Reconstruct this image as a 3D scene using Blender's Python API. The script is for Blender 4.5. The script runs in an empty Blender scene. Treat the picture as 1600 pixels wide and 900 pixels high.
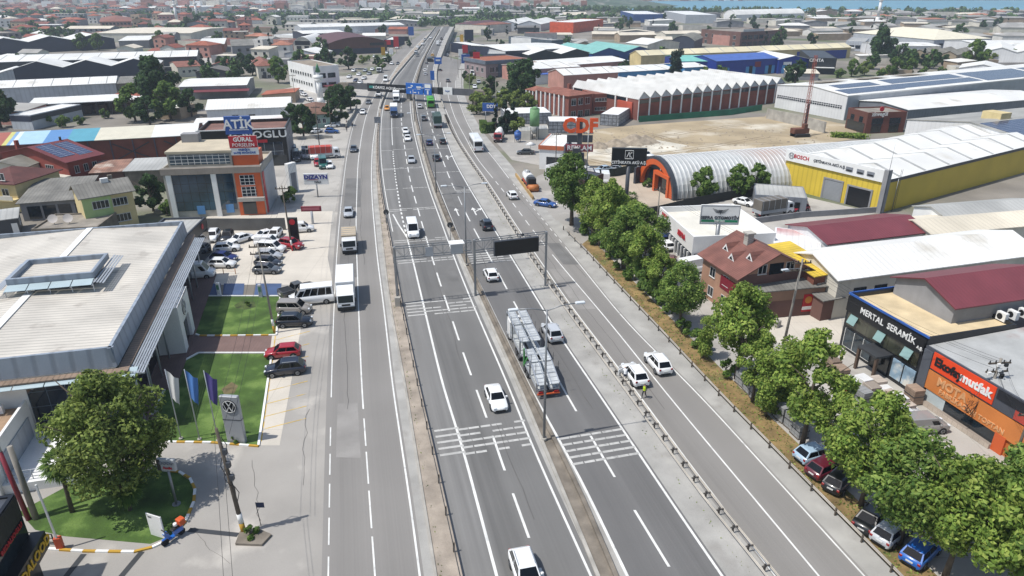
import bpy,bmesh,math,random
from math import sin,cos,tan,pi,radians as R,hypot,atan2
from mathutils import Vector,Matrix
random.seed(7)
C=bpy.context.scene.collection
S=bpy.context.scene
# ---------------------------------------------------------------- camera
CAM_H,F_PX,Y_HOR=40.0,1080.0,-25.0
PITCH=math.atan((450-Y_HOR)/F_PX)
cd=bpy.data.cameras.new('camera');cam=bpy.data.objects.new('camera',cd);C.objects.link(cam)
cam.location=(0,0,CAM_H);cam.rotation_euler=(pi/2-PITCH,0,0)
cd.sensor_width=36;cd.lens=F_PX*36/1600;cd.clip_start=.5;cd.clip_end=6000
S.camera=cam
# ---------------------------------------------------------------- sky, sun, exposure
SUN_EL,SUN_AZ=R(61),atan2(-.95,-.31)
sv=Vector((sin(SUN_AZ)*cos(SUN_EL),cos(SUN_AZ)*cos(SUN_EL),sin(SUN_EL)))
W=bpy.data.worlds.new('World');S.world=W;W.use_nodes=True
nt=W.node_tree;bg=nt.nodes['Background']
sk=nt.nodes.new('ShaderNodeTexSky');sk.sky_type='NISHITA';sk.sun_disc=False
sk.sun_elevation=SUN_EL;sk.sun_rotation=SUN_AZ;sk.air_density=1.2;sk.dust_density=1.5
nt.links.new(sk.outputs[0],bg.inputs[0]);bg.inputs[1].default_value=.124
sl=bpy.data.lights.new('sun','SUN');so=bpy.data.objects.new('sun',sl);C.objects.link(so)
sl.energy=4.3;sl.angle=R(.6);sl.color=(1,.965,.91)
so.rotation_euler=(-sv).to_track_quat('-Z','Y').to_euler();so.location=sv*400
S.view_settings.view_transform='Standard';S.view_settings.look='None'
HAZE_D=.00026
S.view_settings.exposure=0.12;S.view_settings.gamma=1;S.view_settings.use_curve_mapping=False
try:
    S.cycles.max_bounces=6;S.cycles.diffuse_bounces=3;S.cycles.glossy_bounces=3
    S.cycles.transmission_bounces=3;S.cycles.volume_bounces=0;S.cycles.transparent_max_bounces=6
except Exception:pass

# ---------------------------------------------------------------- helpers
def G(x,y,z=0.0):
    """ground point (height z) seen at photo pixel x, y"""
    u=(x-800)/F_PX;v=(450-y)/F_PX
    dy=cos(PITCH)+v*sin(PITCH);dz=-sin(PITCH)+v*cos(PITCH)
    t=(z-CAM_H)/dz
    return Vector((u*t,dy*t,z))
def HT(top,base):
    """height of a top pixel that stands above a base pixel"""
    b=G(*base);lo,hi=0,39
    for _ in range(40):
        m=(lo+hi)/2
        if G(top[0],top[1],m).y>b.y:lo=m
        else:hi=m
    return lo
def hexc(h):
    h=h.lstrip('#');o=[]
    for i in (0,2,4):
        c=int(h[i:i+2],16)/255
        o.append(c/12.92 if c<= .04045 else ((c+.055)/1.055)**2.4)
    return (*o,1)
_M={}
def mat(name,col,rough=.7,metal=0,var=.12,vs=.35,fine=.06,stripes=None,coat=0,spec=.5,bump=0,grid=None,alpha=None,tint=None,uvband=False,streak=0):
    """procedural surface: base colour with large stains, fine grain, ribs (stripes=(axis, period, dark)) or a line grid"""
    if name in _M:return _M[name]
    m=bpy.data.materials.new(name);m.use_nodes=True;_M[name]=m
    n=m.node_tree.nodes;l=m.node_tree.links;b=n['Principled BSDF']
    if isinstance(col,str):col=hexc(col)
    b.inputs['Roughness'].default_value=rough;b.inputs['Metallic'].default_value=metal
    b.inputs['Specular IOR Level'].default_value=spec
    b.inputs['Coat Weight'].default_value=coat;b.inputs['Coat Roughness'].default_value=.08
    tc=n.new('ShaderNodeTexCoord');cur=None
    def mixc(a,bcol,fac,mode='MIX'):
        x=n.new('ShaderNodeMix');x.data_type='RGBA';x.blend_type=mode
        if hasattr(fac,'is_output'):l.new(fac,x.inputs[0])
        else:x.inputs[0].default_value=fac
        for s,i in ((a,6),(bcol,7)):
            if hasattr(s,'is_output'):l.new(s,x.inputs[i])
            else:x.inputs[i].default_value=s
        return x.outputs[2]
    def noise(scale,detail=4,coord='Object',st=None):
        t=n.new('ShaderNodeTexNoise');t.inputs['Scale'].default_value=scale;t.inputs['Detail'].default_value=detail
        src=tc.outputs[coord]
        if st:
            mp=n.new('ShaderNodeMapping');mp.inputs['Scale'].default_value=st;l.new(src,mp.inputs[0]);src=mp.outputs[0]
        l.new(src,t.inputs['Vector']);return t.outputs['Fac']
    def ramp(src,a,b_):
        r=n.new('ShaderNodeMapRange');r.inputs[1].default_value=a;r.inputs[2].default_value=b_
        l.new(src,r.inputs[0]);return r.outputs[0]
    cur=col
    dark=tuple(c*(1-var*2)for c in col[:3])+(1,)
    lite=tuple(min(1,c*(1+var))for c in col[:3])+(1,)
    if var:cur=mixc(dark,lite,ramp(noise(vs),.3,.7))
    if tint:cur=mixc(cur,hexc(tint[0]),ramp(noise(tint[1],6),tint[2],tint[2]+.15))
    if streak:cur=mixc(cur,dark,ramp(noise(1,5,st=(.9,.9,.06)),.5,.5+.5/streak*.4))
    if fine:
        f2=mixc((1-fine*2,)*3+(1,),(1+fine,)*3+(1,),noise(9,3));cur=mixc(cur,f2,1,'MULTIPLY')
    bsrc=None
    if stripes:
        ax,per,dk=stripes
        sx=n.new('ShaderNodeSeparateXYZ');l.new(tc.outputs['Object'],sx.inputs[0])
        mt=n.new('ShaderNodeMath');mt.operation='MULTIPLY';mt.inputs[1].default_value=1/per;l.new(sx.outputs['xyz'.index(ax)],mt.inputs[0])
        fr=n.new('ShaderNodeMath');fr.operation='FRACT';l.new(mt.outputs[0],fr.inputs[0])
        pp=n.new('ShaderNodeMath');pp.operation='PINGPONG';pp.inputs[1].default_value=.5;l.new(fr.outputs[0],pp.inputs[0])
        rr=ramp(pp.outputs[0],.06,.2);bsrc=rr
        cur=mixc(mixc(cur,(1-dk,)*3+(1,),1,'MULTIPLY'),cur,rr)
    if grid:
        (px_,py_,w_,gc)=grid[:4];fs=[]
        sx=n.new('ShaderNodeSeparateXYZ');l.new(tc.outputs['Object'],sx.inputs[0])
        axs=grid[4]if len(grid)>4 else 'xy'
        for ax,per in ((axs[0],px_),(axs[1],py_)):
            mt=n.new('ShaderNodeMath');mt.operation='MULTIPLY';mt.inputs[1].default_value=1/per;l.new(sx.outputs['xyz'.index(ax)],mt.inputs[0])
            fr=n.new('ShaderNodeMath');fr.operation='FRACT';l.new(mt.outputs[0],fr.inputs[0])
            g=n.new('ShaderNodeMath');g.operation='LESS_THAN';g.inputs[1].default_value=w_/per;l.new(fr.outputs[0],g.inputs[0]);fs.append(g.outputs[0])
        mx=n.new('ShaderNodeMath');mx.operation='MAXIMUM';l.new(fs[0],mx.inputs[0]);l.new(fs[1],mx.inputs[1])
        cur=mixc(cur,hexc(gc),mx.outputs[0])
    if uvband:
        sx=n.new('ShaderNodeSeparateXYZ');l.new(tc.outputs['UV'],sx.inputs[0])
        cr=n.new('ShaderNodeValToRGB');e=cr.color_ramp;e.interpolation='EASE'
        for i,(p_,v_)in enumerate(uvband):
            el=e.elements[i]if i<2 else e.elements.new(p_)
            el.position=p_;el.color=(v_,v_,v_,1)
        l.new(sx.outputs[0],cr.inputs[0])
        nn=noise(1,6,'UV',(14,.03,1));k=mixc(cr.outputs[0],(1,1,1,1),ramp(nn,.35,.75))
        cur=mixc(cur,k,1,'MULTIPLY')
        n3=noise(1,5,'UV',(60,.012,1));cur=mixc(cur,mixc((.86,)*3+(1,),(1.06,)*3+(1,),n3),1,'MULTIPLY')
    if hasattr(cur,'is_output'):l.new(cur,b.inputs['Base Color'])
    else:b.inputs['Base Color'].default_value=cur
    if bump or bsrc:
        bp=n.new('ShaderNodeBump');bp.inputs['Strength'].default_value=bump or .25;bp.inputs['Distance'].default_value=.05
        l.new(bsrc if bsrc else noise(14,5),bp.inputs['Height']);l.new(bp.outputs[0],b.inputs['Normal'])
    return m
def paint(hexs,metal=0):
    return mat('paint_'+hexs.strip('#'),hexs,rough=.3,metal=metal,var=.04,fine=0,coat=.7)

class MB:
    def __init__(s):s.v=[];s.f=[];s.mi=[];s.sm=[]
    def add(s,vs,fs,mi=0,sm=False):
        o=len(s.v);s.v+=[tuple(v)for v in vs]
        for f in fs:s.f.append([i+o for i in f]);s.mi.append(mi);s.sm.append(sm)
        return s
    def box(s,x0,x1,y0,y1,z0,z1,mi=0):
        return s.add([(x0,y0,z0),(x1,y0,z0),(x1,y1,z0),(x0,y1,z0),(x0,y0,z1),(x1,y0,z1),(x1,y1,z1),(x0,y1,z1)],
                     [(3,2,1,0),(4,5,6,7),(0,1,5,4),(1,2,6,5),(2,3,7,6),(3,0,4,7)],mi)
    def bbox(s,x0,x1,y0,y1,z0,z1,b=.05,mi=0):
        """box with chamfered vertical edges and top rim"""
        P=[(x0+b,y0),(x1-b,y0),(x1,y0+b),(x1,y1-b),(x1-b,y1),(x0+b,y1),(x0,y1-b),(x0,y0+b)]
        cx,cy=(x0+x1)/2,(y0+y1)/2
        def ins(p):return (p[0]+(b if p[0]<cx else -b),p[1]+(b if p[1]<cy else -b))
        vs=[(*p,z0)for p in P]+[(*p,z1-b)for p in P]+[(*ins(p),z1)for p in P]
        fs=[tuple(range(7,-1,-1)),tuple(range(16,24))]
        for r in (0,8):
            for i in range(8):fs.append((r+i,r+(i+1)%8,r+8+(i+1)%8,r+8+i))
        return s.add(vs,fs,mi)
    def prism(s,pts,z0,z1,mi=0):
        n=len(pts)
        return s.add([(x,y,z0)for x,y in pts]+[(x,y,z1)for x,y in pts],
                     [tuple(range(n-1,-1,-1)),tuple(range(n,2*n))]+[(i,(i+1)%n,n+(i+1)%n,n+i)for i in range(n)],mi)
    def cyl(s,p0,p1,r0,r1=None,n=10,mi=0,cap=True,sm=True):
        r1=r0 if r1 is None else r1
        p0,p1=Vector(p0),Vector(p1);d=(p1-p0).normalized()
        a=d.orthogonal().normalized();b=d.cross(a)
        vs=[p0+(a*cos(2*pi*i/n)+b*sin(2*pi*i/n))*r0 for i in range(n)]+[p1+(a*cos(2*pi*i/n)+b*sin(2*pi*i/n))*r1 for i in range(n)]
        s.add(vs,[(i,(i+1)%n,n+(i+1)%n,n+i)for i in range(n)],mi,sm)
        if cap:s.add(vs,[tuple(range(n-1,-1,-1)),tuple(range(n,2*n))],mi)
        return s
    def tube(s,pts,r,n=6,mi=0):
        pts=[Vector(p)for p in pts];rs=r if isinstance(r,(list,tuple))else [r]*len(pts);vs=[]
        for i,p in enumerate(pts):
            d=(pts[min(i+1,len(pts)-1)]-pts[max(i-1,0)]).normalized()
            up=Vector((0,0,1))if abs(d.z)<.9 else Vector((1,0,0))
            a=d.cross(up).normalized();b=a.cross(d)
            vs+=[p+(a*cos(2*pi*k/n)+b*sin(2*pi*k/n))*rs[i]for k in range(n)]
        fs=[(i*n+k,i*n+(k+1)%n,(i+1)*n+(k+1)%n,(i+1)*n+k)for i in range(len(pts)-1)for k in range(n)]
        s.add(vs,fs,mi,True);m=len(pts)-1
        return s.add(vs,[tuple(range(n-1,-1,-1)),tuple(m*n+k for k in range(n))],mi)
    def quad(s,a,b,c,d,mi=0):return s.add([a,b,c,d],[(0,1,2,3)],mi)
    def bar(s,p0,p1,w,h=None,mi=0):
        p0,p1=Vector(p0),Vector(p1);h=h or w
        d=(p1-p0).normalized();up=Vector((0,0,1))if abs(d.z)<.95 else Vector((0,1,0))
        a=d.cross(up).normalized()*(w/2);b=a.normalized().cross(d)*(h/2)
        vs=[p+q for p in (p0,p1)for q in (-a-b,a-b,a+b,-a+b)]
        return s.add(vs,[(3,2,1,0),(4,5,6,7),(0,1,5,4),(1,2,6,5),(2,3,7,6),(3,0,4,7)],mi)
    def build(s,name,m,parent=None,fix=True):
        me=bpy.data.meshes.new(name);me.from_pydata(s.v,[],s.f)
        for x in (m if isinstance(m,(list,tuple))else [m]):me.materials.append(x)
        me.polygons.foreach_set('material_index',s.mi);me.polygons.foreach_set('use_smooth',s.sm)
        if fix and len(s.f)<6000:
            bm=bmesh.new();bm.from_mesh(me);bmesh.ops.remove_doubles(bm,verts=bm.verts,dist=1e-5)
            bmesh.ops.recalc_face_normals(bm,faces=bm.faces);bm.to_mesh(me);bm.free()
        me.update()
        o=bpy.data.objects.new(name,me);C.objects.link(o)
        if parent:o.parent=parent
        return o
def tag(o,label=None,cat=None,group=None,kind=None):
    if label:o['label']=label
    if cat:o['category']=cat
    if group:o['group']=group
    if kind:o['kind']=kind
    return o
def struct(o):o['kind']='structure';return o
def thing(name,label,cat,loc=(0,0,0),rz=0,group=None):
    o=bpy.data.objects.new(name,None);C.objects.link(o);o.location=loc;o.rotation_euler=(0,0,rz)
    o.empty_display_size=.3
    return tag(o,label,cat,group)
def copy_tree(o,parent=None):
    c=o.copy();C.objects.link(c)
    if parent:c.parent=parent
    for ch in list(o.children):copy_tree(ch,c)
    return c
def inst(src,name,parent,loc=(0,0,0),rz=0,m=None):
    o=bpy.data.objects.new(name,src.data if hasattr(src,'data')else src);C.objects.link(o)
    o.parent=parent;o.location=loc;o.rotation_euler=(0,0,rz)
    return o
def text(s,size,m,parent,loc,rot=(pi/2,0,0),name='lettering',ext=.04,bold=.0,align='CENTER',sx=1):
    c=bpy.data.curves.new(name,'FONT');c.body=s;c.size=size;c.extrude=ext;c.offset=bold
    c.align_x=align;c.align_y='CENTER';c.resolution_u=2
    t=bpy.data.objects.new(name,c);C.objects.link(t)
    me=bpy.data.meshes.new_from_object(t);bpy.data.objects.remove(t);bpy.data.curves.remove(c)
    me.materials.clear();me.materials.append(m)
    o=bpy.data.objects.new(name,me);C.objects.link(o);o.parent=parent;o.location=loc;o.rotation_euler=rot
    o.scale=(sx,1,1);return o
# ---------------------------------------------------------------- materials
white=mat('white_paint','#e4e4e2',.5,var=.05);roofw=mat('white_sheet_roof','#e2e1dc',.5,var=.07,vs=.08,stripes=('x',.9,.10),streak=.4,tint=('#bdb7aa',.13,.6))
roofg=mat('grey_sheet_roof','#a9a9a5',.6,var=.12,vs=.12,stripes=('x',.9,.14));roofc=mat('cream_sheet_roof','#d9cfae',.6,var=.08,vs=.1,stripes=('x',.9,.1))
roofwy=mat('white_sheet_roof_along','#e2e1dc',.5,var=.07,vs=.08,stripes=('y',.9,.10),tint=('#c6c1b5',.13,.6));roofgy=mat('grey_sheet_roof_along','#a3a29c',.6,var=.14,vs=.15,stripes=('y',.9,.14))
asb=mat('weathered_sheet_roof','#7c7a74',.85,var=.2,vs=.3,stripes=('x',.6,.2));asby=mat('weathered_sheet_roof_along','#858278',.85,var=.2,vs=.3,stripes=('y',.6,.2))
tile=mat('terracotta_tiles','#8c5a4b',.85,var=.16,vs=.5,stripes=('x',.35,.3));tiley=mat('terracotta_tiles_along','#7b5148',.85,var=.16,vs=.5,stripes=('y',.35,.3))
tiled=mat('brown_red_tiles','#5e3632',.85,var=.15,vs=.5,stripes=('x',.35,.25));redroof=mat('red_sheet_roof','#763a40',.5,var=.07,stripes=('x',.5,.2));redroofy=mat('red_sheet_roof_along','#763a40',.5,var=.07,stripes=('y',.5,.2))
yelroof=mat('yellow_sheet_roof','#d3b53e',.6,var=.12,vs=.5,stripes=('y',.6,.2));blueroof=mat('blue_sheet_roof','#4a68b0',.5,var=.08,stripes=('x',.8,.15));tealroof=mat('teal_sheet_roof','#7cc0b4',.5,var=.08,stripes=('x',.8,.12));tealroofy=mat('teal_sheet_roof_along','#7fb5ad',.5,var=.08,stripes=('y',.8,.12))
brownroof=mat('maroon_sheet_roof','#5b3a3c',.6,var=.1)
gravel=mat('gravel_roof','#8d867c',.9,var=.18,vs=.4);sand=mat('sandy_roof','#cbb894',.9,var=.12,vs=.4)
brick=mat('red_brick','#854c3d',.85,var=.14,vs=.4,grid=(.5,.22,.02,'#7a4a40','xz'));brickb=mat('brown_brick','#744336',.8,var=.1,vs=.3,grid=(1.2,.6,.03,'#5a362e','xz'))
navy=mat('navy_cladding','#252c40',.5,var=.1);black=mat('black_panel','#14161b',.35,var=.1);dgrey=mat('dark_grey_cladding','#3e4249',.5,var=.1)
mgrey=mat('grey_cladding','#7b7f86',.55,var=.08,stripes=('x',1.2,.12));lgrey=mat('pale_cladding','#b5bac0',.5,var=.07,stripes=('x',1.5,.12));lgreyy=mat('pale_cladding_along','#aab0b8',.5,var=.07,stripes=('y',1.3,.14))
whitew=mat('white_cladding','#d9dadb',.55,var=.06,vs=.2,stripes=('x',1.2,.06),streak=.3);cream=mat('cream_render','#cfbd8c',.85,var=.1,vs=.3,streak=.6);creamw=mat('pale_render','#cfcabd',.85,var=.1,vs=.25,streak=.5)
green_r=mat('pistachio_render','#a9c083',.85,var=.08,streak=.4);pinkr=mat('pink_render','#b58579',.85,var=.1,streak=.3);grey_r=mat('grey_render','#8b8b8d',.85,var=.12,streak=.3);brownr=mat('brown_render','#6d5048',.85,var=.12);mauve=mat('mauve_render','#8f7f80',.85,var=.06,streak=.3)
blue_c=mat('blue_cladding','#1d3a92',.5,var=.08,stripes=('x',.8,.12));sky_c=mat('pale_blue_cladding','#4d92c4',.5,var=.08);yel_c=mat('yellow_cladding','#d2b740',.55,var=.05,vs=.2,stripes=('x',1.1,.16));yel_cy=mat('yellow_cladding_along','#d2b740',.55,var=.05,vs=.2,stripes=('y',1.1,.16));orange=mat('orange_panel','#c65a2a',.45,var=.05);orange2=mat('faded_orange_panel','#c87a3e',.5,var=.07,streak=.2)
red=mat('red_panel','#b3202c',.45,var=.05);bluep=mat('blue_panel','#2a559d',.45,var=.04);signblue=mat('road_sign_blue','#1d63b8',.4,var=.03);crimson=mat('dark_red_panel','#7c2230',.45,var=.05)
glass=mat('dark_window_glass','#1a242b',.08,var=.25,vs=.5,fine=0,spec=.8);glassb=mat('blue_facade_glass','#30495c',.07,var=.3,vs=.25,fine=0,spec=.9,grid=(1.5,1.7,.07,'#12181d','xz'));glassd=mat('dark_facade_glass','#171d24',.08,var=.3,vs=.3,fine=0,spec=.9,grid=(1.6,1.6,.06,'#4b5660','xz'));glassdy=mat('dark_facade_glass_along','#171e26',.08,var=.3,vs=.3,fine=0,spec=.9,grid=(2.2,1.5,.07,'#6a747c','yz'))
frame=mat('window_frame','#c9c9c6',.5,var=.03);dframe=mat('dark_frame','#2c2e31',.5,var=.05)
solar=mat('solar_panels','#38405c',.18,var=.08,grid=(1.05,1.9,.06,'#9aa0ad'),spec=.7);solary=solar
steel=mat('galvanised_steel','#8d9093',.45,metal=.5,var=.1);steeld=mat('dark_steel','#4a4c4f',.5,metal=.4,var=.1);rust=mat('rusty_steel','#6d4433',.8,var=.2);alu=mat('bright_aluminium','#b4b9bf',.35,metal=.4,var=.06)
conc=mat('weathered_concrete','#a7a39b',.9,var=.14,vs=.5,fine=.08,streak=.3);concd=mat('dirty_concrete','#7d756a',.95,var=.2,vs=.6,fine=.1);wood=mat('grey_timber','#5f564c',.9,var=.2,vs=2)
tyre=mat('black_rubber','#15151a',.9,var=.1,fine=0);rim=mat('wheel_rim','#9a9da1',.3,metal=.6,var=.05,fine=0);carglass=mat('car_glass','#0c1014',.04,var=.1,fine=0,spec=.4);lampw=mat('headlight_glass','#cfd4d8',.15,var=.02,fine=0);lampr=mat('tail_light_red','#8e1618',.25,var=.05,fine=0);plast=mat('black_plastic','#1d1e20',.6,var=.1,fine=0)
# ---------------------------------------------------------------- road lines, read as pixels and laid on the ground
def zroad(py):t=min(1,max(0,(112-py)/38));return 4.5*t*t*(3-2*t)
class Line:
    def __init__(s,pts,up=True):
        w=sorted([G(x,y,zroad(y)if up else 0)for x,y in pts],key=lambda p:p.y)
        s.Y=[p.y for p in w];s.X=[p.x for p in w];s.Z=[p.z for p in w]
    def _i(s,A,y):
        Y=s.Y
        if y<= Y[0]:i=0
        elif y>= Y[-1]:i=len(Y)-2
        else:
            i=max(k for k in range(len(Y)-1)if Y[k]<= y)
        return A[i]+(A[i+1]-A[i])*(y-Y[i])/(Y[i+1]-Y[i])
    def x(s,y):
        w=max(3,y*.1)
        return sum(s._i(s.X,y+w*k/3)*q for k,q in ((-3,.5),(-2,1),(-1,1.5),(0,2),(1,1.5),(2,1),(3,.5)))/8
    def z(s,y):
        w=max(3,y*.1);return max(0,sum(s._i(s.Z,y+w*k/2)for k in (-2,-1,0,1,2))/5)if y>250 else 0
    def p(s,y,dz=0):return Vector((s.x(y),y,s.z(y)+dz))
    def d(s,y):a,b=s.p(y-2),s.p(y+2);return (b-a).normalized()
# ---------------------------------------------------------------- ground, water, far hills
groundm=mat('urban_ground','#857f76',.95,var=.2,vs=.06,fine=.08,tint=('#5a6442',.022,.5))
lotm=mat('lot_concrete','#aaa69f',.92,var=.1,vs=.12,fine=.06,tint=('#8f8b85',.25,.56),grid=(6.3,5.7,.05,'#8b8781'))
lotl=mat('pale_lot_concrete','#c3bcb0',.92,var=.07,vs=.2,fine=.05,grid=(5.1,4.7,.04,'#a39c92'))
dirt=mat('bare_soil','#a8987c',.98,var=.14,vs=.08,fine=.1,tint=('#cfc8b8',.05,.52),bump=.3)
drygrass=mat('dry_grass_ground','#8a744c',.98,var=.25,vs=.6,fine=.12,tint=('#5d6038',.4,.55),bump=.5)
lawn=mat('lawn_grass','#4a6727',.95,var=.24,vs=.35,fine=.25,tint=('#6b8440',.35,.5),bump=.6)
pave=mat('brown_paving','#76605a',.9,var=.1,vs=.4,grid=(.4,.2,.02,'#5c4a46'))
asph=mat('worn_asphalt','#85827e',.9,var=.06,vs=.06,fine=.05,uvband=[(0,1.05),(.2,.88),(.38,.97),(.5,1.04),(.68,.9),(.85,.96),(1,1.08)])
asphm=mat('dark_asphalt','#706f6d',.88,var=.06,vs=.08,fine=.05,uvband=[(0,1.3),(.25,1.26),(.33,.78),(.46,.72),(.6,1.02),(.72,.9),(1,1.06)])
asphr=mat('motorway_asphalt','#6b6a69',.88,var=.05,vs=.08,fine=.05,uvband=[(0,1.02),(.18,.9),(.36,.98),(.5,1.12),(.62,.86),(.8,.84),(1,.95)])
asphp=mat('patched_asphalt','#9b9791',.92,var=.1,vs=.12,fine=.06,tint=('#b3aea6',.2,.55))
should=mat('pale_shoulder','#a19f9a',.92,var=.12,vs=.3,fine=.07,tint=('#8f8c87',.35,.57));verge=mat('gritty_verge','#a2978a',.97,var=.18,vs=.5,fine=.12,bump=.4)
bar_w=mat('worn_bar_paint','#b4b3af',.75,var=.1,vs=.9,tint=('#8b8a88',1.6,.56))
line_w=mat('road_paint','#d8d8d4',.7,var=.08,vs=.8,tint=('#a9a9a6',1.3,.62));line_y=mat('faded_yellow_paint','#c9a955',.8,var=.15,vs=.8,tint=('#a9a39a',1.2,.5))

def sheet(name,pts,z,m,kind='structure'):
    mb=MB();mb.add([(p[0],p[1],z)for p in pts],[tuple(range(len(pts)))])
    o=mb.build(name,m,fix=False);o['kind']=kind
    if o.data.polygons[0].normal.z<0:o.data.flip_normals()
    return o
def pxs(pts,z=0):return [G(x,y,z)for x,y in pts]
mb=MB();N=24
gx=[-1500+i*3000/N for i in range(N+1)];gy=[-60+i*2360/N for i in range(N+1)]
mb.add([(x,y,-.02)for y in gy for x in gx],[(j*(N+1)+i,j*(N+1)+i+1,(j+1)*(N+1)+i+1,(j+1)*(N+1)+i)for j in range(N)for i in range(N)])
struct(mb.build('ground',groundm,fix=False))
seam=mat('sea_water','#5f97ad',.35,var=.06,vs=.004,fine=.02,spec=.3)
sheet('sea',[(90,1290),(260,1215),(500,1190),(1000,1180),(1480,1200),(1480,2150),(500,1950),(330,1900),(200,1750),(130,1500)],.02,seam)
hillm=mat('wooded_hill','#4c5f4c',.95,var=.25,vs=.02,tint=('#a9a29a',.06,.56))
mb=MB();hx,hy=60,10
def hz(x,y):
    t=(y-1300)/700;b=max(0,min(1,t));left=1 if x<200 else max(0,1-(x-200)/150)
    far=max(0,min(1,(y-1990)/200))
    n=.6+.4*sin(x*.006+1.3)+.25*sin(x*.017)+.12*sin(x*.05+y*.02)
    return 46*n*max(b*left,far*.8)-.6
vs=[(-1490+2980*i/hx,1300+980*j/hy,hz(-1490+2980*i/hx,1300+980*j/hy))for j in range(hy+1)for i in range(hx+1)]
mb.add(vs,[(j*(hx+1)+i,j*(hx+1)+i+1,(j+1)*(hx+1)+i+1,(j+1)*(hx+1)+i)for j in range(hy)for i in range(hx)],0,True)
struct(mb.build('hills',hillm,fix=False))

# ---------------------------------------------------------------- the roads
L=dict(
 s0=[(513,900),(516,700),(518,600),(521,500),(526,400),(530,350),(534,305),(542,242),(549,207),(557,180),(571,160),(586,130),(605,96),(622,80),(640,66),(656,55),(664,50)],
 s1=[(586,900),(580,817),(565,600),(560,475),(556,352),(557,320),(559,255),(566,205),(572,180),(582,155),(596,130),(614,100),(630,82)],
 s2=[(656,900),(643,800),(613,600),(600,482),(589,400),(581,310),(580,267),(582,225),(587,195),(593,160),(604,130),(621,102),(638,82),(652,68),(664,57),(670,52)],
 s3=[(681,900),(633,600),(610,480),(600,400),(590,310),(587,267),(587,225),(590,195),(595,160),(606,130),(623,102),(640,82),(654,68),(666,57),(672,52)],
 h0=[(723,900),(678,700),(655,600),(626,462),(617,405),(602,330),(595,287),(591,242),(592,200),(595,168),(603,149),(613,126),(639,96),(655,76),(668,60),(674,52)],
 h1=[(776,900),(723,700),(691,600),(644,402),(636,372),(626,330),(620,292),(615,255),(612,205),(612,175),(617,150),(627,122),(645,96),(660,76),(671,60),(676,52)],
 h2=[(848,900),(820,823),(783,720),(755,637),(730,571),(705,495),(685,435),(664,366),(650,316),(640,281),(630,215),(626,180),(628,150),(637,123),(648,100),(660,80),(671,63),(678,52)],
 h3=[(923,900),(873,790),(830,693),(793,600),(735,467),(711,407),(685,335),(669,292),(655,242),(646,205),(642,180),(640,155),(644,130),(655,100),(665,80),(676,62),(683,51)],
 m0=[(936,900),(880,765),(811,600),(745,455),(718,395),(692,335),(676,292),(660,235),(650,195),(645,165),(643,150),(647,130),(657,100),(667,80),(677,62),(684,51)],
 m1=[(960,900),(903,765),(824,607),(755,462),(727,400),(699,335),(681,290),(664,235),(653,195),(648,165),(647,150),(651,130),(660,100),(669,80),(679,62),(685,51)],
 r0=[(980,900),(908,750),(825,600),(755,455),(732,407),(700,330),(680,280),(665,235),(656,200),(650,168),(649,143),(652,123),(661,98),(670,80),(680,62),(687,51)],
 r1=[(1054,900),(991,797),(958,742),(897,637),(812,489),(775,420),(736,350),(714,305),(698,268),(680,218),(670,186),(663,157),(663,136),(666,111),(674,83),(688,58),(692,51)],
 r2=[(1128,900),(1066,810),(925,600),(877,530),(800,404),(770,355),(732,292),(707,247),(691,202),(685,180),(679,148),(676,125),(677,104),(684,83),(692,63),(698,51)],
 r3=[(1170,900),(1120,828),(980,640),(925,560),(853,460),(815,401),(780,345),(750,295),(726,256),(702,210),(690,180),(682,148),(679,122),(680,104),(687,83),(695,63),(701,51)],
 b=[(1198,900),(1096,773),(985,620),(952,575),(882,480),(829,405),(790,340),(760,292),(732,252),(710,217),(696,183),(686,155),(682,138),(679,118),(683,102),(690,83),(698,63),(704,51)],
 g1=[(1211,900),(1066,710),(1002,622),(886,470),(839,400),(798,340),(768,292),(739,252),(716,217),(701,183),(690,155),(686,138),(690,118),(700,95),(712,78)],
 g2=[(1279,900),(1066,645),(1047,622),(955,507),(864,400),(825,350),(790,302),(742,245),(725,210),(711,187),(698,143),(700,120),(709,98),(719,80)],
 g3=[(1350,900),(1097,622),(975,500),(895,400),(870,370),(840,333),(797,282),(770,245),(739,211),(724,179),(711,140),(712,120),(719,100),(728,82)],
 g4=[(1393,900),(1122,622),(1017,507),(940,425),(905,385),(868,350),(826,300),(792,252),(754,211),(736,179),(722,145),(722,122),(729,101),(737,83)],
)
low=('s0','s1','s2','g1','g2','g3','g4')
L={k:Line(v,k not in low)for k,v in L.items()}
YS=[16]
while YS[-1]<680:YS.append(YS[-1]+max(2.2,YS[-1]*.035))
def strip(name,a,b,y0,y1,m,dz,oa=0,ob=0,n=8):
    mb=MB();ys=[y for y in YS if y0<= y<= y1];vs=[];uv=[]
    for y in ys:
        p,q=L[a].p(y,dz),L[b].p(y,dz);p.x+=oa;q.x+=ob
        for k in range(n+1):vs.append(p.lerp(q,k/n));uv.append((k/n,y))
    fs=[(j*(n+1)+k,j*(n+1)+k+1,(j+1)*(n+1)+k+1,(j+1)*(n+1)+k)for j in range(len(ys)-1)for k in range(n)]
    mb.add(vs,fs);o=mb.build(name,m,fix=False);ul=o.data.uv_layers.new(name='UVMap')
    for lp in o.data.loops:ul.data[lp.index].uv=uv[lp.vertex_index]
    return struct(o)
YMAX=690
strip('service_road','s0','s2',16,YMAX,asph,.008,-.5,.3)
strip('road_shoulder','s2','s3',16,YMAX,should,.012,.3,0,2)
strip('verge','s3','h0',16,YMAX,verge,.016,0,0,3)
strip('motorway_carriageway','h0','h3',16,YMAX,asphm,.02,0,.5,10)
strip('motorway_shoulder','h3','m0',16,YMAX,should,.024,.5,0,2)
strip('drain_channel','m0','m1',16,YMAX,concd,.028,0,0,2)
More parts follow.
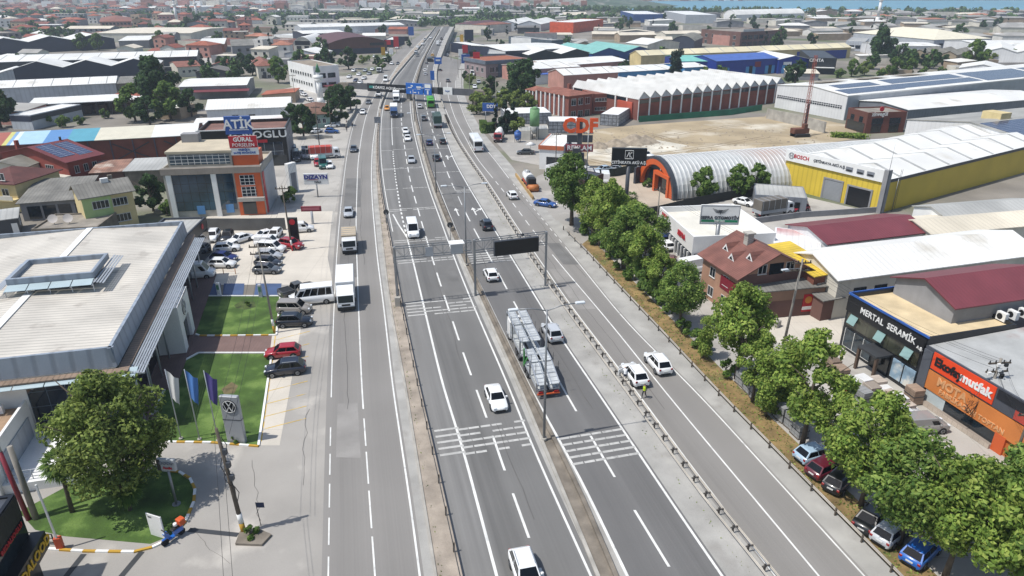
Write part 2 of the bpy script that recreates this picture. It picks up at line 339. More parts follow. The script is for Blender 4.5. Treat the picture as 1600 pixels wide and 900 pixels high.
strip('motorway_shoulder','m1','r0',16,YMAX,should,.024,0,-.1,2)
strip('motorway_carriageway','r0','r2',16,YMAX,asphr,.02,-.1,.3,10)
strip('motorway_shoulder','r2','r3',16,YMAX,should,.024,.3,0,2)
strip('verge','r3','b',16,YMAX,should,.028,0,.45,2)
strip('service_road','b','g3',16,420,asph,.012,.45,.3)
strip('road_shoulder','g3','g4',16,420,should,.008,.3,.5,2)
def stripe(a,w,y0,y1,dash=None,off=0,z=.034,m=line_w,ph=0):
    mb=MB();y=y0
    if dash:
        on,per=dash;y=y0+ph
        while y<y1:
            n=3;ys=[y+on*k/n for k in range(n+1)]
            for i in range(n):
                p,q=L[a].p(ys[i],z),L[a].p(ys[i+1],z)
                mb.quad(p+Vector((off-w/2,0,0)),p+Vector((off+w/2,0,0)),q+Vector((off+w/2,0,0)),q+Vector((off-w/2,0,0)))
            y+=per
    else:
        ys=[v for v in YS if y0<= v<= y1]
        for i in range(len(ys)-1):
            p,q=L[a].p(ys[i],z),L[a].p(ys[i+1],z)
            mb.quad(p+Vector((off-w/2,0,0)),p+Vector((off+w/2,0,0)),q+Vector((off+w/2,0,0)),q+Vector((off-w/2,0,0)))
    return struct(mb.build('lane_marking',m,fix=False))
stripe('s0',.12,16,57,(3,4.2));stripe('s0',.12,62,250)
stripe('s1',.14,16,54,(4.5,5.4));stripe('s1',.16,60,330);stripe('s2',.17,16,400)
stripe('h1',.24,16,112);stripe('h1',.3,113,180,(1.3,2.5));stripe('h1',.2,182,400)
stripe('h0',.16,112,560,off=.6);stripe('h2',.22,17.2,600,(5.2,8.25));stripe('h3',.2,16,600)
stripe('r0',.24,16,600);stripe('r1',.22,18.4,560,(6.1,10.3));stripe('r2',.22,16,600)
stripe('g1',.16,16,330);stripe('g2',.16,16,106);stripe('g2',.16,108,150,(3,5.5));stripe('g2',.16,150,330);stripe('g3',.15,16,108);stripe('g3',.14,110,148,(1.5,3));stripe('g3',.15,148,330)
mb=MB()
pts=[G(614,335),G(622,350),G(632,365),G(637,373)]
for i in range(3):mb.bar(pts[i]+Vector((0,0,.034)),pts[i+1]+Vector((0,0,.034)),.25,.004)
struct(mb.build('lane_marking',line_w))
def bars(a,b,ypx,n,gap,w,oa=0,ob=0,worn=0):
    mb=MB();y0=G(800,ypx).y;d=L[a].d(y0);nrm=Vector((d.y,-d.x,0))
    for k in range(n):
        p=L[a].p(y0+k*gap);p.x+=oa;q=p.copy();st=.3;t=0
        while q.x<L[b].x(q.y)+ob and t<40:t+=st;q=p+nrm*t
        segs=1 if not worn else 6
        for i in range(segs):
            if worn and random.random()<worn*.6:continue
            s0=t*(i/segs+(random.random()*.01 if worn else 0));s1=t*((i+1)/segs-(random.random()*.02 if worn else 0))
            A,B=p+nrm*s0,p+nrm*s1;z=Vector((0,0,.038));e=d*(w/2)
            mb.quad(A-e+z,B-e+z,B+e+z,A+e+z)
    if mb.f:struct(mb.build('rumble_bars',bar_w,fix=False))
for yp,n,wn in ((712,5,0),(494,5,.0),(412,2,0),(380,2,0),(331,2,0),(297,1,0),(266,2,0),(236,1,0),(202,1,0)):
    bars('h0','h1',yp,n,.95,.32,.4,0);bars('h1','h3',yp-2,n,.95,.32,0,0,.3 if yp<700 else .12)
for yp,n in ((726,5),(412,5),(303,3),(270,1),(233,1),(213,1)):bars('r0','r2',yp,n,.95,.32,0,0,.03 if n==5 else .2)
def arrow(px,py,side=0):
    p=G(px,py);d=L['r1'].d(p.y);s=Vector((d.y,-d.x,0));z=Vector((0,0,.036));mb=MB()
    Q=lambda u,v:p+d*u+s*v+z
    mb.quad(Q(-2.6,-.12),Q(-2.6,.12),Q(.8,.12),Q(.8,-.12));mb.add([Q(.8,-.5),Q(.8,.5),Q(2.4,0)],[(0,1,2)])
    if side:mb.quad(Q(-.6,.13),Q(-.2,.13),Q(.9,1.1),Q(.5,1.1));mb.add([Q(.2,1.3),Q(1.3,.7),Q(1.5,1.7)],[(0,1,2)])
    struct(mb.build('lane_arrow',line_w,fix=False))
arrow(714,331);arrow(741,330,1);arrow(699,246,1)
pt=[mat('dark_road_patch','#6d6c6a',.9,var=.1,vs=.3,fine=.08),mat('pale_road_patch','#8e8b87',.9,var=.1,vs=.3,fine=.08),mat('tar_seam','#565452',.85,var=.15,fine=.05)]
rp=random.Random(21)
def rq(name,a,off,y,w,ln,m,z):
    p,q=L[a].p(y,z),L[a].p(y+ln,z);V=lambda d:Vector((off+d,0,0));k=lambda:Vector((rp.uniform(-.12,.12),rp.uniform(-.3,.3),0))
    mb=MB();mb.quad(p+V(0)+k(),p+V(w)+k(),q+V(w)+k(),q+V(0)+k());o=mb.build(name,m,fix=False);struct(o)
for a,off,y,w,ln,i in (('s0',.6,52,2.2,9,1),('s0',.5,95,3,20,0),('h2',.4,88,2.4,12,0),('g1',.5,84,2.4,14,1),('g2',.5,100,2.4,10,0),('s0',.5,130,3.2,22,0),('r0',.5,130,2.6,14,0)):rq('asphalt_patch',a,off,y,w,ln,pt[i],.0385 if a[0]!= 's' and a[0]!= 'g' else .019)
def seam(a,offs,y0,y1,z,w=.05):
    mb=MB();y=y0;o=offs+rp.uniform(-.2,.2);P=[]
    while y<y1:P.append(L[a].p(y,z)+Vector((o,0,0)));y+=rp.uniform(1,2.4);o+=rp.uniform(-.14,.14)
    for i in range(len(P)-1):mb.quad(P[i]-Vector((w/2,0,0)),P[i]+Vector((w/2,0,0)),P[i+1]+Vector((w/2,0,0)),P[i+1]-Vector((w/2,0,0)))
    struct(mb.build('tar_seam',pt[2],fix=False))
for a,o_,y0,y1 in (('s0',1.7,60,130),('s1',1.2,100,170),('g1',1.4,60,110),('g2',2.2,95,140)):seam(a,o_,y0,y1,.023)
for a,o_,y0,y1 in (('h2',.8,44,58),('h1',2.6,70,110),('r1',1.7,60,92),('r0',2.2,98,150),('h1',.9,130,200)):seam(a,o_,y0,y1,.042,.045)
for x0,y0,x1,y1 in ((395,720,405,815),(480,640,470,760),(300,830,360,880)):
    a,c=G(x0,y0),G(x1,y1);mb=MB();P=[a.lerp(c,i/9)+Vector((rp.uniform(-.25,.25),rp.uniform(-.15,.15),.021))for i in range(10)]
    for i in range(9):mb.quad(P[i]-Vector((.018,0,0)),P[i]+Vector((.018,0,0)),P[i+1]+Vector((.018,0,0)),P[i+1]-Vector((.018,0,0)))
    struct(mb.build('paving_crack',pt[2],fix=False))
def rib(name,a,w,h,y0,y1,m,off=0,z0=0,cat=None,label=None,top=None):
    mb=MB();ys=[v for v in YS if y0<= v<= y1]
    for i in range(len(ys)-1):
        p,q=L[a].p(ys[i],z0),L[a].p(ys[i+1],z0);p.x+=off;q.x+=off
        W_=Vector((w/2,0,0));H_=Vector((0,0,h))
        mb.add([p-W_,p+W_,q+W_,q-W_,p-W_+H_,p+W_+H_,q+W_+H_,q-W_+H_],[(4,5,6,7),(0,1,5,4),(1,2,6,5),(2,3,7,6),(3,0,4,7)])
    o=mb.build(name,m,fix=False)
    if label:tag(o,label,cat)
    else:struct(o)
    return o
rib('kerb','m0',.3,.16,16,420,conc,-.1);rib('kerb','m1',.35,.3,16,420,concd,.05);rib('kerb','s3',.2,.1,16,300,conc)
rib('kerb','m1',.55,.75,112,640,concd,-.35)
for a,o_,lab in (('h0',-.4,'long concrete parapet wall on the left edge of the raised motorway stretch'),('b',.5,'long concrete parapet wall on the right edge of the raised motorway stretch')):
    mb=MB();ys=[v for v in YS if 240<= v<= YMAX]
    for i in range(len(ys)-1):
        p,q=L[a].p(ys[i]),L[a].p(ys[i+1]);p.x+=o_;q.x+=o_
        for u,v,w in ((p,q,.35),):
            mb.add([(u.x-w/2,u.y,-.1),(u.x+w/2,u.y,-.1),(v.x+w/2,v.y,-.1),(v.x-w/2,v.y,-.1),(u.x-w/2,u.y,u.z+.8),(u.x+w/2,u.y,u.z+.8),(v.x+w/2,v.y,v.z+.8),(v.x-w/2,v.y,v.z+.8)],[(4,5,6,7),(0,1,5,4),(1,2,6,5),(2,3,7,6),(3,0,4,7)])
    tag(mb.build('parapet_wall',conc,fix=False),lab,'wall')
def w_beam(mb,pts,z,side,h=.31):
    prof=[(0,-h/2),(.05,-h/4),(0,0),(.05,h/4),(0,h/2)]
    for i in range(len(pts)-1):
        p,q=pts[i],pts[i+1];d=(q-p).normalized();n=Vector((d.y,-d.x,0))*side
        vs=[u+n*a+Vector((0,0,z+b))for u in (p,q)for a,b in prof]
        mb.add(vs,[(k,k+1,6+k,5+k)for k in range(4)])
def guard(name,label,a,y0,y1,step,off=0,double=False,m=steel,pm=steeld,gap=.28,ph=.95):
    rt=thing(name,label,'guard rail',L[a].p(y0));o0=rt.location.copy()
    ys=[v for v in YS if y0<= v<= y1];P=[L[a].p(v)+Vector((off,0,0))-o0 for v in ys]
    mb=MB()
    if double:
        for s in (-1,1):w_beam(mb,[p+Vector((s*gap,0,0))for p in P],.6,s)
    else:w_beam(mb,P,.62,-1 if off<0 else 1)
    mb.build('rail',m,rt,fix=False)
    k=0;y=y0+.5;posts=[]
    while y<y1:
        p=L[a].p(y)+Vector((off,0,0))-o0;d=L[a].d(y);n=Vector((d.y,-d.x,0));posts.append((p,n,d));y+=step(y)if callable(step)else step
    far=MB();proto=None
    for i,(p,n,d)in enumerate(posts):
        pm_=MB()if (proto is None)else None
        if proto is None:
            b=MB();b.box(-.07,.07,-.06,.06,0,ph-.15)
            if double:b.box(-gap*.55,gap,-.05,.05,.56,.66);b.box(-.05,.05,-.05,.05,0,.8)
            else:b.box(-.05,.05,-.08,.08,.5,.75)
            proto=b.build('post',pm,rt);proto.location=p;proto.rotation_euler=(0,0,atan2(n.y,n.x));continue
        if i<99:inst(proto,'post',rt,p,atan2(n.y,n.x))
        else:
            h=ph-.1
            far.add([p+n*u*(gap if double else .06)+d*v*.1+Vector((0,0,z))for z in (0,h)for u,v in ((-1,-1),(1,-1),(1,1),(-1,1))],[(4,5,6,7),(0,1,5,4),(1,2,6,5),(2,3,7,6),(3,0,4,7)])
    if far.f:o=far.build('far_posts',pm,rt,fix=False);o['kind']='stuff'
    return rt
guard('median_guard_rail','double sided steel guard rail with short posts between motorway and right service road','b',20,232,lambda y:2.0,0,True,mat('pale_rail','#b0aaa0',.7,var=.1,vs=.6),mat('dusty_post','#5f5a55',.8,var=.1),.42)
guard('roadside_guard_rail','single guard rail along the dry grass strip beside the row of trees','g4',20,118,3.0,.2,False,mat('dusty_rail','#a39c92',.7,var=.12,vs=.5),wood,ph=.8)
guard('roadside_guard_rail','dark guard rail on the left edge of the oncoming motorway lanes by the sandy verge','h0',20,235,lambda y:4.0,-.25,False,steeld,wood,ph=1.1)
# ---------------------------------------------------------------- lots, lawns, kerbs
def lot(name,pts,m,z=.004):return sheet(name,pxs(pts),z,m)
XL=[L['s0'].p(y)for y in YS if 16<= y<= 240]
def lot_w(name,pts,m,z=.004):return sheet(name,pts,z,m)
mb=MB();ys=[y for y in YS if y<= 300]
vs=[]
for y in ys:
    x=L['s0'].x(y)-.5;w=12 if y<44 else (9.5 if y<130 else 7)
    vs+=[(x-w,y,.004),(x,y,.004)]
mb.add(vs,[(2*i,2*i+1,2*i+3,2*i+2)for i in range(len(ys)-1)]);struct(mb.build('pavement',asphp,fix=False))
lot('car_park',[(300,445),(520,445),(512,402),(520,330),(330,332),(318,345)],lotl,.009)
lot('car_park',[(416,362),(520,352),(535,255),(420,255)],lotm,.008)
lot('car_park',[(412,258),(540,258),(556,188),(600,115),(520,120),(440,140)],lotm,.006)
lot('forecourt',[(-60,905),(520,905),(520,690),(250,690),(270,640),(215,640),(60,700)],asphp,.006)
lot('paved_path',[(205,640),(262,690),(275,610),(300,570),(420,560),(425,525),(300,525),(288,500),(310,440),(290,430)],pave,.011)
lot('parking_strip',[(403,696),(437,696),(478,470),(432,470)],lotl,.013)
lot('lawn',[(317,463),(438,463),(431,523),(312,524),(294,517),(292,505)],lawn,.02)
lot('lawn',[(263,690),(404,697),(424,553),(310,553),(275,572),(262,600),(240,640)],lawn,.02)
lot('lawn',[(30,800),(110,757),(240,735),(275,737),(298,752),(304,775),(296,805),(272,835),(235,850),(100,838),(55,828)],lawn,.02)
lot('flower_bed',[(346,608),(362,597),(372,603),(366,615),(350,616)],mat('flower_bed_soil','#6f6446',.95,var=.25,vs=1.2),.026)
lot('flower_bed',[(366,477),(376,471),(398,472),(400,480),(384,484),(369,482)],mat('planted_bed','#4b5a2c',.95,var=.3,vs=1.2),.026)
kerb_y=mat('kerb_yellow','#b78f2e',.7,var=.1)
def kerbline(pts,seg=.9,two=True,h=.14,w=.22):
    P=pxs(pts);mb=MB();acc=0;k=0
    for i in range(len(P)-1):
        d=(P[i+1]-P[i]);n=max(1,round(d.length/seg))
        for j in range(n):mb.bar(P[i]+d*(j/n)+Vector((0,0,h/2)),P[i]+d*((j+1)/n)+Vector((0,0,h/2)),w,h,(k%2)if two else 0);k+=1
    return struct(mb.build('kerb',[white,kerb_y],fix=False))
kerbline([(40,856),(130,862),(210,863),(238,856),(268,842),(290,815),(303,785),(305,765),(297,748),(280,738),(250,735)])
kerbline([(263,691),(330,692),(404,698)]);kerbline([(404,697),(418,600),(425,552)],2,False);kerbline([(425,552),(310,552),(275,571),(262,600),(238,648)],2,False)
kerbline([(432,524),(360,525),(312,525),(294,518),(291,505),(317,463)]);kerbline([(317,463),(438,463),(432,524)],2,False)
mb=MB()
for i in range(11):
    a,b=G(407+i*3.0,672-i*20),G(478+i*.9,654-i*19.5);mb.bar(a+Vector((0,0,.02)),b+Vector((0,0,.02)),.12,.004)
struct(mb.build('bay_marking',line_y,fix=False))
mb=MB();P=pxs([(408,690),(424,575),(436,480)])
for i in range(2):mb.bar(P[i]+Vector((0,0,.021)),P[i+1]+Vector((0,0,.021)),.15,.004)
struct(mb.build('bay_marking',line_y,fix=False))
evb=mat('charging_bay_blue','#42567a',.8,var=.1)
for q in ([(318,443),(345,443),(344,461),(313,461)],[(350,443),(382,443),(380,461),(348,461)],[(400,443),(440,443),(438,461),(397,461)]):lot('charging_bay',q,evb,.018)
for a,b in (((100,905),(131,866)),((186,905),(222,862)),((295,828),(372,836))):
    mb=MB();mb.bar(G(*a)+Vector((0,0,.022)),G(*b)+Vector((0,0,.022)),.45,.006);struct(mb.build('drain_grating',steeld,fix=False))
mb=MB();ys=[y for y in YS if y<= 112];vs=[]
for y in ys:
    x=L['g4'].x(y)+.5;vs+=[(x,y,.006),(x+2.9,y,.006)]
mb.add(vs,[(2*i,2*i+1,2*i+3,2*i+2)for i in range(len(ys)-1)]);struct(mb.build('dry_grass_strip',drygrass,fix=False))
yard=[(L['g4'].x(y)+3.3,y)for y in (18,30,50,70,90,104)]
lot_w('yard',yard+[(30,118),(50,100),(60,60),(60,18)],lotm,.003)
lot('yard',[(870,352),(905,385),(1015,300),(900,250),(840,275),(820,300)],asphp,.007)
lot('yard',[(900,335),(1060,318),(1012,270),(900,270)],mat('tan_paving','#b0a392',.9,var=.08,vs=.2,grid=(3,3,.05,'#98897a')),.012)
lot('yard',[(900,375),(1060,395),(1330,340),(1370,333),(1225,300),(1060,320)],lotm,.005)
lot('yard',[(1150,520),(1320,560),(1312,470),(1290,470),(1200,500)],lotl,.009)
lot('bare_earth_plot',[(915,262),(1010,285),(1230,235),(1345,215),(1330,196),(1205,172),(1195,182),(1000,195),(905,205)],dirt,.006)
lot('yard',[(790,170),(760,205),(800,250),(862,262),(900,235),(870,200)],asphp,.006)
lot('chalky_soil_patch',[(915,246),(1010,262),(1090,230),(1000,214),(930,225)],mat('chalky_soil','#cdc7b8',.98,var=.2,vs=.15,tint=('#a8987c',.1,.5)),.012)
lot('pavement',[(840,340),(872,352),(905,385),(930,410),(912,385),(873,345)],should,.014)
lot('side_street',[(318,118),(345,118),(352,98),(322,84),(314,86)],lotm,.006)
for i,(px,py,r,h)in enumerate(((935,230,3.2,1.6),(962,228,3.6,2),(990,224,5,2.6),(1008,222,4,2))):
    c=G(px,py);mb=MB();n,k=14,5;vs=[(0,0,h)];fs=[]
    for j in range(1,k+1):
        for q in range(n):
            a=2*pi*q/n;rr=r*j/k*(1+.18*sin(q*2.3+i));vs.append((rr*cos(a),rr*.8*sin(a),h*(1-(j/k)**1.2)+random.uniform(-.12,.12)*(j<k)-.03*(j==k)))
    fs+=[(0,1+q,1+(q+1)%n)for q in range(n)]
    for j in range(k-1):fs+=[(1+j*n+q,1+(j+1)*n+q,1+(j+1)*n+(q+1)%n,1+j*n+(q+1)%n)for q in range(n)]
    mb.add(vs,fs,0,True);o=mb.build('spoil_heap',mat('grey_spoil','#9b8f7e',.98,var=.2,vs=.8,bump=.4));o.location=c
    tag(o,['small leftmost grey spoil heap on the bare plot','second grey spoil heap from the left on the bare plot','largest broad spoil heap in the middle of the bare plot','rightmost grey spoil heap on the bare plot'][i],'soil heap','spoil heaps on the bare plot')
# ---------------------------------------------------------------- buildings
class Bld:pass
def window_mesh(w,h,cols=1,dark=False,key={}):
    k=(round(w,2),round(h,2),cols,dark)
    if k not in key:
        f=MB();t=.07
        f.box(-w/2,w/2,-.05,.03,0,t);f.box(-w/2,w/2,-.05,.03,h-t,h);f.box(-w/2,-w/2+t,-.05,.03,t,h-t);f.box(w/2-t,w/2,-.05,.03,t,h-t)
        for i in range(1,cols):x=-w/2+w*i/cols;f.box(x-t/2,x+t/2,-.05,.03,t,h-t)
        f.box(-w/2-.05,w/2+.05,-.11,-.051,-.06,.0)
        fo=f.build('window',dframe if dark else frame);g=MB().box(-w/2+t/2,w/2-t/2,-.012,.02,t/2,h-t/2);go=g.build('pane',glass)
        key[k]=(fo.data,go.data);bpy.data.objects.remove(fo);bpy.data.objects.remove(go)
    return key[k]
def place_window(b,face,u,z,w,h,cols=1,dark=False,pane=True):
    fm,gm=window_mesh(w,h,cols,dark)
    loc,rz=on_face(b,face,u,z)
    o=bpy.data.objects.new('window',fm);C.objects.link(o);o.parent=b.root;o.location=loc;o.rotation_euler=(0,0,rz)
    g=bpy.data.objects.new('pane',gm);C.objects.link(g);g.parent=o
    return o
def on_face(b,face,u,z,out=0):
    if face=='f':return (u,-out,z),0
    if face=='r':return (b.w+out,u,z),pi/2
    if face=='l':return (-out,b.d-u,z),-pi/2
    return (b.w-u,b.d+out,z),pi
def windows(b,face,n,rows,w=1.4,h=1.3,z0=1.0,fh=3.0,m=1.2,cols=2,dark=False,skip=()):
    L_=b.w if face in 'fb' else b.d
    for r in range(rows):
        for i in range(n):
            if (i,r)in skip:continue
            place_window(b,face,m+(L_-2*m)*(i+.5)/n,z0+r*fh,w,h,cols,dark)
def panel(b,face,name,u0,u1,z0,z1,m,out=.06,parent=None):
    (x,y,z),rz=on_face(b,face,u0,z0)
    o=MB().box(0,u1-u0,-out,.01,0,z1-z0).build(name,m,parent or b.root);o.location=(x,y,z);o.rotation_euler=(0,0,rz)
    return o
def face_text(b,face,s,u,z,size,m,out=.09,bold=.01,name='lettering',sx=1,parent=None):
    loc,rz=on_face(b,face,u,z,out)
    return text(s,size,m,b.root,loc,(pi/2,0,rz),name,.03,bold,sx=sx)
def profile(kind,rise,n=1):
    if kind=='flat':return [(0,0),(1,0)]
    if kind=='shed':return [(0,0),(1,rise)]
    if kind=='shedl':return [(0,rise),(1,0)]
    if kind=='gable':
        p=[(0,0)]
        for i in range(n):p+=[((i+.5)/n,rise),((i+1)/n,0)]
        return p
    if kind=='saw':
        p=[(0,0)]
        for i in range(n):p+=[((i+.38)/n,rise),((i+1)/n,0)]
        return p
    if kind=='arch':return [(.5-.5*cos(pi*i/16),rise*sin(pi*i/16))for i in range(17)]
    if kind=='bow':return [(i/12,rise*(1-(2*i/12-1)**2))for i in range(13)]
def building(name,label,cat,A,Bp,Cc,h,roof='flat',rise=1.5,axis='x',n=1,wall=creamw,roofm=roofw,over=.3,parapet=.5,group=None,depth=None,thick=.14,world=None,wallname='wall',end=None):
    """A, Bp: pixels of the front eave corners (left, right); Cc: pixel on the back eave; h: eave height, or the pixel below A or B on the ground"""
    b=Bld()
    if world:o,yaw,w,d=world;a=Vector((*o,0))
    else:
        if isinstance(h,tuple):h=HT(A if len(h)==2 else Bp,h[:2])
        a,q=G(*A,h),G(*Bp,h);a.z=q.z=0
        e=q-a;w=e.length;yaw=atan2(e.y,e.x);nrm=Vector((-e.y,e.x,0)).normalized()
        if depth:d=depth
        else:c=G(*Cc,h);c.z=0;d=abs((c-a).dot(nrm))
    b.w,b.d,b.h,b.rise,b.yaw,b.o=w,d,h,rise,yaw,a
    b.root=rt=thing(name,label,cat,a,yaw,group)
    if roof=='hip':
        mb=MB().box(0,w,0,d,-.1,h);b.wall=mb.build(wallname,wall,rt)
        r=min(w,d)/2*.95;o=over;mb=MB()
        if w>= d:ri=[(r,d/2),(w-r,d/2)];fs=[(0,1,5,4),(2,3,4,5),(1,2,5),(3,0,4)]
        else:ri=[(w/2,r),(w/2,d-r)];fs=[(0,1,4),(2,3,5),(1,2,5,4),(3,0,4,5)]
        mb.add([(-o,-o,h),(w+o,-o,h),(w+o,d+o,h),(-o,d+o,h)]+[(x,y,h+rise)for x,y in ri],fs+[(3,2,1,0)])
        mb.box(-o,w+o,-o,d+o,h-.16,h-.003)
        b.roof=mb.build('roof',roofm,rt);return b
    if roof=='flat':
        mb=MB();t=.25;z=h-parapet
        mb.box(0,w,0,d,-.1,z-.02)
        mb.box(0,w,0,t,z-.02,h);mb.box(0,w,d-t,d,z-.02,h);mb.box(0,t,t,d-t,z-.02,h);mb.box(w-t,w,t,d-t,z-.02,h)
        b.wall=mb.build(wallname,wall,rt)
        b.roof=MB().box(t+.003,w-t-.003,t+.003,d-t-.003,z-.019,z+.05).build('roof',roofm,rt);return b
    pf=profile(roof,rise,n);b.pf=pf
    mb=MB()
    ends=[]
    if axis=='x':
        for x in (0,w):ends.append([(x,t*d,h+z)for t,z in pf])
        base=lambda x:[(x,0,-.1),(x,d,-.1)]
        for x,e_ in zip((0,w),ends):vs=[base(x)[0]]+e_+[base(x)[1]];mb.add(vs,[tuple(range(len(vs)))])
        mb.quad((0,0,-.1),(w,0,-.1),(w,0,h+pf[0][1]),(0,0,h+pf[0][1]));mb.quad((0,d,-.1),(w,d,-.1),(w,d,h+pf[-1][1]),(0,d,h+pf[-1][1]))
    else:
        for y in (0,d):vs=[(0,y,-.1)]+[(t*w,y,h+z)for t,z in pf]+[(w,y,-.1)];mb.add(vs,[tuple(range(len(vs)))])
        mb.quad((0,0,-.1),(0,d,-.1),(0,d,h+pf[0][1]),(0,0,h+pf[0][1]));mb.quad((w,0,-.1),(w,d,-.1),(w,d,h+pf[-1][1]),(w,0,h+pf[-1][1]))
    b.wall=mb.build(wallname,wall,rt)
    span=d if axis=='x' else w;run=w if axis=='x' else d;o=over
    pts=[(t*span,h+z+.01)for t,z in pf]
    def ext(p,q):v=Vector((p[0]-q[0],p[1]-q[1])).normalized()*o;return (p[0]+v.x,p[1]+v.y)
    if o:pts[0]=ext(pts[0],pts[1]);pts[-1]=ext(pts[-1],pts[-2])
    mb=MB();m=len(pts);vs=[]
    for r_ in (-o,run+o):
        for dz in (0,thick):
            for s_,z_ in pts:vs.append((r_,s_,z_+dz)if axis=='x' else (s_,r_,z_+dz))
    fs=[]
    for i in range(m-1):
        fs+=[(m+i,m+i+1,3*m+i+1,3*m+i),(i+1,i,2*m+i,2*m+i+1),(i,i+1,m+i+1,m+i),(2*m+i+1,2*m+i,3*m+i,3*m+i+1)]
    fs+=[(0,m,3*m,2*m),(m-1,2*m+m-1,3*m+m-1,m+m-1)]
    mb.add(vs,fs);b.roof=mb.build('roof',roofm,rt);b.span=span;b.run=run;b.axis=axis
    return b
def roof_pt(b,r,s,dz=0):
    """point on the roof skin: r along the ridge (m), s across (m)"""
    t=s/b.span;pf=b.pf
    for i in range(len(pf)-1):
        if pf[i][0]<= t<= pf[i+1][0]+1e-6:
            k=(t-pf[i][0])/(pf[i+1][0]-pf[i][0]);z=b.h+pf[i][1]+(pf[i+1][1]-pf[i][1])*k;break
    z+=.15+dz
    return Vector((r,s,z))if b.axis=='x' else Vector((s,r,z))
def roof_strips(b,n,m,w=.9,name='skylight_strip',lo=.02,hi=.98):
    segs=[(b.pf[i][0],b.pf[i+1][0])for i in range(len(b.pf)-1)]
    for i in range(n):
        mb=MB();r=b.run*(i+.5)/n
        for s0,s1 in segs:
            a,c=roof_pt(b,r,(s0+(s1-s0)*lo)*b.span,.03),roof_pt(b,r,(s0+(s1-s0)*hi)*b.span,.03)
            e=Vector((w/2,0,0))if b.axis=='x' else Vector((0,w/2,0))
            dz=Vector((0,0,.03));mb.add([a-e-dz*2,a+e-dz*2,c+e-dz*2,c-e-dz*2,a-e+dz,a+e+dz,c+e+dz,c-e+dz],[(4,5,6,7),(0,1,5,4),(1,2,6,5),(2,3,7,6),(3,0,4,7)])
        mb.build(name,m,b.roof)
def roof_panel(b,r0,r1,s0,s1,m,name='solar_panel',dz=.06,n=4):
    mb=MB()
    for i in range(n):
        a,c=s0+(s1-s0)*i/n,s0+(s1-s0)*(i+1)/n
        P=[roof_pt(b,r0,a,dz),roof_pt(b,r1,a,dz),roof_pt(b,r1,c,dz),roof_pt(b,r0,c,dz)];Z=Vector((0,0,.05))
        mb.add([p-Z for p in P]+[p for p in P],[(4,5,6,7),(0,1,5,4),(1,2,6,5),(2,3,7,6),(3,0,4,7)])
    return mb.build(name,m,b.roof)
def door(b,face,u,w,h,m,z=0,name='door',out=.05):
    (x,y,zz),rz=on_face(b,face,u,z)
    o=MB().box(-w/2,w/2,-out,.01,.02,h).build(name,m,b.root);o.location=(x,y,zz);o.rotation_euler=(0,0,rz);return o
# ---------------------------------------------------------------- signs and masts
def yaw_to(p,px_l,px_r):
    a,q=G(*px_l),G(*px_r);return atan2(q.y-a.y,q.x-a.x)
def board_sign(name,label,base,w,h,zb,yaw,face,pole_r=.15,poles=1,depth=.35,frame_m=None,polem=None,cat='sign',group=None):
    rt=thing(name,label,cat,G(*base),yaw,group);b=Bld();b.root,b.w,b.h,b.d=rt,w,h,depth
    pm=polem or steel
    for i in range(poles):
        x=0 if poles==1 else (-w*.3+w*.6*i/(poles-1))
        MB().cyl((x,0,0),(x,0,zb+.05),pole_r,n=12).build('pole',pm,rt)
    MB().bbox(-w/2,w/2,-depth/2,depth/2,zb,zb+h,.04).build('board',face,rt)
    if frame_m:
        t=.12;mb=MB();y0,y1=-depth/2-.03,-depth/2+.02
        mb.box(-w/2-.02,w/2+.02,y0,y1,zb-.02,zb+t);mb.box(-w/2-.02,w/2+.02,y0,y1,zb+h-t,zb+h+.02);mb.box(-w/2-.02,-w/2+t,y0,y1,zb+t,zb+h-t);mb.box(w/2-t,w/2+.02,y0,y1,zb+t,zb+h-t)
        mb.build('board_frame',frame_m,rt)
    return b
def stext(b,s,x,z,size,m,bold=.012,sx=1,name='lettering'):
    return text(s,size,m,b.root,(x,-b.d/2-.03,z),(pi/2,0,0),name,.02,bold,sx=sx)
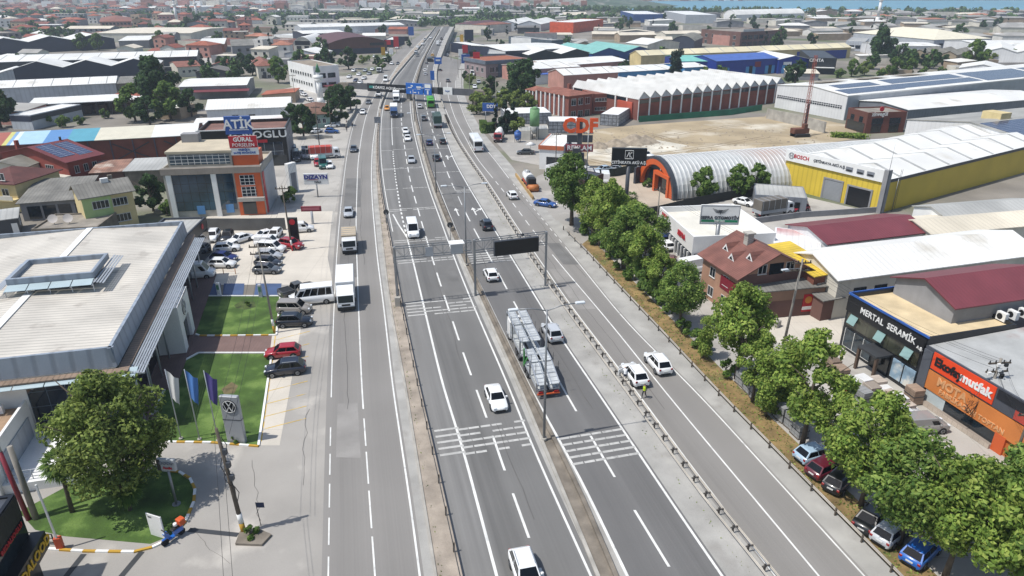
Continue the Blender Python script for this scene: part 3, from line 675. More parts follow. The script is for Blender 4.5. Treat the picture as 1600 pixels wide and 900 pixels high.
# ---------------------------------------------------------------- vehicles (local x points forward)
def loft(mb,st,zb,hw,mi=0):
    rows=[]
    for x,zt,ws,z0 in st:
        h=hw*ws;zm=z0+(zt-z0)*.55
        half=[(.80*h,z0),(.97*h,z0+.10),(h,zm),(.965*h,zt-.07),(.86*h,zt-.005)]
        rows.append([(x,-y,z)for y,z in half]+[(x,y,z)for y,z in reversed(half)])
    n=10
    vs=[p for r in rows for p in r];fs=[]
    for i in range(len(rows)-1):
        for k in range(n):fs.append((i*n+k,i*n+(k+1)%n,(i+1)*n+(k+1)%n,(i+1)*n+k))
    mb.add(vs,fs,mi,True);mb.add(rows[0],[tuple(range(n))],mi);mb.add(rows[-1],[tuple(range(n))],mi)
SPEC=dict(
 sedan=dict(L=4.55,W=1.80,H=1.45,st=[(2.27,.56,.78,.34),(2.2,.66,.86,.27),(1.95,.78,.96,.22),(1.0,.92,1,.2),(0,.95,1,.2),(-1.2,.97,1,.2),(-1.75,.98,.98,.22),(-2.15,.93,.92,.28),(-2.27,.7,.85,.36)],cab=(1.05,.30,-.95,-1.72),belt=.93,wb=(1.38,-1.3)),
 hatch=dict(L=4.1,W=1.77,H=1.5,st=[(2.05,.56,.78,.34),(1.98,.68,.86,.27),(1.75,.82,.96,.22),(.95,.96,1,.2),(0,.98,1,.2),(-1.2,1.0,1,.2),(-1.7,1.0,.97,.22),(-1.98,.95,.92,.28),(-2.05,.7,.86,.36)],cab=(1.0,.25,-1.42,-1.93),belt=.95,wb=(1.25,-1.25)),
 suv=dict(L=4.45,W=1.85,H=1.66,st=[(2.22,.66,.8,.38),(2.15,.8,.88,.3),(1.9,.95,.97,.26),(1.05,1.06,1,.25),(0,1.08,1,.25),(-1.4,1.1,1,.25),(-1.9,1.1,.98,.28),(-2.15,1.05,.93,.33),(-2.22,.75,.87,.42)],cab=(1.1,.4,-1.5,-2.08),belt=1.05,wb=(1.38,-1.32)),
 minivan=dict(L=4.4,W=1.82,H=1.82,st=[(2.2,.66,.8,.36),(2.12,.8,.88,.28),(1.8,.98,.97,.23),(1.15,1.1,1,.22),(0,1.12,1,.22),(-1.6,1.13,1,.22),(-2.1,1.12,.98,.26),(-2.2,.8,.93,.36)],cab=(1.3,.6,-2.0,-2.16),belt=1.08,wb=(1.35,-1.35)),
 van=dict(L=5.6,W=2.02,H=2.45,st=[(2.8,.75,.82,.4),(2.72,.95,.9,.3),(2.45,1.12,.98,.26),(1.9,1.28,1,.25),(0,1.3,1,.25),(-2.6,1.3,1,.25),(-2.76,1.25,.98,.3),(-2.8,.8,.95,.38)],cab=(2.05,1.2,-2.65,-2.76),belt=1.26,wb=(1.75,-1.75)),
 pickup=dict(L=5.25,W=1.92,H=1.8,st=[(2.62,.72,.8,.42),(2.55,.92,.88,.34),(2.25,1.05,.97,.3),(1.3,1.12,1,.3),(0,1.14,1,.3),(-.85,1.15,1,.3),(-.9,1.15,1,.3),(-2.5,1.15,.98,.32),(-2.62,1.05,.95,.42)],cab=(1.2,.5,-.6,-.85),belt=1.1,wb=(1.6,-1.6)),
)
_P={}
def wheel(r,w):
    k=('wheel',r,w)
    if k not in _P:
        mb=MB().cyl((0,-w/2,0),(0,w/2,0),r,n=16,sm=True);o=mb.build('wheel',tyre)
        rm=MB().cyl((0,-w/2-.012,0),(0,w/2+.012,0),r*.62,n=12,sm=False)
        for i in range(5):
            a=2*pi*i/5
            for s in (-1,1):rm.bar((0,s*(w/2+.016),0),(r*.6*cos(a),s*(w/2+.016),r*.6*sin(a)),.02,.05,1)
        ro=rm.build('rim',[rim,steeld])
        _P[k]=(o.data,ro.data);bpy.data.objects.remove(o);bpy.data.objects.remove(ro)
    return _P[k]
def add_wheel(rt,x,y,r,w):
    a,b=wheel(r,w);o=inst(a,'wheel',rt,(x,y,r));inst(b,'rim',o);return o
def lerp3(a,b,t):return tuple(a[i]+(b[i]-a[i])*t for i in range(3))
def pane(P,u0,u1,v0,v1,off):
    a,b,c,d=P
    f=lambda u,v:Vector(lerp3(lerp3(a,b,u),lerp3(d,c,u),v))
    q=[f(u0,v0),f(u1,v0),f(u1,v1),f(u0,v1)];nrm=(q[1]-q[0]).cross(q[3]-q[0]).normalized()
    return [p+nrm*off for p in q]+[p-nrm*.01 for p in q]
def add_pane(mb,P,u0,u1,v0,v1,off=.012,mi=0):mb.add(pane(P,u0,u1,v0,v1,off),[(0,1,2,3),(7,6,5,4),(0,1,5,4),(1,2,6,5),(2,3,7,6),(3,0,4,7)],mi)
def build_car(kind,glazing='car'):
    s=SPEC[kind];L_,hw,H,belt=s['L'],s['W']/2,s['H'],s['belt']
    rt=bpy.data.objects.new(kind,None);C.objects.link(rt);rt.empty_display_size=.3
    bp=paint('#e6e7e7');mb=MB();loft(mb,s['st'],0,hw)
    a,b,c,d=s['cab'];bw,rw=hw*.90,hw*(.72 if kind not in ('van','minivan')else .84)
    bt=belt-.03;zr=H-.02
    V=[(a,-bw,bt),(a,bw,bt),(d,bw,bt),(d,-bw,bt),(b,-rw,zr-.03),(b,rw,zr-.03),(c,rw,zr-.02),(c,-rw,zr-.02)]
    cx=(b+c)/2
    V2=V[:4]+V[4:]+[(b-.12,-rw*.8,zr+.02),(b-.12,rw*.8,zr+.02),(c+.12,rw*.8,zr+.02),(c+.12,-rw*.8,zr+.02)]
    mb.add(V2,[(0,1,5,4),(1,2,6,5),(2,3,7,6),(3,0,4,7),(8,9,10,11),(4,5,9,8),(5,6,10,9),(6,7,11,10),(7,4,8,11)])
    for wx in s['wb']:
        for sg in (-1,1):mb.cyl((wx,sg*hw*.9,.36),(wx,sg*hw*1.003,.36),.40,n=14,mi=1,sm=False)
    x0,x1=s['st'][0][0],s['st'][-1][0]
    mb.box(x0-.12,x0+.035,-hw*.6,hw*.6,.3,.44,1);mb.box(x1-.03,x1+.12,-hw*.62,hw*.62,.34,.48,1)
    mb.box(x1-.045,x1+.1,-.26,.26,.62 if kind!= 'sedan' else .55,.74 if kind!= 'sedan' else .66,2);mb.box(x0-.1,x0+.045,-.26,.26,.46,.56,2)
    if kind=='pickup':
        mb.box(-2.5,-.95,-hw*.82,hw*.82,1.12,1.165,1)
        for sg in (-1,1):mb.box(-2.55,-.9,sg*hw*.95-.05,sg*hw*.95+.05,1.1,1.22)
        mb.box(-2.6,-2.5,-hw*.93,hw*.93,1.05,1.22)
    mb.build('body',[bp,plast,frame],rt)
    F=(V[1],V[0],V[4],V[5]);Rr=(V[3],V[2],V[6],V[7]);Ls=(V[2],V[1],V[5],V[6]);Rs=(V[0],V[3],V[7],V[4])
    m_=MB();add_pane(m_,(V[0],V[1],V[5],V[4]),.06,.94,.08,.93);m_.build('windscreen',carglass,rt)
    if not (kind=='van' and glazing=='panel'):m_=MB();add_pane(m_,(V[2],V[3],V[7],V[6]),.08,.92,.12,.9);m_.build('rear_window',carglass,rt)
    for P,fl in ((Ls,True),(Rs,False)):
        m_=MB();e=(.05,.46,.5,.93)
        if kind in ('van','minivan')and glazing=='panel':e=None
        segs=[(.05,.44),(.47,.78),(.80,.94)]if kind in ('suv','minivan')else [(.06,.49),(.52,.92)]
        if kind=='pickup':segs=[(.1,.5),(.53,.95)]
        if kind=='van':segs=[(.05,.2),(.22,.42),(.44,.62),(.64,.8)]if glazing!= 'panel' else []
        if kind=='minivan' and glazing=='panel':segs=[]
        if fl:segs=[(u0,u1)for u0,u1 in segs]
        else:segs=[(1-u1,1-u0)for u0,u1 in segs]
        for u0,u1 in segs:add_pane(m_,P,u0,u1,.1,.88)
        if kind in ('van','minivan'):
            fx=(.72,.95)if kind=='minivan' else (.82,.955)
            if kind=='minivan' and glazing!= 'panel':pass
            else:
                u=(fx[0],fx[1])if fl else (1-fx[1],1-fx[0]);add_pane(m_,P,u[0],u[1],.08,.7)
        m_.build('side_window',carglass,rt)
    zl=.66 if kind in ('sedan','hatch')else .82
    if kind=='van':zl=.98
    for sg in (-1,1):
        MB().bbox(x0-.22,x0-.005,sg*hw*.62-.17,sg*hw*.62+.17,zl-.1,zl+.06,.03).build('headlight',lampw,rt)
        tz=zl+.12;MB().bbox(x1+.0,x1+.14,sg*hw*.74-.12,sg*hw*.74+.12,tz-.1,tz+.1,.03).build('tail_light',lampr,rt)
        o=MB().bbox(-.09,.09,-.11,.11,-.07,.08,.03).build('wing_mirror',bp,rt);o.location=(a-.35,sg*(hw+.07),belt+.06)
    r=.33 if kind in ('sedan','hatch')else .36
    for wx in s['wb']:
        for sg in (-1,1):add_wheel(rt,wx,sg*(hw-.1),r,.22)
    if kind=='suv':
        for sg in (-1,1):m_=MB().bar((b-.2,sg*rw*.93,zr+.06),(c+.2,sg*rw*.93,zr+.06),.05);m_.build('roof_rail',alu,rt)
    return rt
def box_truck(L_=6.6,bh=2.4,cabm=None,boxm=None,kind='box'):
    """lorry: cab in front (local +x), box or tarpaulin body behind"""
    rt=bpy.data.objects.new('lorry',None);C.objects.link(rt)
    hw=1.2;ch=2.5;x1=L_/2;cl=1.75
    mb=MB();P=[(x1-cl,.55),(x1,.55),(x1,1.35),(x1-.28,2.35),(x1-.55,ch),(x1-cl,ch)];n=len(P)
    vs=[(x,-hw*.93,z)for x,z in P]+[(x,hw*.93,z)for x,z in P]
    mb.add(vs,[tuple(range(n)),tuple(range(2*n-1,n-1,-1))]+[(i,(i+1)%n,n+(i+1)%n,n+i)for i in range(n)])
    if kind=='box':mb.add([(x1-cl,-hw*.9,ch),(x1-.6,-hw*.9,ch),(x1-cl,hw*.9,ch),(x1-.6,hw*.9,ch),(x1-cl,-hw*.9,ch+.75),(x1-cl,hw*.9,ch+.75)],[(0,1,4),(2,5,3),(1,3,5,4),(0,4,5,2)])
    mb.box(x1-.08,x1+.06,-hw*.94,hw*.94,.45,.8,1);mb.box(x1-.02,x1+.03,-.55,.55,.95,1.2,1)
    mb.build('cab',[cabm or paint('#e6e7e7'),plast],rt)
    m_=MB();add_pane(m_,((x1,hw*.93,1.35),(x1,-hw*.93,1.35),(x1-.28,-hw*.93,2.35),(x1-.28,hw*.93,2.35))[::-1],.06,.94,.05,.95,.015);m_.build('windscreen',carglass,rt)
    m_=MB()
    for sg in (-1,1):m_.add([(x1-.35,sg*hw*.94,1.45),(x1-1.25,sg*hw*.94,1.45),(x1-1.25,sg*hw*.94,2.2),(x1-.5,sg*hw*.94,2.2)],[(0,1,2,3)])
    m_.build('side_window',carglass,rt)
    mb=MB().box(-x1+.1,x1-cl,-.45,.45,.5,.85);mb.build('chassis',steeld,rt)
    mb=MB().bbox(-x1,x1-cl-.12,-hw,hw,.9,.9+bh,.04)
    if kind=='tarp':
        for i in range(5):x=-x1+.3+i*(L_-cl-.7)/4;mb.box(x-.04,x+.04,-hw-.03,hw+.03,1.5,.9+bh+.05,1)
        mb.box(-x1-.02,x1-cl-.1,-hw-.02,hw+.02,.9,1.5,1)
    mb.build('cargo_body',[boxm or white,alu],rt)
    for sg in (-1,1):
        MB().box(x1-.02,x1+.04,sg*.85-.2,sg*.85+.2,.86,1.05).build('headlight',lampw,rt)
        MB().bbox(x1-.25,x1-.05,sg*1.3-.09,sg*1.3+.09,1.5,2.0,.03).build('wing_mirror',plast,rt)
        MB().box(-x1-.03,-x1+.1,sg*.9-.2,sg*.9+.2,.68,.86).build('tail_light',lampr,rt)
        for wx in (x1-.95,-x1+1.3):add_wheel(rt,wx,sg*(hw-.18),.45,.3)
        MB().box(-x1+2,x1-cl-.9,sg*hw*.95-.03,sg*hw*.95+.03,.5,.8).build('side_guard',steel,rt)
    return rt
def coach(L_=9.5,H=3.1,W=2.45,bodym=None,bandm=None):
    rt=bpy.data.objects.new('coach',None);C.objects.link(rt);x1=L_/2;hw=W/2
    mb=MB().bbox(-x1,x1,-hw,hw,.4,H,.15);mb.box(-x1*.5,x1*.5,-.7,.7,H-.02,H+.2,0);mb.box(-x1-.03,x1+.03,-hw*.9,hw*.9,.38,.6,1)
    mb.build('body',[bodym or paint('#e6e7e7'),plast],rt)
    for sg in (-1,1):MB().box(-x1+.4,x1-.5,sg*hw-.02,sg*hw+.02,1.35,H-.55).build('side_window',carglass,rt)
    MB().box(x1-.02,x1+.02,-hw*.88,hw*.88,1.2,H-.35).build('windscreen',carglass,rt);MB().box(-x1-.02,-x1+.02,-hw*.8,hw*.8,1.7,H-.4).build('rear_window',carglass,rt)
    if bandm:MB().box(-x1-.015,x1+.015,-hw-.015,hw+.015,.6,1.25).build('lower_band',bandm,rt)
    for sg in (-1,1):
        MB().box(-x1-.04,-x1+.05,sg*hw*.8-.12,sg*hw*.8+.12,.8,1.2).build('tail_light',lampr,rt);MB().box(x1-.05,x1+.04,sg*hw*.7-.2,sg*hw*.7+.2,.75,.95).build('headlight',lampw,rt)
        for wx in (x1-2.2,-x1+2):add_wheel(rt,wx,sg*(hw-.14),.48,.3)
    return rt
_USED={}
def place(kind,color,px,py,head,label,cat='car',group=None,name='parked_car',maker=None,scale=1,key=None,worldz=0):
    """head: 'T' towards the camera along the road line given, 'A' away; or a pixel the nose points to"""
    k=key or kind
    if k not in _USED:_USED[k]=maker()if maker else build_car(kind.split('_')[0],'panel' if kind.endswith('_panel')else 'car');rt=_USED[k];fresh=True
    else:rt=copy_tree(_USED[k])
    rt.name=name
    p=G(px,py,worldz)
    if isinstance(head,tuple)and isinstance(head[0],str):d=L[head[1]].d(p.y);d=d if head[0]=='A' else -d
    else:d=G(*head)-G(px,py)
    rt.location=p;rt.rotation_euler=(0,0,atan2(d.y,d.x));rt.scale=(scale,)*3
    for q in ('label','category','group'):
        if q in rt:del rt[q]
    tag(rt,label,cat,group)
    if color:
        pm=paint(color)
        for ch in rt.children:
            if ch.name.split('.')[0]in ('body','wing_mirror','cab'):
                sl_=ch.material_slots[0];sl_.link='OBJECT';sl_.material=pm
    return rt
# ---------------------------------------------------------------- trees
def leafmat(name,cols,rough=.6,trans=.4):
    m=bpy.data.materials.new(name);m.use_nodes=True;n=m.node_tree.nodes;l=m.node_tree.links;b=n['Principled BSDF']
    g=n.new('ShaderNodeNewGeometry');r=n.new('ShaderNodeValToRGB');e=r.color_ramp
    for i,cc in enumerate(cols):
        el=e.elements[i]if i<2 else e.elements.new(.5)
        el.position=i/(len(cols)-1);el.color=hexc(cc)
    for i,el in enumerate(e.elements):pass
    l.new(g.outputs['Random Per Island'],r.inputs[0])
    tc=n.new('ShaderNodeTexCoord');nz=n.new('ShaderNodeTexNoise');nz.inputs['Scale'].default_value=.5;l.new(tc.outputs['Object'],nz.inputs['Vector'])
    mx=n.new('ShaderNodeMix');mx.data_type='RGBA';mx.blend_type='MULTIPLY';mx.inputs[0].default_value=1
    mr=n.new('ShaderNodeMapRange');mr.inputs[1].default_value=.3;mr.inputs[2].default_value=.7;mr.inputs[3].default_value=.75;mr.inputs[4].default_value=1.25;l.new(nz.outputs[0],mr.inputs[0])
    l.new(r.outputs[0],mx.inputs[6]);l.new(mr.outputs[0],mx.inputs[7])
    l.new(mx.outputs[2],b.inputs['Base Color']);b.inputs['Roughness'].default_value=rough;b.inputs['Specular IOR Level'].default_value=.25
    tr=n.new('ShaderNodeBsdfTranslucent');l.new(mx.outputs[2],tr.inputs[0]);ms=n.new('ShaderNodeMixShader');ms.inputs[0].default_value=trans
    l.new(b.outputs[0],ms.inputs[1]);l.new(tr.outputs[0],ms.inputs[2]);l.new(ms.outputs[0],n['Material Output'].inputs[0]);return m
leaf_b=leafmat('bright_leaves',['#4f6a2d','#7c9641','#a3b15a']);leaf_d=leafmat('dark_leaves',['#243a1c','#36512a','#4d6a38']);leaf_m=leafmat('mid_leaves',['#3c5724','#5b7835','#7a8f46']);leaf_o=leafmat('olive_leaves',['#47592a','#6f813b','#98a558']);leaf_x=leafmat('conifer_needles',['#17281b','#22382a','#304734']);leaf_p=leafmat('fresh_leaves',['#476430','#6e8a3f','#94a556'])
leaf_far=leafmat('far_leaves',['#2f4526','#45602f','#5a733c'],trans=.1)
bark=mat('tree_bark','#5d5348',.95,var=.2,vs=2)
def crown_mesh(name,rx,rz,zc,lobes,n,leaf,m,seed,shape='round',gaps=.5,tp=.45):
    rnd=random.Random(seed);vs=[];fs=[];cs=[]
    for i in range(lobes):
        a=rnd.uniform(0,2*pi)+i*2.4;t=rnd.random()
        if shape=='round':
            ze=-.95+1.95*(i+rnd.random())/lobes;rr=math.sqrt(max(0,1-(ze*.95)**2))*rnd.uniform(.3,.84)*(1-tp*ze if ze>0 else 1)
            cs.append((rx*rr*cos(a),rx*rr*sin(a),zc+rz*ze*.82,rx*rnd.uniform(.2,.38)*(1-.3*max(0,ze))))
        elif shape=='cone':
            rr=(1-t)*rnd.uniform(.4,.75);cs.append((rx*rr*cos(a),rx*rr*sin(a),zc+rz*(2*t-1)*.85,rx*(.2+.3*(1-t))))
        else:
            rr=rnd.uniform(.1,.5);cs.append((rx*rr*cos(a),rx*rr*sin(a),zc+rz*(2*t-1)*.8,rx*rnd.uniform(.4,.6)))
    wsum=sum(c[3]**2 for c in cs)
    for (cx,cy,cz,r)in cs:
        for j in range(int(n*r*r/wsum)):
            u=rnd.uniform(-1,1);a=rnd.uniform(0,2*pi);s=math.sqrt(1-u*u);d=Vector((s*cos(a),s*sin(a),u))
            if d.z<-.5 and rnd.random()<.6:continue
            p=Vector((cx,cy,cz))+d*r*(1-gaps*rnd.random()**1.6)*Vector((1,1,.85)).z
            nr=(d+Vector((rnd.gauss(0,.55),rnd.gauss(0,.55),rnd.gauss(.25,.5)))).normalized()
            t1=nr.orthogonal().normalized();t1=Matrix.Rotation(rnd.uniform(0,6.28),3,nr)@ t1;t2=nr.cross(t1)
            k=leaf*rnd.uniform(.6,1.25);o=len(vs)
            vs+=[p-t1*k*.6,p+t2*k*.34-nr*k*.08,p+t1*k*.6,p-t2*k*.34-nr*k*.08];fs.append((o,o+1,o+2,o+3))
    me=bpy.data.meshes.new(name);me.from_pydata([tuple(v)for v in vs],[],fs);me.materials.append(m);me.update();return me
def trunk_mesh(h,r,branches,rx,seed,top=.75):
    rnd=random.Random(seed);mb=MB()
    pts=[(0,0,-.1)]
    for i in range(1,5):pts.append((rnd.uniform(-.12,.12)*i*.5,rnd.uniform(-.12,.12)*i*.5,h*top*i/4))
    mb.tube(pts,[r*1.25,r,r*.8,r*.6,r*.35],8)
    for i in range(branches):
        a=i*2.4+rnd.random();z=h*rnd.uniform(.32,.6);e=rx*rnd.uniform(.5,.8)
        mb.tube([(0,0,z),(e*.45*cos(a),e*.45*sin(a),z+h*.12),(e*cos(a),e*sin(a),z+h*rnd.uniform(.2,.34))],[r*.5,r*.33,r*.12],6)
    return mb
_T={}
def tree_kind(k):
    if k in _T:return _T[k]
    P=dict(
     plane0=(3.8,10.6,.19,44,12000,.31,leaf_b,'round'),plane1=(3.4,11.0,.18,36,10000,.31,leaf_b,'round'),plane2=(4.2,9.8,.2,46,13000,.31,leaf_p,'round'),slim=(2.3,8.6,.13,22,7500,.30,leaf_b,'tall'),big=(4.4,10.6,.26,46,16000,.36,leaf_m,'round'),olive0=(5.4,12.8,.26,64,24000,.31,leaf_o,'low'),
     mid0=(3.8,8.2,.2,22,3000,.72,leaf_m,'low'),mid1=(3.6,7.4,.2,20,2800,.72,leaf_d,'low'),mid2=(3.9,7.0,.2,20,2700,.72,leaf_o,'low'),oak=(5.6,13.0,.34,34,6000,.8,leaf_d,'low'),tall=(3.4,14,.3,26,4200,.75,leaf_x,'tall'),
     cypress=(.9,7.5,.12,10,700,.6,leaf_x,'cone'),conifer=(2.2,8.5,.2,16,1500,.7,leaf_x,'cone'),bush=(1.6,2.2,.06,12,900,.42,leaf_m,'low'),shrub=(.8,1.0,.04,7,330,.26,leaf_m,'low'),
     far0=(4.8,8.5,.3,12,520,1.7,leaf_far,'low'),far1=(4.2,8.5,.3,10,460,1.6,leaf_d,'low'),far2=(1.5,10,.2,7,200,1.2,leaf_x,'cone'))[k]
    rx,h,r,lo,n,ls,m,sh=P
    rz={'round':h*.40,'low':h*.45}.get(sh,h*.45)
    zc={'round':h*.61,'low':h*.54}.get(sh,h*.53)
    if sh=='low':sh='round'
    cm=crown_mesh('crown',rx,rz,zc,lo,n,ls,m,sum(map(ord,k)),sh,.62 if n>7000 else .5,.62 if k in ('olive0','plane1')else .45)
    tm=trunk_mesh(h,r,0 if sh=='cone' else 5,rx,sum(map(ord,k))+1,.8 if sh!= 'round' else .7)
    to=tm.build('trunk',bark);td=to.data;bpy.data.objects.remove(to)
    _T[k]=(cm,td);return _T[k]
def tree(kind,loc,s,label,cat='tree',name='tree',group=None,sz=1):
    cm,td=tree_kind(kind);rt=thing(name,label,cat,loc,random.uniform(0,6.28),group);rt.scale=(s,s,s*sz)
    inst(td,'trunk',rt);inst(cm,'crown',rt);return rt
# ================================================================ LEFT SIDE BUILDINGS
def local(b,p):
    q=p-Vector((b.o.x,b.o.y,0));c,s=cos(-b.yaw),sin(-b.yaw);return Vector((q.x*c-q.y*s,q.x*s+q.y*c,p.z))
def along(b,pxl,z=0):return local(b,G(*pxl,z))
# ---- car dealership in the foreground
zr=8.6;B_,K_=G(172,544,zr),G(285,347,zr);dv=K_-B_;dd=Vector((dv.x,dv.y)).length;yw=atan2(dv.y,dv.x)-pi/2
wv=24;A_=(B_.x-wv*cos(yw),B_.y-wv*sin(yw))
metalroof=mat('standing_seam_roof','#c9c3b8',.55,var=.1,vs=.2,stripes=('y',.62,.3),streak=0,tint=('#a39c92',.35,.6))
b=building('car_dealership','large car dealership with pale seamed metal roof, glass front and louvred canopy beside the lawns','showroom',None,None,None,8.0,'gable',.55,'y',wall=white,roofm=metalroof,over=.0,world=(A_,yw,wv,dd),thick=.1)
VW=b;w,d=b.w,b.d
mb=MB()
p0,p1=roof_pt(b,0,w/2,.02),roof_pt(b,d,w/2,.02);mb.bar(p0,p1,.8,.08);mb.build('ridge_cap',white,b.roof)
panel_m=mat('parapet_panels','#8f99a5',.45,var=.07,vs=.3,stripes=('x',1.55,.22));
def para(face,u0,u1):
    L0=MB();o=.35
    (x,y,z),rz=on_face(b,face,u0,6.75)
    L0.add([(0,-.35,0),(u1-u0,-.35,0),(u1-u0,0,0),(0,0,0),(0,-.12,2.0),(u1-u0,-.12,2.0),(u1-u0,.18,2.0),(0,.18,2.0)],[(3,2,1,0),(4,5,6,7),(0,1,5,4),(1,2,6,5),(2,3,7,6),(3,0,4,7)])
    q=L0.build('parapet',panel_m,b.root);q.location=(x,y,z);q.rotation_euler=(0,0,rz)
para('r',-.3,d+.1);para('f',-1,w+.3);para('b',0,w)
ledgem=mat('brown_ledge_sheet','#8a7767',.7,var=.12,stripes=('y',.5,.3));ledgex=mat('brown_ledge_sheet_x','#8a7767',.7,var=.12,stripes=('x',.5,.3))
MB().box(w+.36,w+1.35,-1.2,d,6.45,6.6).build('roof_ledge',ledgem,b.root)
MB().box(w-13.5,w+.35,-1.2,-.36,6.45,6.6).build('roof_ledge',ledgex,b.root)
mb=MB();lz=6.4
for i in range(6):x=w+1.4+i*.24;mb.box(x,x+.17,-1.4,d-1,lz-.02*i,lz+.05-.02*i)
for i in range(24):y=-1.3+i*(d-.2)/24;mb.box(w+1.36,w+2.85,y-.04,y+.04,lz-.2,lz-.03)
mb.build('sun_louvre',alu,b.root)
gl_w=mat('frosted_canopy_glass','#a8b8bd',.15,var=.05,fine=0)
for i in range(6):
    x0=w-13.4+i*2.6;q=MB();q.add([(x0,-.4,6.5),(x0+2.5,-.4,6.5),(x0+2.5,-1.7,6.2),(x0,-1.7,6.2),(x0,-.4,6.56),(x0+2.5,-.4,6.56),(x0+2.5,-1.7,6.26),(x0,-1.7,6.26)],[(3,2,1,0),(4,5,6,7),(0,1,5,4),(1,2,6,5),(2,3,7,6),(3,0,4,7)])
    q.build('glass_canopy',gl_w,b.root)
panel(b,'r','glass_front',-.02,d-.3,.15,6.4,glassdy,.08)
gxl=along(b,(52,640),3).x
panel(b,'f','glass_front',gxl,w+.02,.1,6.3,glassd,.1)
for i in range(10):y=.5+i*(d-1)/9;MB().cyl((w+1.3,y,0),(w+1.3,y,6.4),.11,n=8).build('column',alu,b.root)
MB().box(w+.02,w+3.2,6,d,.0,.18).build('front_step',pave,b.root)
e0=along(b,(267,556));e1=along(b,(283,518));pu0,pu1=e0.y,e1.y;px_=w+3.0
mb=MB();T=.4;ph=6.05
mb.box(w+.1,px_,pu0,pu0+T,0,ph);mb.box(w+.1,px_,pu1-T,pu1,0,ph);mb.box(px_-T,px_,pu0+T,pu1-T,3.4,ph);mb.box(w+.1,px_,pu0+T,pu1-T,ph-.3,ph-.01)
mb.box(px_-T,px_,pu0+T,pu0+1.6,0,3.4);mb.box(px_-T,px_,pu1-1.6,pu1-T,0,3.4)
portal=mb.build('entrance_portal',white,b.root)
def emblem(parent,x,y,z,r,rz,dark=black,light=white):
    """disc with a ring and a V above a W"""
    e=MB().cyl((0,0.03,0),(0,-.05,0),r,n=28,sm=False).build('emblem',dark,parent);e.location=(x,y,z);e.rotation_euler=(0,0,rz)
    g=MB();t=r*.09;n=28
    for i in range(n):
        a0,a1=2*pi*i/n,2*pi*(i+1)/n;g.bar((r*.9*cos(a0),-.06,r*.9*sin(a0)),(r*.9*cos(a1),-.06,r*.9*sin(a1)),.03,t)
    for pts in ([(-.38,.78),(0,.08),(.38,.78)],[(-.72,.42),(-.36,-.72),(0,.0),(.36,-.72),(.72,.42)]):
        for i in range(len(pts)-1):g.bar((pts[i][0]*r,-.06,pts[i][1]*r),(pts[i+1][0]*r,-.06,pts[i+1][1]*r),.03,t*1.3)
    g.build('emblem_strokes',light,e)
emblem(portal,px_+.02,(pu0+pu1)/2-.1,4.75,.95,pi/2)
MB().box(px_-T-.1,px_-T+.06,pu0+1.6,pu1-1.6,.1,3.3).build('glass_door',glass,portal)
q=[along(b,p,10.3)for p in ((14,437),(147,425),(166,397),(38,404))]
x0=(q[0].x+q[3].x)/2;x1=(q[1].x+q[2].x)/2;y0=(q[0].y+q[1].y)/2;y1=(q[2].y+q[3].y)/2
mb=MB();t=.35
for a in ((x0,x1,y0,y0+t),(x0,x1,y1-t,y1),(x0,x0+t,y0+t,y1-t),(x1-t,x1,y0+t,y1-t)):mb.box(*a,9.6,10.3)
lan=mb.build('roof_lantern',panel_m,b.root)
MB().box(x0+t,x1-t,y0+t,y1-t,9.6,9.72).build('lantern_roof',metalroof,lan)
MB().box(x0+.6,x1-.6,y0+.6,y1-.6,8.1,9.6).build('lantern_window',glass,lan)
mb=MB()
for i in range(4):
    mb.box(x0-.2-.28*i-.18,x0-.2-.28*i,y0-1.2,y1+1.2,9.55-.06*i,9.6-.06*i);mb.box(x1+.2+.28*i,x1+.38+.28*i,y0-1.2,y1+1.2,9.55-.06*i,9.6-.06*i)
for i in range(5):x=x0+(x1-x0)*i/4;mb.bar((x,y0,9.5),(x,y0-1.3,9.2),.08);mb.bar((x,y0-.9,9.2),(x,y0-.9,8.1),.08)
mb.build('lantern_louvre',alu,lan)
for i in range(4):
    xa=x0+(x1-x0)*i/4+.05;xb=x0+(x1-x0)*(i+1)/4-.05;q_=MB().add([(xa,y0-.05,9.58),(xb,y0-.05,9.58),(xb,y0-1.3,9.3),(xa,y0-1.3,9.3)],[(0,1,2,3)]);q_.add([(xa,y0-.05,9.62),(xb,y0-.05,9.62),(xb,y0-1.3,9.34),(xa,y0-1.3,9.34)],[(0,1,2,3)]);q_.build('lantern_canopy',gl_w,lan)
a=along(b,(40,690));W0=gxl-.1
wing=MB().box(W0-6,W0,-9,-.36,0,3.6)
wing.box(W0-6,W0,-9,-8.75,3.6,4.4);wing.box(W0-.25,W0,-8.75,-.4,3.6,4.4);wing.build('side_wing',white,b.root)
MB().box(W0-5.9,W0-.3,-8.7,-.4,3.601,3.66).build('terrace',mat('terrace_tiles','#a58a70',.85,var=.1,grid=(.6,.6,.03,'#7d6a58')),b.root)
panel_=MB().box(W0+.01,W0+.1,-7.6,-1.2,.4,3.0).build('side_shutter',lgreyy,b.root)
ac_b=MB().box(-.45,.45,-.2,.2,0,.75);ac_b.cyl((-.1,-.21,.38),(-.1,-.19,.38),.28,n=14,mi=1)
def ac_unit(loc,rz,label,group='air conditioner units'):
    if 'ac' not in _P:_P['ac']=ac_b.build('ac',[white,plast]);o=_P['ac']
    else:o=_P['ac'].copy();C.objects.link(o)
    o.name='air_conditioner';o.location=loc;o.rotation_euler=(0,0,rz);return tag(o,label,'air conditioner',group)
pw=VW.root.matrix_basis@ Vector((W0-2.2,-1.0,3.67));ac_unit(pw,yw,'white air conditioner unit on the small terrace at the left edge of the dealership')
mb=MB()
for i in range(7):x=W0+.3+i*1.0;mb.cyl((x,-8.2,.9),(x,-8.2,1.9),.04,n=6)
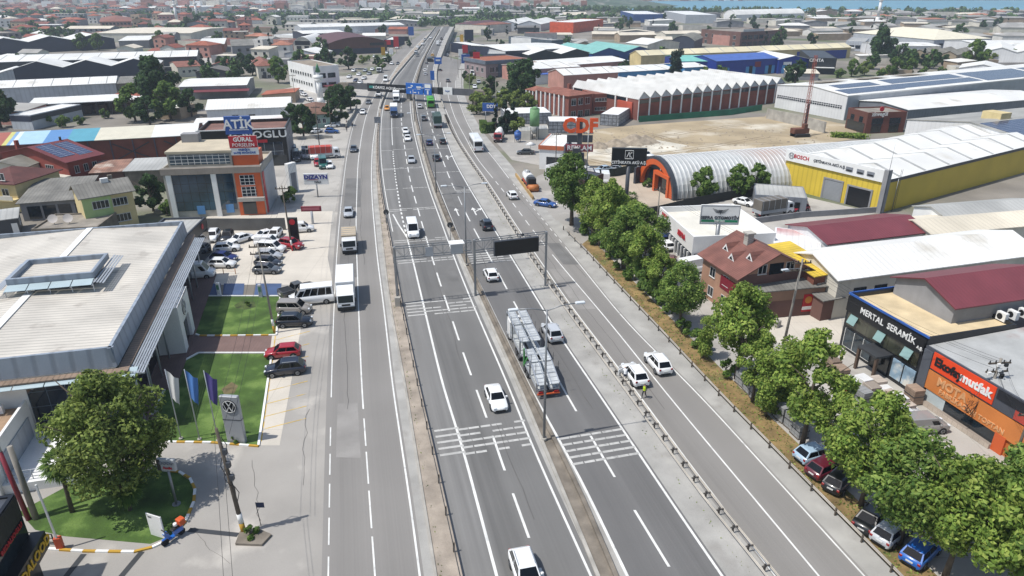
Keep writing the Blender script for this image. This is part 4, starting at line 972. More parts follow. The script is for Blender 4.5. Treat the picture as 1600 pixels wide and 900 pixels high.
for z in (1.2,1.55,1.9):mb.cyl((W0+.3,-8.2,z),(W0+6.3,-8.2,z),.035,n=6)
rail=mb.build('ramp_railing',alu,b.root)
MB().box(W0+.02,W0+6.5,-8.6,-.6,0,.9).build('ramp',white,b.root)

# ---- annex behind the dealership
b=building('annex_building','low annex with pale flat roof and dark shopfront behind the dealership','shop',(222,368),(293,366),(306,339),6,'flat',wall=dgrey,roofm=roofg,parapet=.35,world=None)
panel(b,'r','glass_front',.3,b.d-.2,.2,4.2,glassdy,.06);panel(b,'r','sign_board',.2,b.d-.1,4.5,5.9,black,.1)
loc_,rz_=on_face(b,'r',b.d*.7,5.2,.13);MB().cyl((0,0,0),(0,-.05,0),.45,n=16).build('round_logo',red,b.root).location=loc_
for o in [x for x in b.root.children if x.name.startswith('round_logo')]:o.rotation_euler=(0,0,rz_)

# ---- porcelain shop block with rooftop signs
hA=9.4
b=building('shop_block','four storey shop block with blue glass front, orange end bay and rooftop sign boards','shop',(252,263),(407,258),(421,236),hA,'flat',wall=conc,roofm=mat('beige_roof_deck','#b9ae98',.9,var=.08),parapet=.55)
w,d=b.w,b.d
panel(b,'f','glass_front',1.2,w*.70,1.2,hA-1.3,glassb,.05)
for u in (.5,w*.48):panel(b,'f','pillar',u,u+.9,0,hA-1.3,white,.35)
panel(b,'f','orange_bay',w*.72,w*.985,0,hA-1.3,orange,.25)
for k,(za,zb_)in enumerate(((hA-3.6,hA-1.7),(hA-5.8,hA-3.9))):
    q=panel(b,'f','bay_window',w*.77,w*.92,za,zb_,mat('white_grid_glass','#1b242c',.1,fine=0,var=.2,grid=(.8,.62,.09,'#d8d8d6','xz')),.3)
panel(b,'f','balcony_slab',w*.72,w*1.0,hA-6.6,hA-5.9,conc,.9);panel(b,'f','entrance_glass',w*.76,w*.9,.2,2.6,glass,.32)
panel(b,'f','parapet_band',-.25,w+.05,hA-1.25,hA-.1,mat('stone_band','#8f867d',.85,var=.08,grid=(1.3,5,.04,'#7d756a','xz')),.5)
panel(b,'r','red_end_panel',.1,1.4,.2,hA-1.4,red,.12);panel(b,'r','grey_end_wall',1.5,d-.3,.2,hA-1.4,lgreyy,.08)
mb=MB().box(.9,w*.70,1.2,d-.6,hA-.5,hA+2.3);ph_=mb.build('penthouse',conc,b.root)
MB().box(.7,w*.71,1.0,d-.4,hA+2.3,hA+2.7).build('penthouse_roof',mat('beige_roof_deck','#b9ae98'),ph_)
q=MB().box(1.3,w*.68,1.13,1.19,hA+.2,hA+2.0).build('penthouse_window',mat('penthouse_glass','#46545e',.1,fine=0,var=.3,grid=(1.1,.62,.1,'#cfcfcc','xz')),ph_)
MB().box(1.5,4.6,d-2.8,d-.8,hA+2.7,hA+4.3).build('stair_head',grey_r,ph_)
panel(b,'f','poster',w*.28,w*.36,.5,2.1,mat('poster_blue','#5b8fc4',.5),.12);panel(b,'f','poster',w*.58,w*.66,.6,2.2,mat('poster_blue','#5b8fc4',.5),.12)
mb=MB().box(w*.705,w*.97,1.6,5.5,hA-.5,hA+2.2);orb=mb.build('orange_roof_house',orange,b.root)
def roofsign(nm,label,x0,x1,z0,z1,m,y):
    rt=thing(nm,label,'sign',b.root.matrix_basis@ Vector((0,0,0)),b.yaw);s=Bld();s.root=rt
    MB().bbox(x0,x1,y,y+.4,z0,z1,.04).build('board',m,rt);
    for x in (x0+.4,x1-.4):MB().bar((x,y+.6,hA+2.2 if z0<hA+5 else z0-1.2),(x,y+.6,z1-.3),.15).build('bracket',steeld,rt)
    return rt
z0=hA+1.7;ra,rb=w*.70,w*.985
s1=roofsign('rooftop_sign','red and white porcelain shop sign on the roof above the orange bay',ra,rb,z0,z0+3.5,white,1.2)
MB().box(ra-.01,rb+.01,1.14,1.3,z0+1.35,z0+3.52).build('red_field',red,s1)
text('GÜRAL',1.05,white,s1,((ra+rb)/2,1.1,z0+2.85),name='lettering',bold=.03);text('PORSELEN',.85,white,s1,((ra+rb)/2,1.1,z0+1.85));text('FABRİKA',.5,bluep,s1,((ra+rb)/2,1.17,z0+.95),bold=.02);text('SATIŞ MAĞAZASI',.5,bluep,s1,((ra+rb)/2,1.17,z0+.4),bold=.02)
s2=roofsign('rooftop_sign','blue sign board with white outline letters above the red and white one',ra-.4,rb-.7,z0+3.75,z0+7.0,bluep,1.6)
text('ATİK',2.2,white,s2,((ra+rb)/2-.5,1.54,z0+5.5),bold=.05);MB().box(ra+.3,rb-1.2,1.55,1.59,z0+4.5,z0+4.62).build('underline',white,s2)

# ---- black office block behind it
b=building('office_block','black glass office block with white roof letters behind the porcelain shop','office',(307,205),(445,200),(456,184),(447,258,1),'flat',wall=black,roofm=mat('red_brown_deck','#7a5a50',.9,var=.15),parapet=.8)
w,d,h=b.w,b.d,b.h
panel(b,'f','glass_front',w*.52,w*.95,h*.1,h-3.2,mat('office_glass','#1c2c40',.08,var=.3,fine=0,spec=.9,grid=(2.1,2.6,.1,'#8b949c','xz')),.06)
for u,s in ((.30,'G'),(.62,'NOĞLU')):pass
face_text(b,'f','NOGLU',w*.76,h-1.35,2.3,white,.12,.05,sx=1.25);panel(b,'f','red_strip',w*.66,w*.78,h-3.2,h-2.5,red,.12);face_text(b,'f','G',w*.40,h-1.35,2.3,white,.12,.05)
panel(b,'f','parapet_cap',-.2,w+.2,h-.1,h+.12,white,.2);panel(b,'r','grey_side',.3,d,.1,h-.6,grey_r,.08);windows(b,'r',3,2,2.2,1.8,2,4)
for u in (.1,.17,.24):place_window(b,'f',w*u,h-4.4,2.6,1.2,3)
panel(b,'f','ground_floor_glass',w*.55,w*.98,.2,2.6,glass,.1)

# ---- long brick shed with painted roof
ptr=bpy.data.materials.new('painted_sheet_roof');ptr.use_nodes=True;_n=ptr.node_tree.nodes;_l=ptr.node_tree.links
b=building('brick_shed','long brick shed with roof painted in blue, turquoise and cream bands','warehouse',(-60,231),(306,211),(306,193),(270,249,1),'gable',1.4,'x',wall=brick,roofm=ptr,depth=None,over=.3)
tcn=_n.new('ShaderNodeTexCoord');sxn=_n.new('ShaderNodeSeparateXYZ');_l.new(tcn.outputs['Object'],sxn.inputs[0]);crn=_n.new('ShaderNodeValToRGB');crn.color_ramp.interpolation='CONSTANT'
mpn=_n.new('ShaderNodeMath');mpn.operation='DIVIDE';mpn.inputs[1].default_value=b.w;_l.new(sxn.outputs[0],mpn.inputs[0]);_l.new(mpn.outputs[0],crn.inputs[0])
xs=[along(b,(px,y),b.h).x/b.w for px,y in ((0,229),(8,228),(14,228),(22,227),(66,224),(104,221),(148,219),(236,215))]
cols=['#a8604f','#cdc878','#86a9cc','#d8e2ea','#a9cade','#5f8dc0','#5a9fb2','#d5cfbb','#e2e1dc']
e=crn.color_ramp
for i,cc in enumerate(cols):
    el=e.elements[i]if i<2 else e.elements.new(1);el.position=0 if i==0 else max(0,min(1,xs[i-1]));el.color=hexc(cc)
nzn=_n.new('ShaderNodeTexNoise');nzn.inputs['Scale'].default_value=.6;_l.new(tcn.outputs['Object'],nzn.inputs['Vector']);mxn=_n.new('ShaderNodeMix');mxn.data_type='RGBA';mxn.blend_type='MULTIPLY';mxn.inputs[0].default_value=.25
_l.new(crn.outputs[0],mxn.inputs[6]);_l.new(nzn.outputs[0],mxn.inputs[7]);_l.new(mxn.outputs[2],_n['Principled BSDF'].inputs['Base Color'])
for i in range(9):
    u=b.w*(.22+.78*i/8)
    panel(b,'f','steel_post',u-.25 if i==8 else u,u+.25 if i<8 else u,0,b.h-.2,mat('violet_grey_steel','#5a5562',.6),.2)
mb=MB()
for u in (.62,.85):
    x=b.w*u;mb.bar((x,-.12,1),(x+8,-.12,b.h-1),.2);mb.bar((x+8,-.1,1),(x,-.1,b.h-1),.2)
mb.build('cross_brace',steeld,b.root)

# ---- houses on the left
b=building('red_house','red house with dark red roof covered in solar panels at the left','house',(2,239),(104,253),(134,238),(108,290,1),'gable',2.3,'y',wall=mat('red_render','#8a3f33',.8,var=.1),roofm=mat('dark_red_sheets_along','#6e2f30',.6,var=.08,stripes=('y',.5,.2)),over=.7)
roof_panel(b,.4,b.run*.48,b.span*.54,b.span*.9,solary);roof_panel(b,b.run*.54,b.run-.5,b.span*.56,b.span*.93,solary)
windows(b,'f',1,1,2.6,1.3,b.h-2.6,3,b.w*.62,4);windows(b,'r',3,1,1.1,1.6,b.h-2.8,3,.8,2)
MB().box(-1,b.w+.3,-1.6,.0,b.h-3.2,b.h-2.95).build('balcony_slab',creamw,b.root);panel(b,'f','ground_band',0,b.w,b.h-4.0,b.h-3.3,creamw,.08)
place_window(b,'f',b.w*.72,b.h-2.6,2.6,1.4,4);MB().box(b.w*.1,b.w*.1+.7,2,2.7,b.h,b.h+2.6).build('chimney',mat('red_render','#8a3f33'),b.roof)
mb=MB();mb.cyl((b.w*.5,b.d-1,b.h+2.3),(b.w*.5,b.d-1,b.h+3.2),.25);mb.build('roof_vent',plast,b.roof)
b=building('yellow_house','pale yellow house with brown hipped roof at the left edge','house',(-55,283),(22,287),(67,264),(34,331,1),'hip',1.8,wall=cream,roofm=tiled,over=.6)
windows(b,'f',3,2,1.5,1.4,b.h-2.5,3,1,2);windows(b,'r',1,1,1.2,1.3,b.h-2.6,3,2,2)
MB().box(1,b.w+.2,-1.5,0,b.h-3.1,b.h-2.9).build('balcony_slab',cream,b.root);mb=MB();mb.box(1,b.w+.2,-1.5,-1.42,b.h-2.9,b.h-2.1);mb.build('balcony_rail',creamw,b.root)
b=building('small_house','small pale house with grey pitched roof between the red and yellow houses','house',(-30,262),(38,262),(60,246),4.2,'gable',1.2,'y',wall=creamw,roofm=asby,over=.4);windows(b,'f',3,1,1,1.2,1.6,3)
b=building('low_house','long low house with weathered grey sheet roof and covered porch','house',(30,318),(126,311),(114,287),3.4,'shed',1.1,'x',wall=grey_r,roofm=asb,over=.5)
for u in (.1,.35,.6,.88):panel(b,'f','porch_bay',b.w*u,b.w*u+2.1,.3,2.7,glass,.05);
b=building('green_yellow_house','two storey house half pistachio half cream with sagging grey roof','house',(126,310),(206,297),(238,277),6.6,'gable',1.5,'x',wall=cream,roofm=asb,over=.5)
panel(b,'f','green_wall',0,b.w*.56,0,b.h-.05,green_r,.06)
for u,ww in ((.34,2.6),(.72,2.4)):
    for z in (b.h-2.3,b.h-5.2):place_window(b,'f',b.w*u,z,ww,1.4,4).location.y-= .07
for u in (.3,.7):
    for z in (b.h-2.3,b.h-5.2):place_window(b,'r',b.d*u,z,1.3,1.3,2)
mb=MB().box(b.w*.5,b.w*.5+1.2,b.d*.4,b.d*.4+.7,b.h+1.2,b.h+2.1);mb.build('water_tank',white,b.roof);mb=MB().box(b.w*.5+1.5,b.w*.5+2.2,b.d*.6,b.d*.6+.6,b.h+.9,b.h+2.2);mb.build('chimney',concd,b.roof)
b=building('flat_roof_workshop','flat dusty roof terrace with two satellite dishes beside the dealership','workshop',(48,358),(152,354),(140,332),3.2,'flat',wall=concd,roofm=gravel,parapet=.3)
for i,x in enumerate((2.2,4.6)):
    p=b.root.matrix_basis@ Vector((x,3.0,3.0));rt=thing('satellite_dish',('left' if i==0 else 'right')+' one of two white satellite dishes on the dusty flat roof','satellite dish',p,b.yaw,'satellite dishes on the flat roof')
    mb=MB();vs=[(0,0,0)]+[(.75*cos(a*pi/8),-.15,.75*sin(a*pi/8))for a in range(16)];mb.add(vs,[(0,1+a,1+(a+1)%16)for a in range(16)],0,True);o=mb.build('dish',mat('dish_white','#c8c0b8',.5),rt);o.location=(0,0,.9);o.rotation_euler=(-.5,0,.3)
    MB().cyl((0,.1,-.2),(0,.1,.9),.05).build('mast',steel,rt)
b=building('garden_hut','grey hut with pale lean-to roof at the left edge near the dealership','hut',(-20,347),(26,341),(46,327),2.8,'shed',.4,'x',wall=dgrey,roofm=roofg,over=.3);door(b,'f',b.w*.86,.9,2.0,white);windows(b,'r',2,1,1,.9,1.2)
b=building('rusty_shed','low shed with rusty corrugated roof between the brick shed and grey roofed house','shed',(141,271),(192,268),(200,254),3,'shed',.6,'x',wall=brownr,roofm=mat('rusty_sheet_roof','#94705f',.9,var=.25,vs=.4,stripes=('x',.5,.2),tint=('#b5a79a',.3,.5)),over=.3)
b=building('grey_shed','low shed with pale grey roof beside the rusty one','shed',(194,268),(262,265),(258,251),3.2,'shed',.6,'x',wall=concd,roofm=roofg,over=.3)

# ---- warehouses further up on the left
b=building('white_shed','white gabled shed with two windows behind the black office block','warehouse',(322,172),(453,167),(453,152),(454,184,1),'gable',2.0,'x',wall=whitew,roofm=roofw,depth=16)
place_window(b,'f',b.w*.33,b.h-3,2,1.2,2);place_window(b,'f',b.w*.53,b.h-3,2,1.2,2)
b=building('lean_to_shed','low shed with red and white striped lean-to roof in front of the white gabled shed','shed',(302,196),(440,190),(440,183),4,'shed',.5,'x',wall=brownr,roofm=mat('red_white_roof','#dcdad6',.6,var=.05,tint=('#b07070',.06,.55)),over=.2)
b=building('grey_warehouse','long pale grey warehouse with white roof left of the big trees','warehouse',(-90,142),(180,130),(178,126),(184,156,1),'gable',1.6,'x',wall=lgrey,roofm=roofw,depth=17)
roof_strips(b,9,roofg,.3)
b=building('brown_side_hall','brown roofed hall joining the end of the long pale grey warehouse','warehouse',(184,131),(228,129),(228,122),6.5,'shed',.8,'x',wall=mat('brown_grey_wall','#6f6a60',.8),roofm=asb)
rt=thing('timber_store','long open sided timber store with dark racks under a thin white roof','shed',G(70,184),0);o0=rt.location.copy()
a,q=G(62,184)-o0,G(222,175)-o0;e_=(q-a).normalized();n_=Vector((-e_.y,e_.x,0));Ln=(q-a).length
mb=MB();Z=lambda u,v,z:a+e_*u+n_*v+Vector((0,0,z))
mb.add([Z(-2,-2,4.3),Z(Ln+2,-2,4.3),Z(Ln+2,9,5),Z(-2,9,5),Z(-2,-2,4.5),Z(Ln+2,-2,4.5),Z(Ln+2,9,5.2),Z(-2,9,5.2)],[(3,2,1,0),(4,5,6,7),(0,1,5,4),(1,2,6,5),(2,3,7,6),(3,0,4,7)]);mb.build('roof',roofw,rt)
for i in range(8):MB().bar(Z(Ln*i/7,-1,0),Z(Ln*i/7,-1,4.3),.25).build('post',steeld,rt)
for i in range(6):
    u=Ln*(.05+.16*i);mb=MB();mb.add([Z(u,2,0),Z(u+3.6,2,0),Z(u+3.6,6,0),Z(u,6,0),Z(u,2,2.8),Z(u+3.6,2,2.8),Z(u+3.6,6,2.8),Z(u,6,2.8)],[(4,5,6,7),(0,1,5,4),(1,2,6,5),(2,3,7,6),(3,0,4,7)]);mb.build('timber_stack',mat('stacked_timber','#6b5444',.9,var=.2,vs=1.5,grid=(.8,.3,.05,'#352c26','xz')),rt)
mb=MB();mb.quad(Z(-1,8.9,0),Z(Ln+1,8.9,0),Z(Ln+1,8.9,4.9),Z(-1,8.9,4.9));mb.build('back_wall',brownr,rt)
b=building('awning_shed','white roofed grey warehouse with long red awning left of the street trees','warehouse',(280,136),(385,133),(382,121),(388,152,1),'gable',1,'x',wall=grey_r,roofm=roofw)
aw=MB();aw.add([(b.w*.2,-.05,3.2),(b.w+1,-.05,3.2),(b.w+1,-3,2.7),(b.w*.2,-3,2.7),(b.w*.2,-.05,3.35),(b.w+1,-.05,3.35),(b.w+1,-3,2.85),(b.w*.2,-3,2.85)],[(3,2,1,0),(4,5,6,7),(0,1,5,4),(1,2,6,5),(2,3,7,6),(3,0,4,7)]);aw.build('awning',redroof,b.root)
b=building('tower_shed','tall narrow grey shed with dark cladding band and white roof at the left','warehouse',(14,179),(47,180),(60,161),(48,203,1),'flat',wall=lgrey,roofm=roofw,parapet=.2)
panel(b,'f','dark_band',0,b.w,b.h*.55,b.h-.3,navy,.05);panel(b,'r','dark_band',0,b.d,b.h*.6,b.h-.3,dgrey,.05)
b=building('zigzag_hall','pale hall with three zigzag gables and white roof edges, front row','warehouse',(-20,120),(206,110),(206,105),(206,122,1),'gable',2.6,'y',3,wall=lgrey,roofm=roofwy,depth=14)
b=building('zigzag_hall','navy hall with three white edged zigzag gables, second row','warehouse',(20,108),(247,101),(247,97),7,'gable',2.8,'y',3,wall=navy,roofm=roofwy,depth=18)
b=building('long_hall','very long hall with white roof and dark wall behind the zigzag gables','warehouse',(-120,101),(307,88),(305,79),7,'gable',1.5,'x',wall=dgrey,roofm=roofw,depth=None);roof_strips(b,14,roofg,.4)
b=building('grey_block','grey two storey block with dark bands at the end of the long white hall','warehouse',(247,105),(312,103),(310,95),(300,113,1),'flat',wall=dgrey,roofm=roofg,parapet=.4);panel(b,'f','window_band',1,b.w-1,b.h*.45,b.h*.6,glass,.05)
b=building('tiled_house','small pale house with terracotta roof beside the grey block','house',(277,105),(313,103),(312,96),4.5,'gable',1.5,'x',wall=creamw,roofm=tile);windows(b,'f',3,1,1.2,1.2,1.8)
b=building('navy_hall','navy blue hall with triple white edged roof gables at far left','warehouse',(-30,69),(178,60),(176,57),(184,76,1),'gable',3,'y',3,wall=navy,roofm=roofwy,depth=30)
b=building('low_grey_hall','low grey hall right of the navy triple gabled hall','warehouse',(185,64),(232,63),(215,58),(232,75,1),'shed',.8,'x',wall=grey_r,roofm=roofw)
b=building('long_cream_hall','long hall with cream roof below the pink apartment blocks','warehouse',(150,52),(297,52),(297,43),6,'gable',1.2,'x',wall=creamw,roofm=mat('cream_sheets','#d6cdbb',.6,var=.1))
b=building('white_factory','long white four storey factory with brownish flat roof beside the green capped minaret','factory',(449,95),(489,104),(532,102),(495,146,1),'flat',wall=white,roofm=mat('brown_flat_roof','#8d8172',.9,var=.15),parapet=.3)
windows(b,'r',2,3,3.2,1.8,b.h-4.6,-3.6,1.2,4,True);windows(b,'f',9,3,1.6,1.4,b.h-4.4,-3.6,2,2)
panel(b,'r','lean_to_roof',b.d*.3,b.d+2,2.6,3.0,redroof,5)
b=building('brown_tiled_hall','single storey teal walled hall with brown hipped roof behind parked cars','hall',(470,179),(516,177),(500,163),(516,199,1),'hip',1.5,wall=mat('teal_render','#8fa79f',.85,var=.08),roofm=mat('brown_tiles','#7a5a4a',.85,var=.15,stripes=('x',.4,.25)),over=.6);windows(b,'f',4,1,1,1.4,1.4)
def minaret(px,py,H,r,cap,label):
    rt=thing('minaret',label,'minaret',G(px,py));zb=H*.62
    mb=MB().cyl((0,0,0),(0,0,H*.16),r*1.5,r*1.35,12);mb.cyl((0,0,H*.16),(0,0,zb),r*1.1,r,14);mb.cyl((0,0,zb+1.2),(0,0,H*.78),r*.75,r*.72,12);mb.build('shaft',white,rt)
    mb=MB().cyl((0,0,zb-1.2),(0,0,zb),r,r*1.7,14);mb.cyl((0,0,zb),(0,0,zb+1.2),r*1.75,r*1.75,14);mb.build('balcony',white,rt)
    MB().cyl((0,0,H*.78),(0,0,H),r*1.0,.03,14).build('cone_cap',cap,rt);return rt
minaret(502,163,14.5,.95,mat('green_cap','#3f7a52',.5),'white minaret with green cone cap in front of the white factory')
minaret(278,41,32,1.3,navy,'tall white minaret with dark cap, left one of the distant pair')
minaret(309,33,30,1.3,navy,'tall white minaret with dark cap, right one of the distant pair')
minaret(1370,36,38,1.5,lgrey,'solitary white minaret by the bay at upper right')
b=building('arched_showroom','big brown showroom with low bow roof and navy base right of the white sheds','showroom',(514,68),(604,65),(496,59),(518,86),'bow',3.2,'y',wall=mat('brown_cladding','#5f3a2e',.6,var=.08),roofm=brownroof,over=.6)
panel(b,'f','navy_base',0,b.w,0,b.h*.5,navy,.06);panel(b,'f','dark_sign',b.w*.7,b.w*.95,b.h*.7,b.h*.95,black,.1);panel(b,'l','white_front',2,b.d*.6,b.h*.25,b.h*.95,white,.1);face_text(b,'l','MARTI',b.d*.3,b.h*.65,2.6,dgrey,.13,.04)
b=building('white_warehouse','white warehouse with pale grey gable front behind the white factory','warehouse',(444,83),(498,84),(432,78),(470,96,1),'gable',2,'y',wall=lgrey,roofm=roofwy)
b=building('arched_hangar','white hangar with round arched open front near the brown showroom','hangar',(458,67),(487,67),(449,61),5.5,'bow',3.5,'y',wall=creamw,roofm=roofwy);panel(b,'f','dark_opening',b.w*.1,b.w*.9,b.h*.75,b.h+1.2,black,.06);windows(b,'f',2,1,3,2,1.6,3,1,2,True)
b=building('unfinished_house','unfinished grey block house with pitched top left of the main road','house',(362,72),(397,71),(366,64),(397,92,1),'gable',2.2,'x',wall=grey_r,roofm=asb);windows(b,'f',2,2,1.6,1.5,b.h-3,-3,1.5,1,True)
b=building('tiled_apartment','pale apartment house with terracotta hipped roof left of the white factory','house',(402,103),(426,102),(415,93),(426,122,1),'hip',2,wall=creamw,roofm=tile,over=.6);windows(b,'f',2,2,1.6,1.5,b.h-2.6,-3,.8,2);panel(b,'f','dark_bay',b.w*.3,b.w*.5,.2,b.h*.5,dgrey,.4)
b=building('brick_house','rough orange brick house with white roof left of the street','house',(309,70),(350,69),(348,61),5,'shed',.5,'x',wall=mat('orange_brick','#9d6446',.9,var=.15),roofm=roofw)
b=building('pink_apartments','pink three storey apartment row with terracotta roofs at upper left','apartment block',(156,34),(205,33),(203,27),(156,44),'hip',3,wall=pinkr,roofm=tile,over=.8);windows(b,'f',8,3,2.0,1.9,b.h-3,-3.6,1,2,True)
b=building('white_apartments','row of white apartment blocks on the far left skyline','apartment block',(231,9),(292,11),(292,6),(231,15),'flat',wall=white,roofm=roofw);windows(b,'f',16,3,2.2,2,b.h-3.6,-4.2,2,1,True)
b=building('grey_apartments','grey brown apartment block at the far left edge','apartment block',(-40,54),(32,50),(56,44),(32,61,1),'flat',wall=mat('taupe_render','#8c827c',.85,var=.1),roofm=gravel);windows(b,'f',7,2,2.4,2,b.h-3.2,-3.6,1,2,True);windows(b,'r',4,2,2.4,2,b.h-3.2,-3.6,1,2,True)
b=building('white_depot','white depot with navy side wall and flat roof left of the main road','warehouse',(428,54),(472,56),(540,47),(472,60,1),'flat',wall=white,roofm=roofw)
b=building('navy_depot','long navy walled depot with white roof beside the white depot','warehouse',(474,53),(540,51),(540,46),7,'gable',.8,'x',wall=navy,roofm=roofw)
b=building('long_white_hall','long white roofed hall far behind the brown showroom','warehouse',(470,43),(632,39),(632,36),6,'gable',1.5,'x',wall=lgrey,roofm=roofw)
b=building('dark_shop','dark shop with round red sign at the roadside past the brown showroom','shop',(600,62),(617,62),(610,57),(617,74,1),'flat',wall=navy,roofm=roofw);panel(b,'f','red_sign',b.w*.1,b.w*.6,b.h*.35,b.h*.95,red,.2)
b=building('black_shopfront','black clad shopfront with yellow letters at the bottom left corner','shop',(-60,890),(22,772),(10,760),7.6,'flat',wall=black,roofm=dgrey,parapet=.2,depth=6)
BL=b
panel(b,'f','ribbed_cladding',b.w*.1,b.w-.02,5.7,7.5,mat('black_ribs','#1a1c20',.5,stripes=('x',.3,.5)),.06);panel(b,'f','window_strip',b.w*.1,b.w-.1,3.9,5.6,glass,.03)
panel(b,'f','sign_box',b.w*.2,b.w+.3,2.5,3.9,black,.9);face_text(b,'f','REDALOOD',b.w*.68,3.2,1.0,mat('yellow_letters','#d8a913',.5),.95,.03);face_text(b,'f','BEDALIOGLU',b.w*.72,5.35,.5,red,.08,.01)
# ================================================================ RIGHT SIDE BUILDINGS
# ---- yellow warehouse
b=building('yellow_warehouse','yellow clad warehouse with white fascia lettering and white roof with grey strips','warehouse',(1225,240),(1384,296),None,8.0,'gable',2.0,'x',n=2,wall=yel_c,roofm=roofw,depth=1,over=.2)if False else None
p0,p1=G(1222,292),G(1374,333);e=p1-p0;yw=atan2(e.y,e.x);w=e.length;hB=7.6
q=G(1600,322);nrm=Vector((-e.y,e.x,0)).normalized();dB=62
b=building('yellow_warehouse','yellow clad warehouse with white fascia lettering and twin white roof with grey strips','warehouse',None,None,None,hB-1.3,'gable',1.5,'y',2,wall=yel_c,roofm=roofwy,over=.1,world=((p0.x,p0.y),yw,w,dB))
YB=b;d=b.d
panel(b,'r','side_cladding',.6,d,0,hB-1.8,yel_cy,.04);panel(b,'r','dark_eave',.6,d,hB-1.78,hB-1.2,dgrey,.2)
panel(b,'f','fascia',-.1,w-.6,hB-1.7,hB+.6,white,.35)
for s,u,m_,sz in (('BOSCH',w*.17,red,1.1),('ÇETİNKAYA AKÜ A.Ş.',w*.46,dgrey,.72)):face_text(b,'f',s,u,hB-.5,sz,m_,.38,.02)
o=MB()
for i in range(20):
    a0,a1=2*pi*i/20,2*pi*(i+1)/20;o.bar((.6*cos(a0),-.4,.6*sin(a0)),(.6*cos(a1),-.4,.6*sin(a1)),.05,.1)
for x in (-.25,.25):o.bar((x,-.4,-.45),(x,-.4,.45),.05,.12)
o.bar((-.25,-.4,0),(.25,-.4,0),.05,.12);o=o.build('ring_mark',mgrey,b.root);o.location=(w*.06,0,hB-.5)
for u in (.66,.765,.86):
    q=MB().bbox(-.75,.75,-.42,-.3,-.5,.35,.04).build('battery_picture',mgrey,b.root);q.location=(w*u,0,hB-.55);MB().box(-.55,.6,-.45,-.4,-.5,-.15).build('battery_label',plast,q)
panel(b,'f','corner_pillar',w-.55,w+.3,-.05,hB+.7,grey_r,.4);panel(b,'r','corner_pillar',-.2,.9,-.05,hB+.7,grey_r,.3)
def roller(u0,u1,z1,m,nm):
    panel(b,'f','door_frame',u0-.35,u0,0,z1+.3,grey_r,.15);panel(b,'f','door_frame',u1,u1+.35,0,z1+.3,grey_r,.15);panel(b,'f','door_frame',u0,u1,z1,z1+.3,grey_r,.15);panel(b,'f',nm,u0,u1,0,z1,m,.07)
roller(w*.44,w*.61,4.0,mat('roller_slats','#8d9094',.5,var=.05,stripes=('z',.25,.2)),'roller_door');roller(w*.68,w*.89,3.7,black,'open_doorway')
roof_strips(b,7,mat('grey_roof_strip','#a5a6a4',.7),.8)
MB().cyl((w+.6,3,0),(w+.6,3,hB-1.2),.05).build('drain_pipe',steel,b.root)
mb=MB()
for s in (-.25,.25):mb.cyl((w+.35,4+s,0),(w+.35,4+s,hB+.4),.03,n=6)
for k in range(18):mb.cyl((w+.35,3.75,.4+k*.42),(w+.35,4.25,.4+k*.42),.02,n=6)
mb.build('wall_ladder',steeld,b.root);MB().cyl((w-.2,.6,hB+.6),(w-.2,.6,hB+5.4),.05,.02).build('lightning_rod',steel,b.root)
b=building('guard_shed','small grey shed with pale flat roof at the foot of the yellow warehouse','shed',(1180,304),(1262,310),(1218,289),3.0,'flat',wall=mgrey,roofm=roofg,parapet=.1);door(b,'f',b.w*.83,.9,2.1,black)

# ---- arched showroom (quonset)
rz_=HT((1032,246),(1036,297));ra,rb=G(1032,246,rz_),G(1420,217,rz_);dr=(rb-ra);yw=atan2(dr.y,dr.x)-pi/2;w=15.5;dq=dr.length
p0=(ra.x-w/2*cos(yw),ra.y-w/2*sin(yw))
b=building('quonset_showroom','long round arched showroom with ribbed white vault and orange front','showroom',None,None,None,.2,'arch',rz_-.3,'y',wall=dgrey,roofm=mat('ribbed_vault','#c9cbca',.45,metal=.2,var=.06,stripes=('y',1.0,.22),tint=('#c5a698',.04,.6)),over=.05,world=(p0,yw,w,dq))
Q=b;rise=b.rise
mb=MB();n=16
for i in range(int(dq)-1):
    y=.5+i;pts=[(w/2-(w/2+.12)*cos(pi*k/n),y,.25+(rise+.22)*sin(pi*k/n))for k in range(n+1)]
    if i%1==0:mb.tube(pts,.09,4)
mb.build('vault_ribs',mat('vault_rib','#dcdddc',.4,metal=.2,var=.04),b.roof)
mb=MB()
for k in range(n):
    a0,a1=pi*k/n,pi*(k+1)/n
    for f0,f1,mi in ((1.06,.97,1),(.97,.80,0)):
        def P(a,f,y):return (w/2-w/2*f*cos(a),y,.1+rise*f*sin(a))
        mb.add([P(a0,f0,-.9),P(a1,f0,-.9),P(a1,f1,-.9),P(a0,f1,-.9),P(a0,f0,.0),P(a1,f0,.0),P(a1,f1,.0),P(a0,f1,.0)],[(0,1,2,3),(4,7,6,5),(0,4,5,1),(3,2,6,7)],mi)
mb.build('orange_arch',[orange,dgrey],b.root)
mb=MB();mb.box(w*.48,w*.53,-1.2,-.2,0,4.4);mb.box(w*.85,w*.9,-1.2,-.2,0,4.4);mb.box(w*.53,w*.85,-1.2,-.2,3.7,4.4);mb.build('orange_portal',orange,b.root)
MB().box(w*.12,w*.47,-.1,-.03,.2,4).build('arch_glass',glass,b.root);MB().box(w*.53,w*.85,-.3,-.1,.2,3.7).build('glass_door',glass,b.root)
text('cpc',2.2,white,b.root,(w*.62,-.6,5.9),bold=.05)
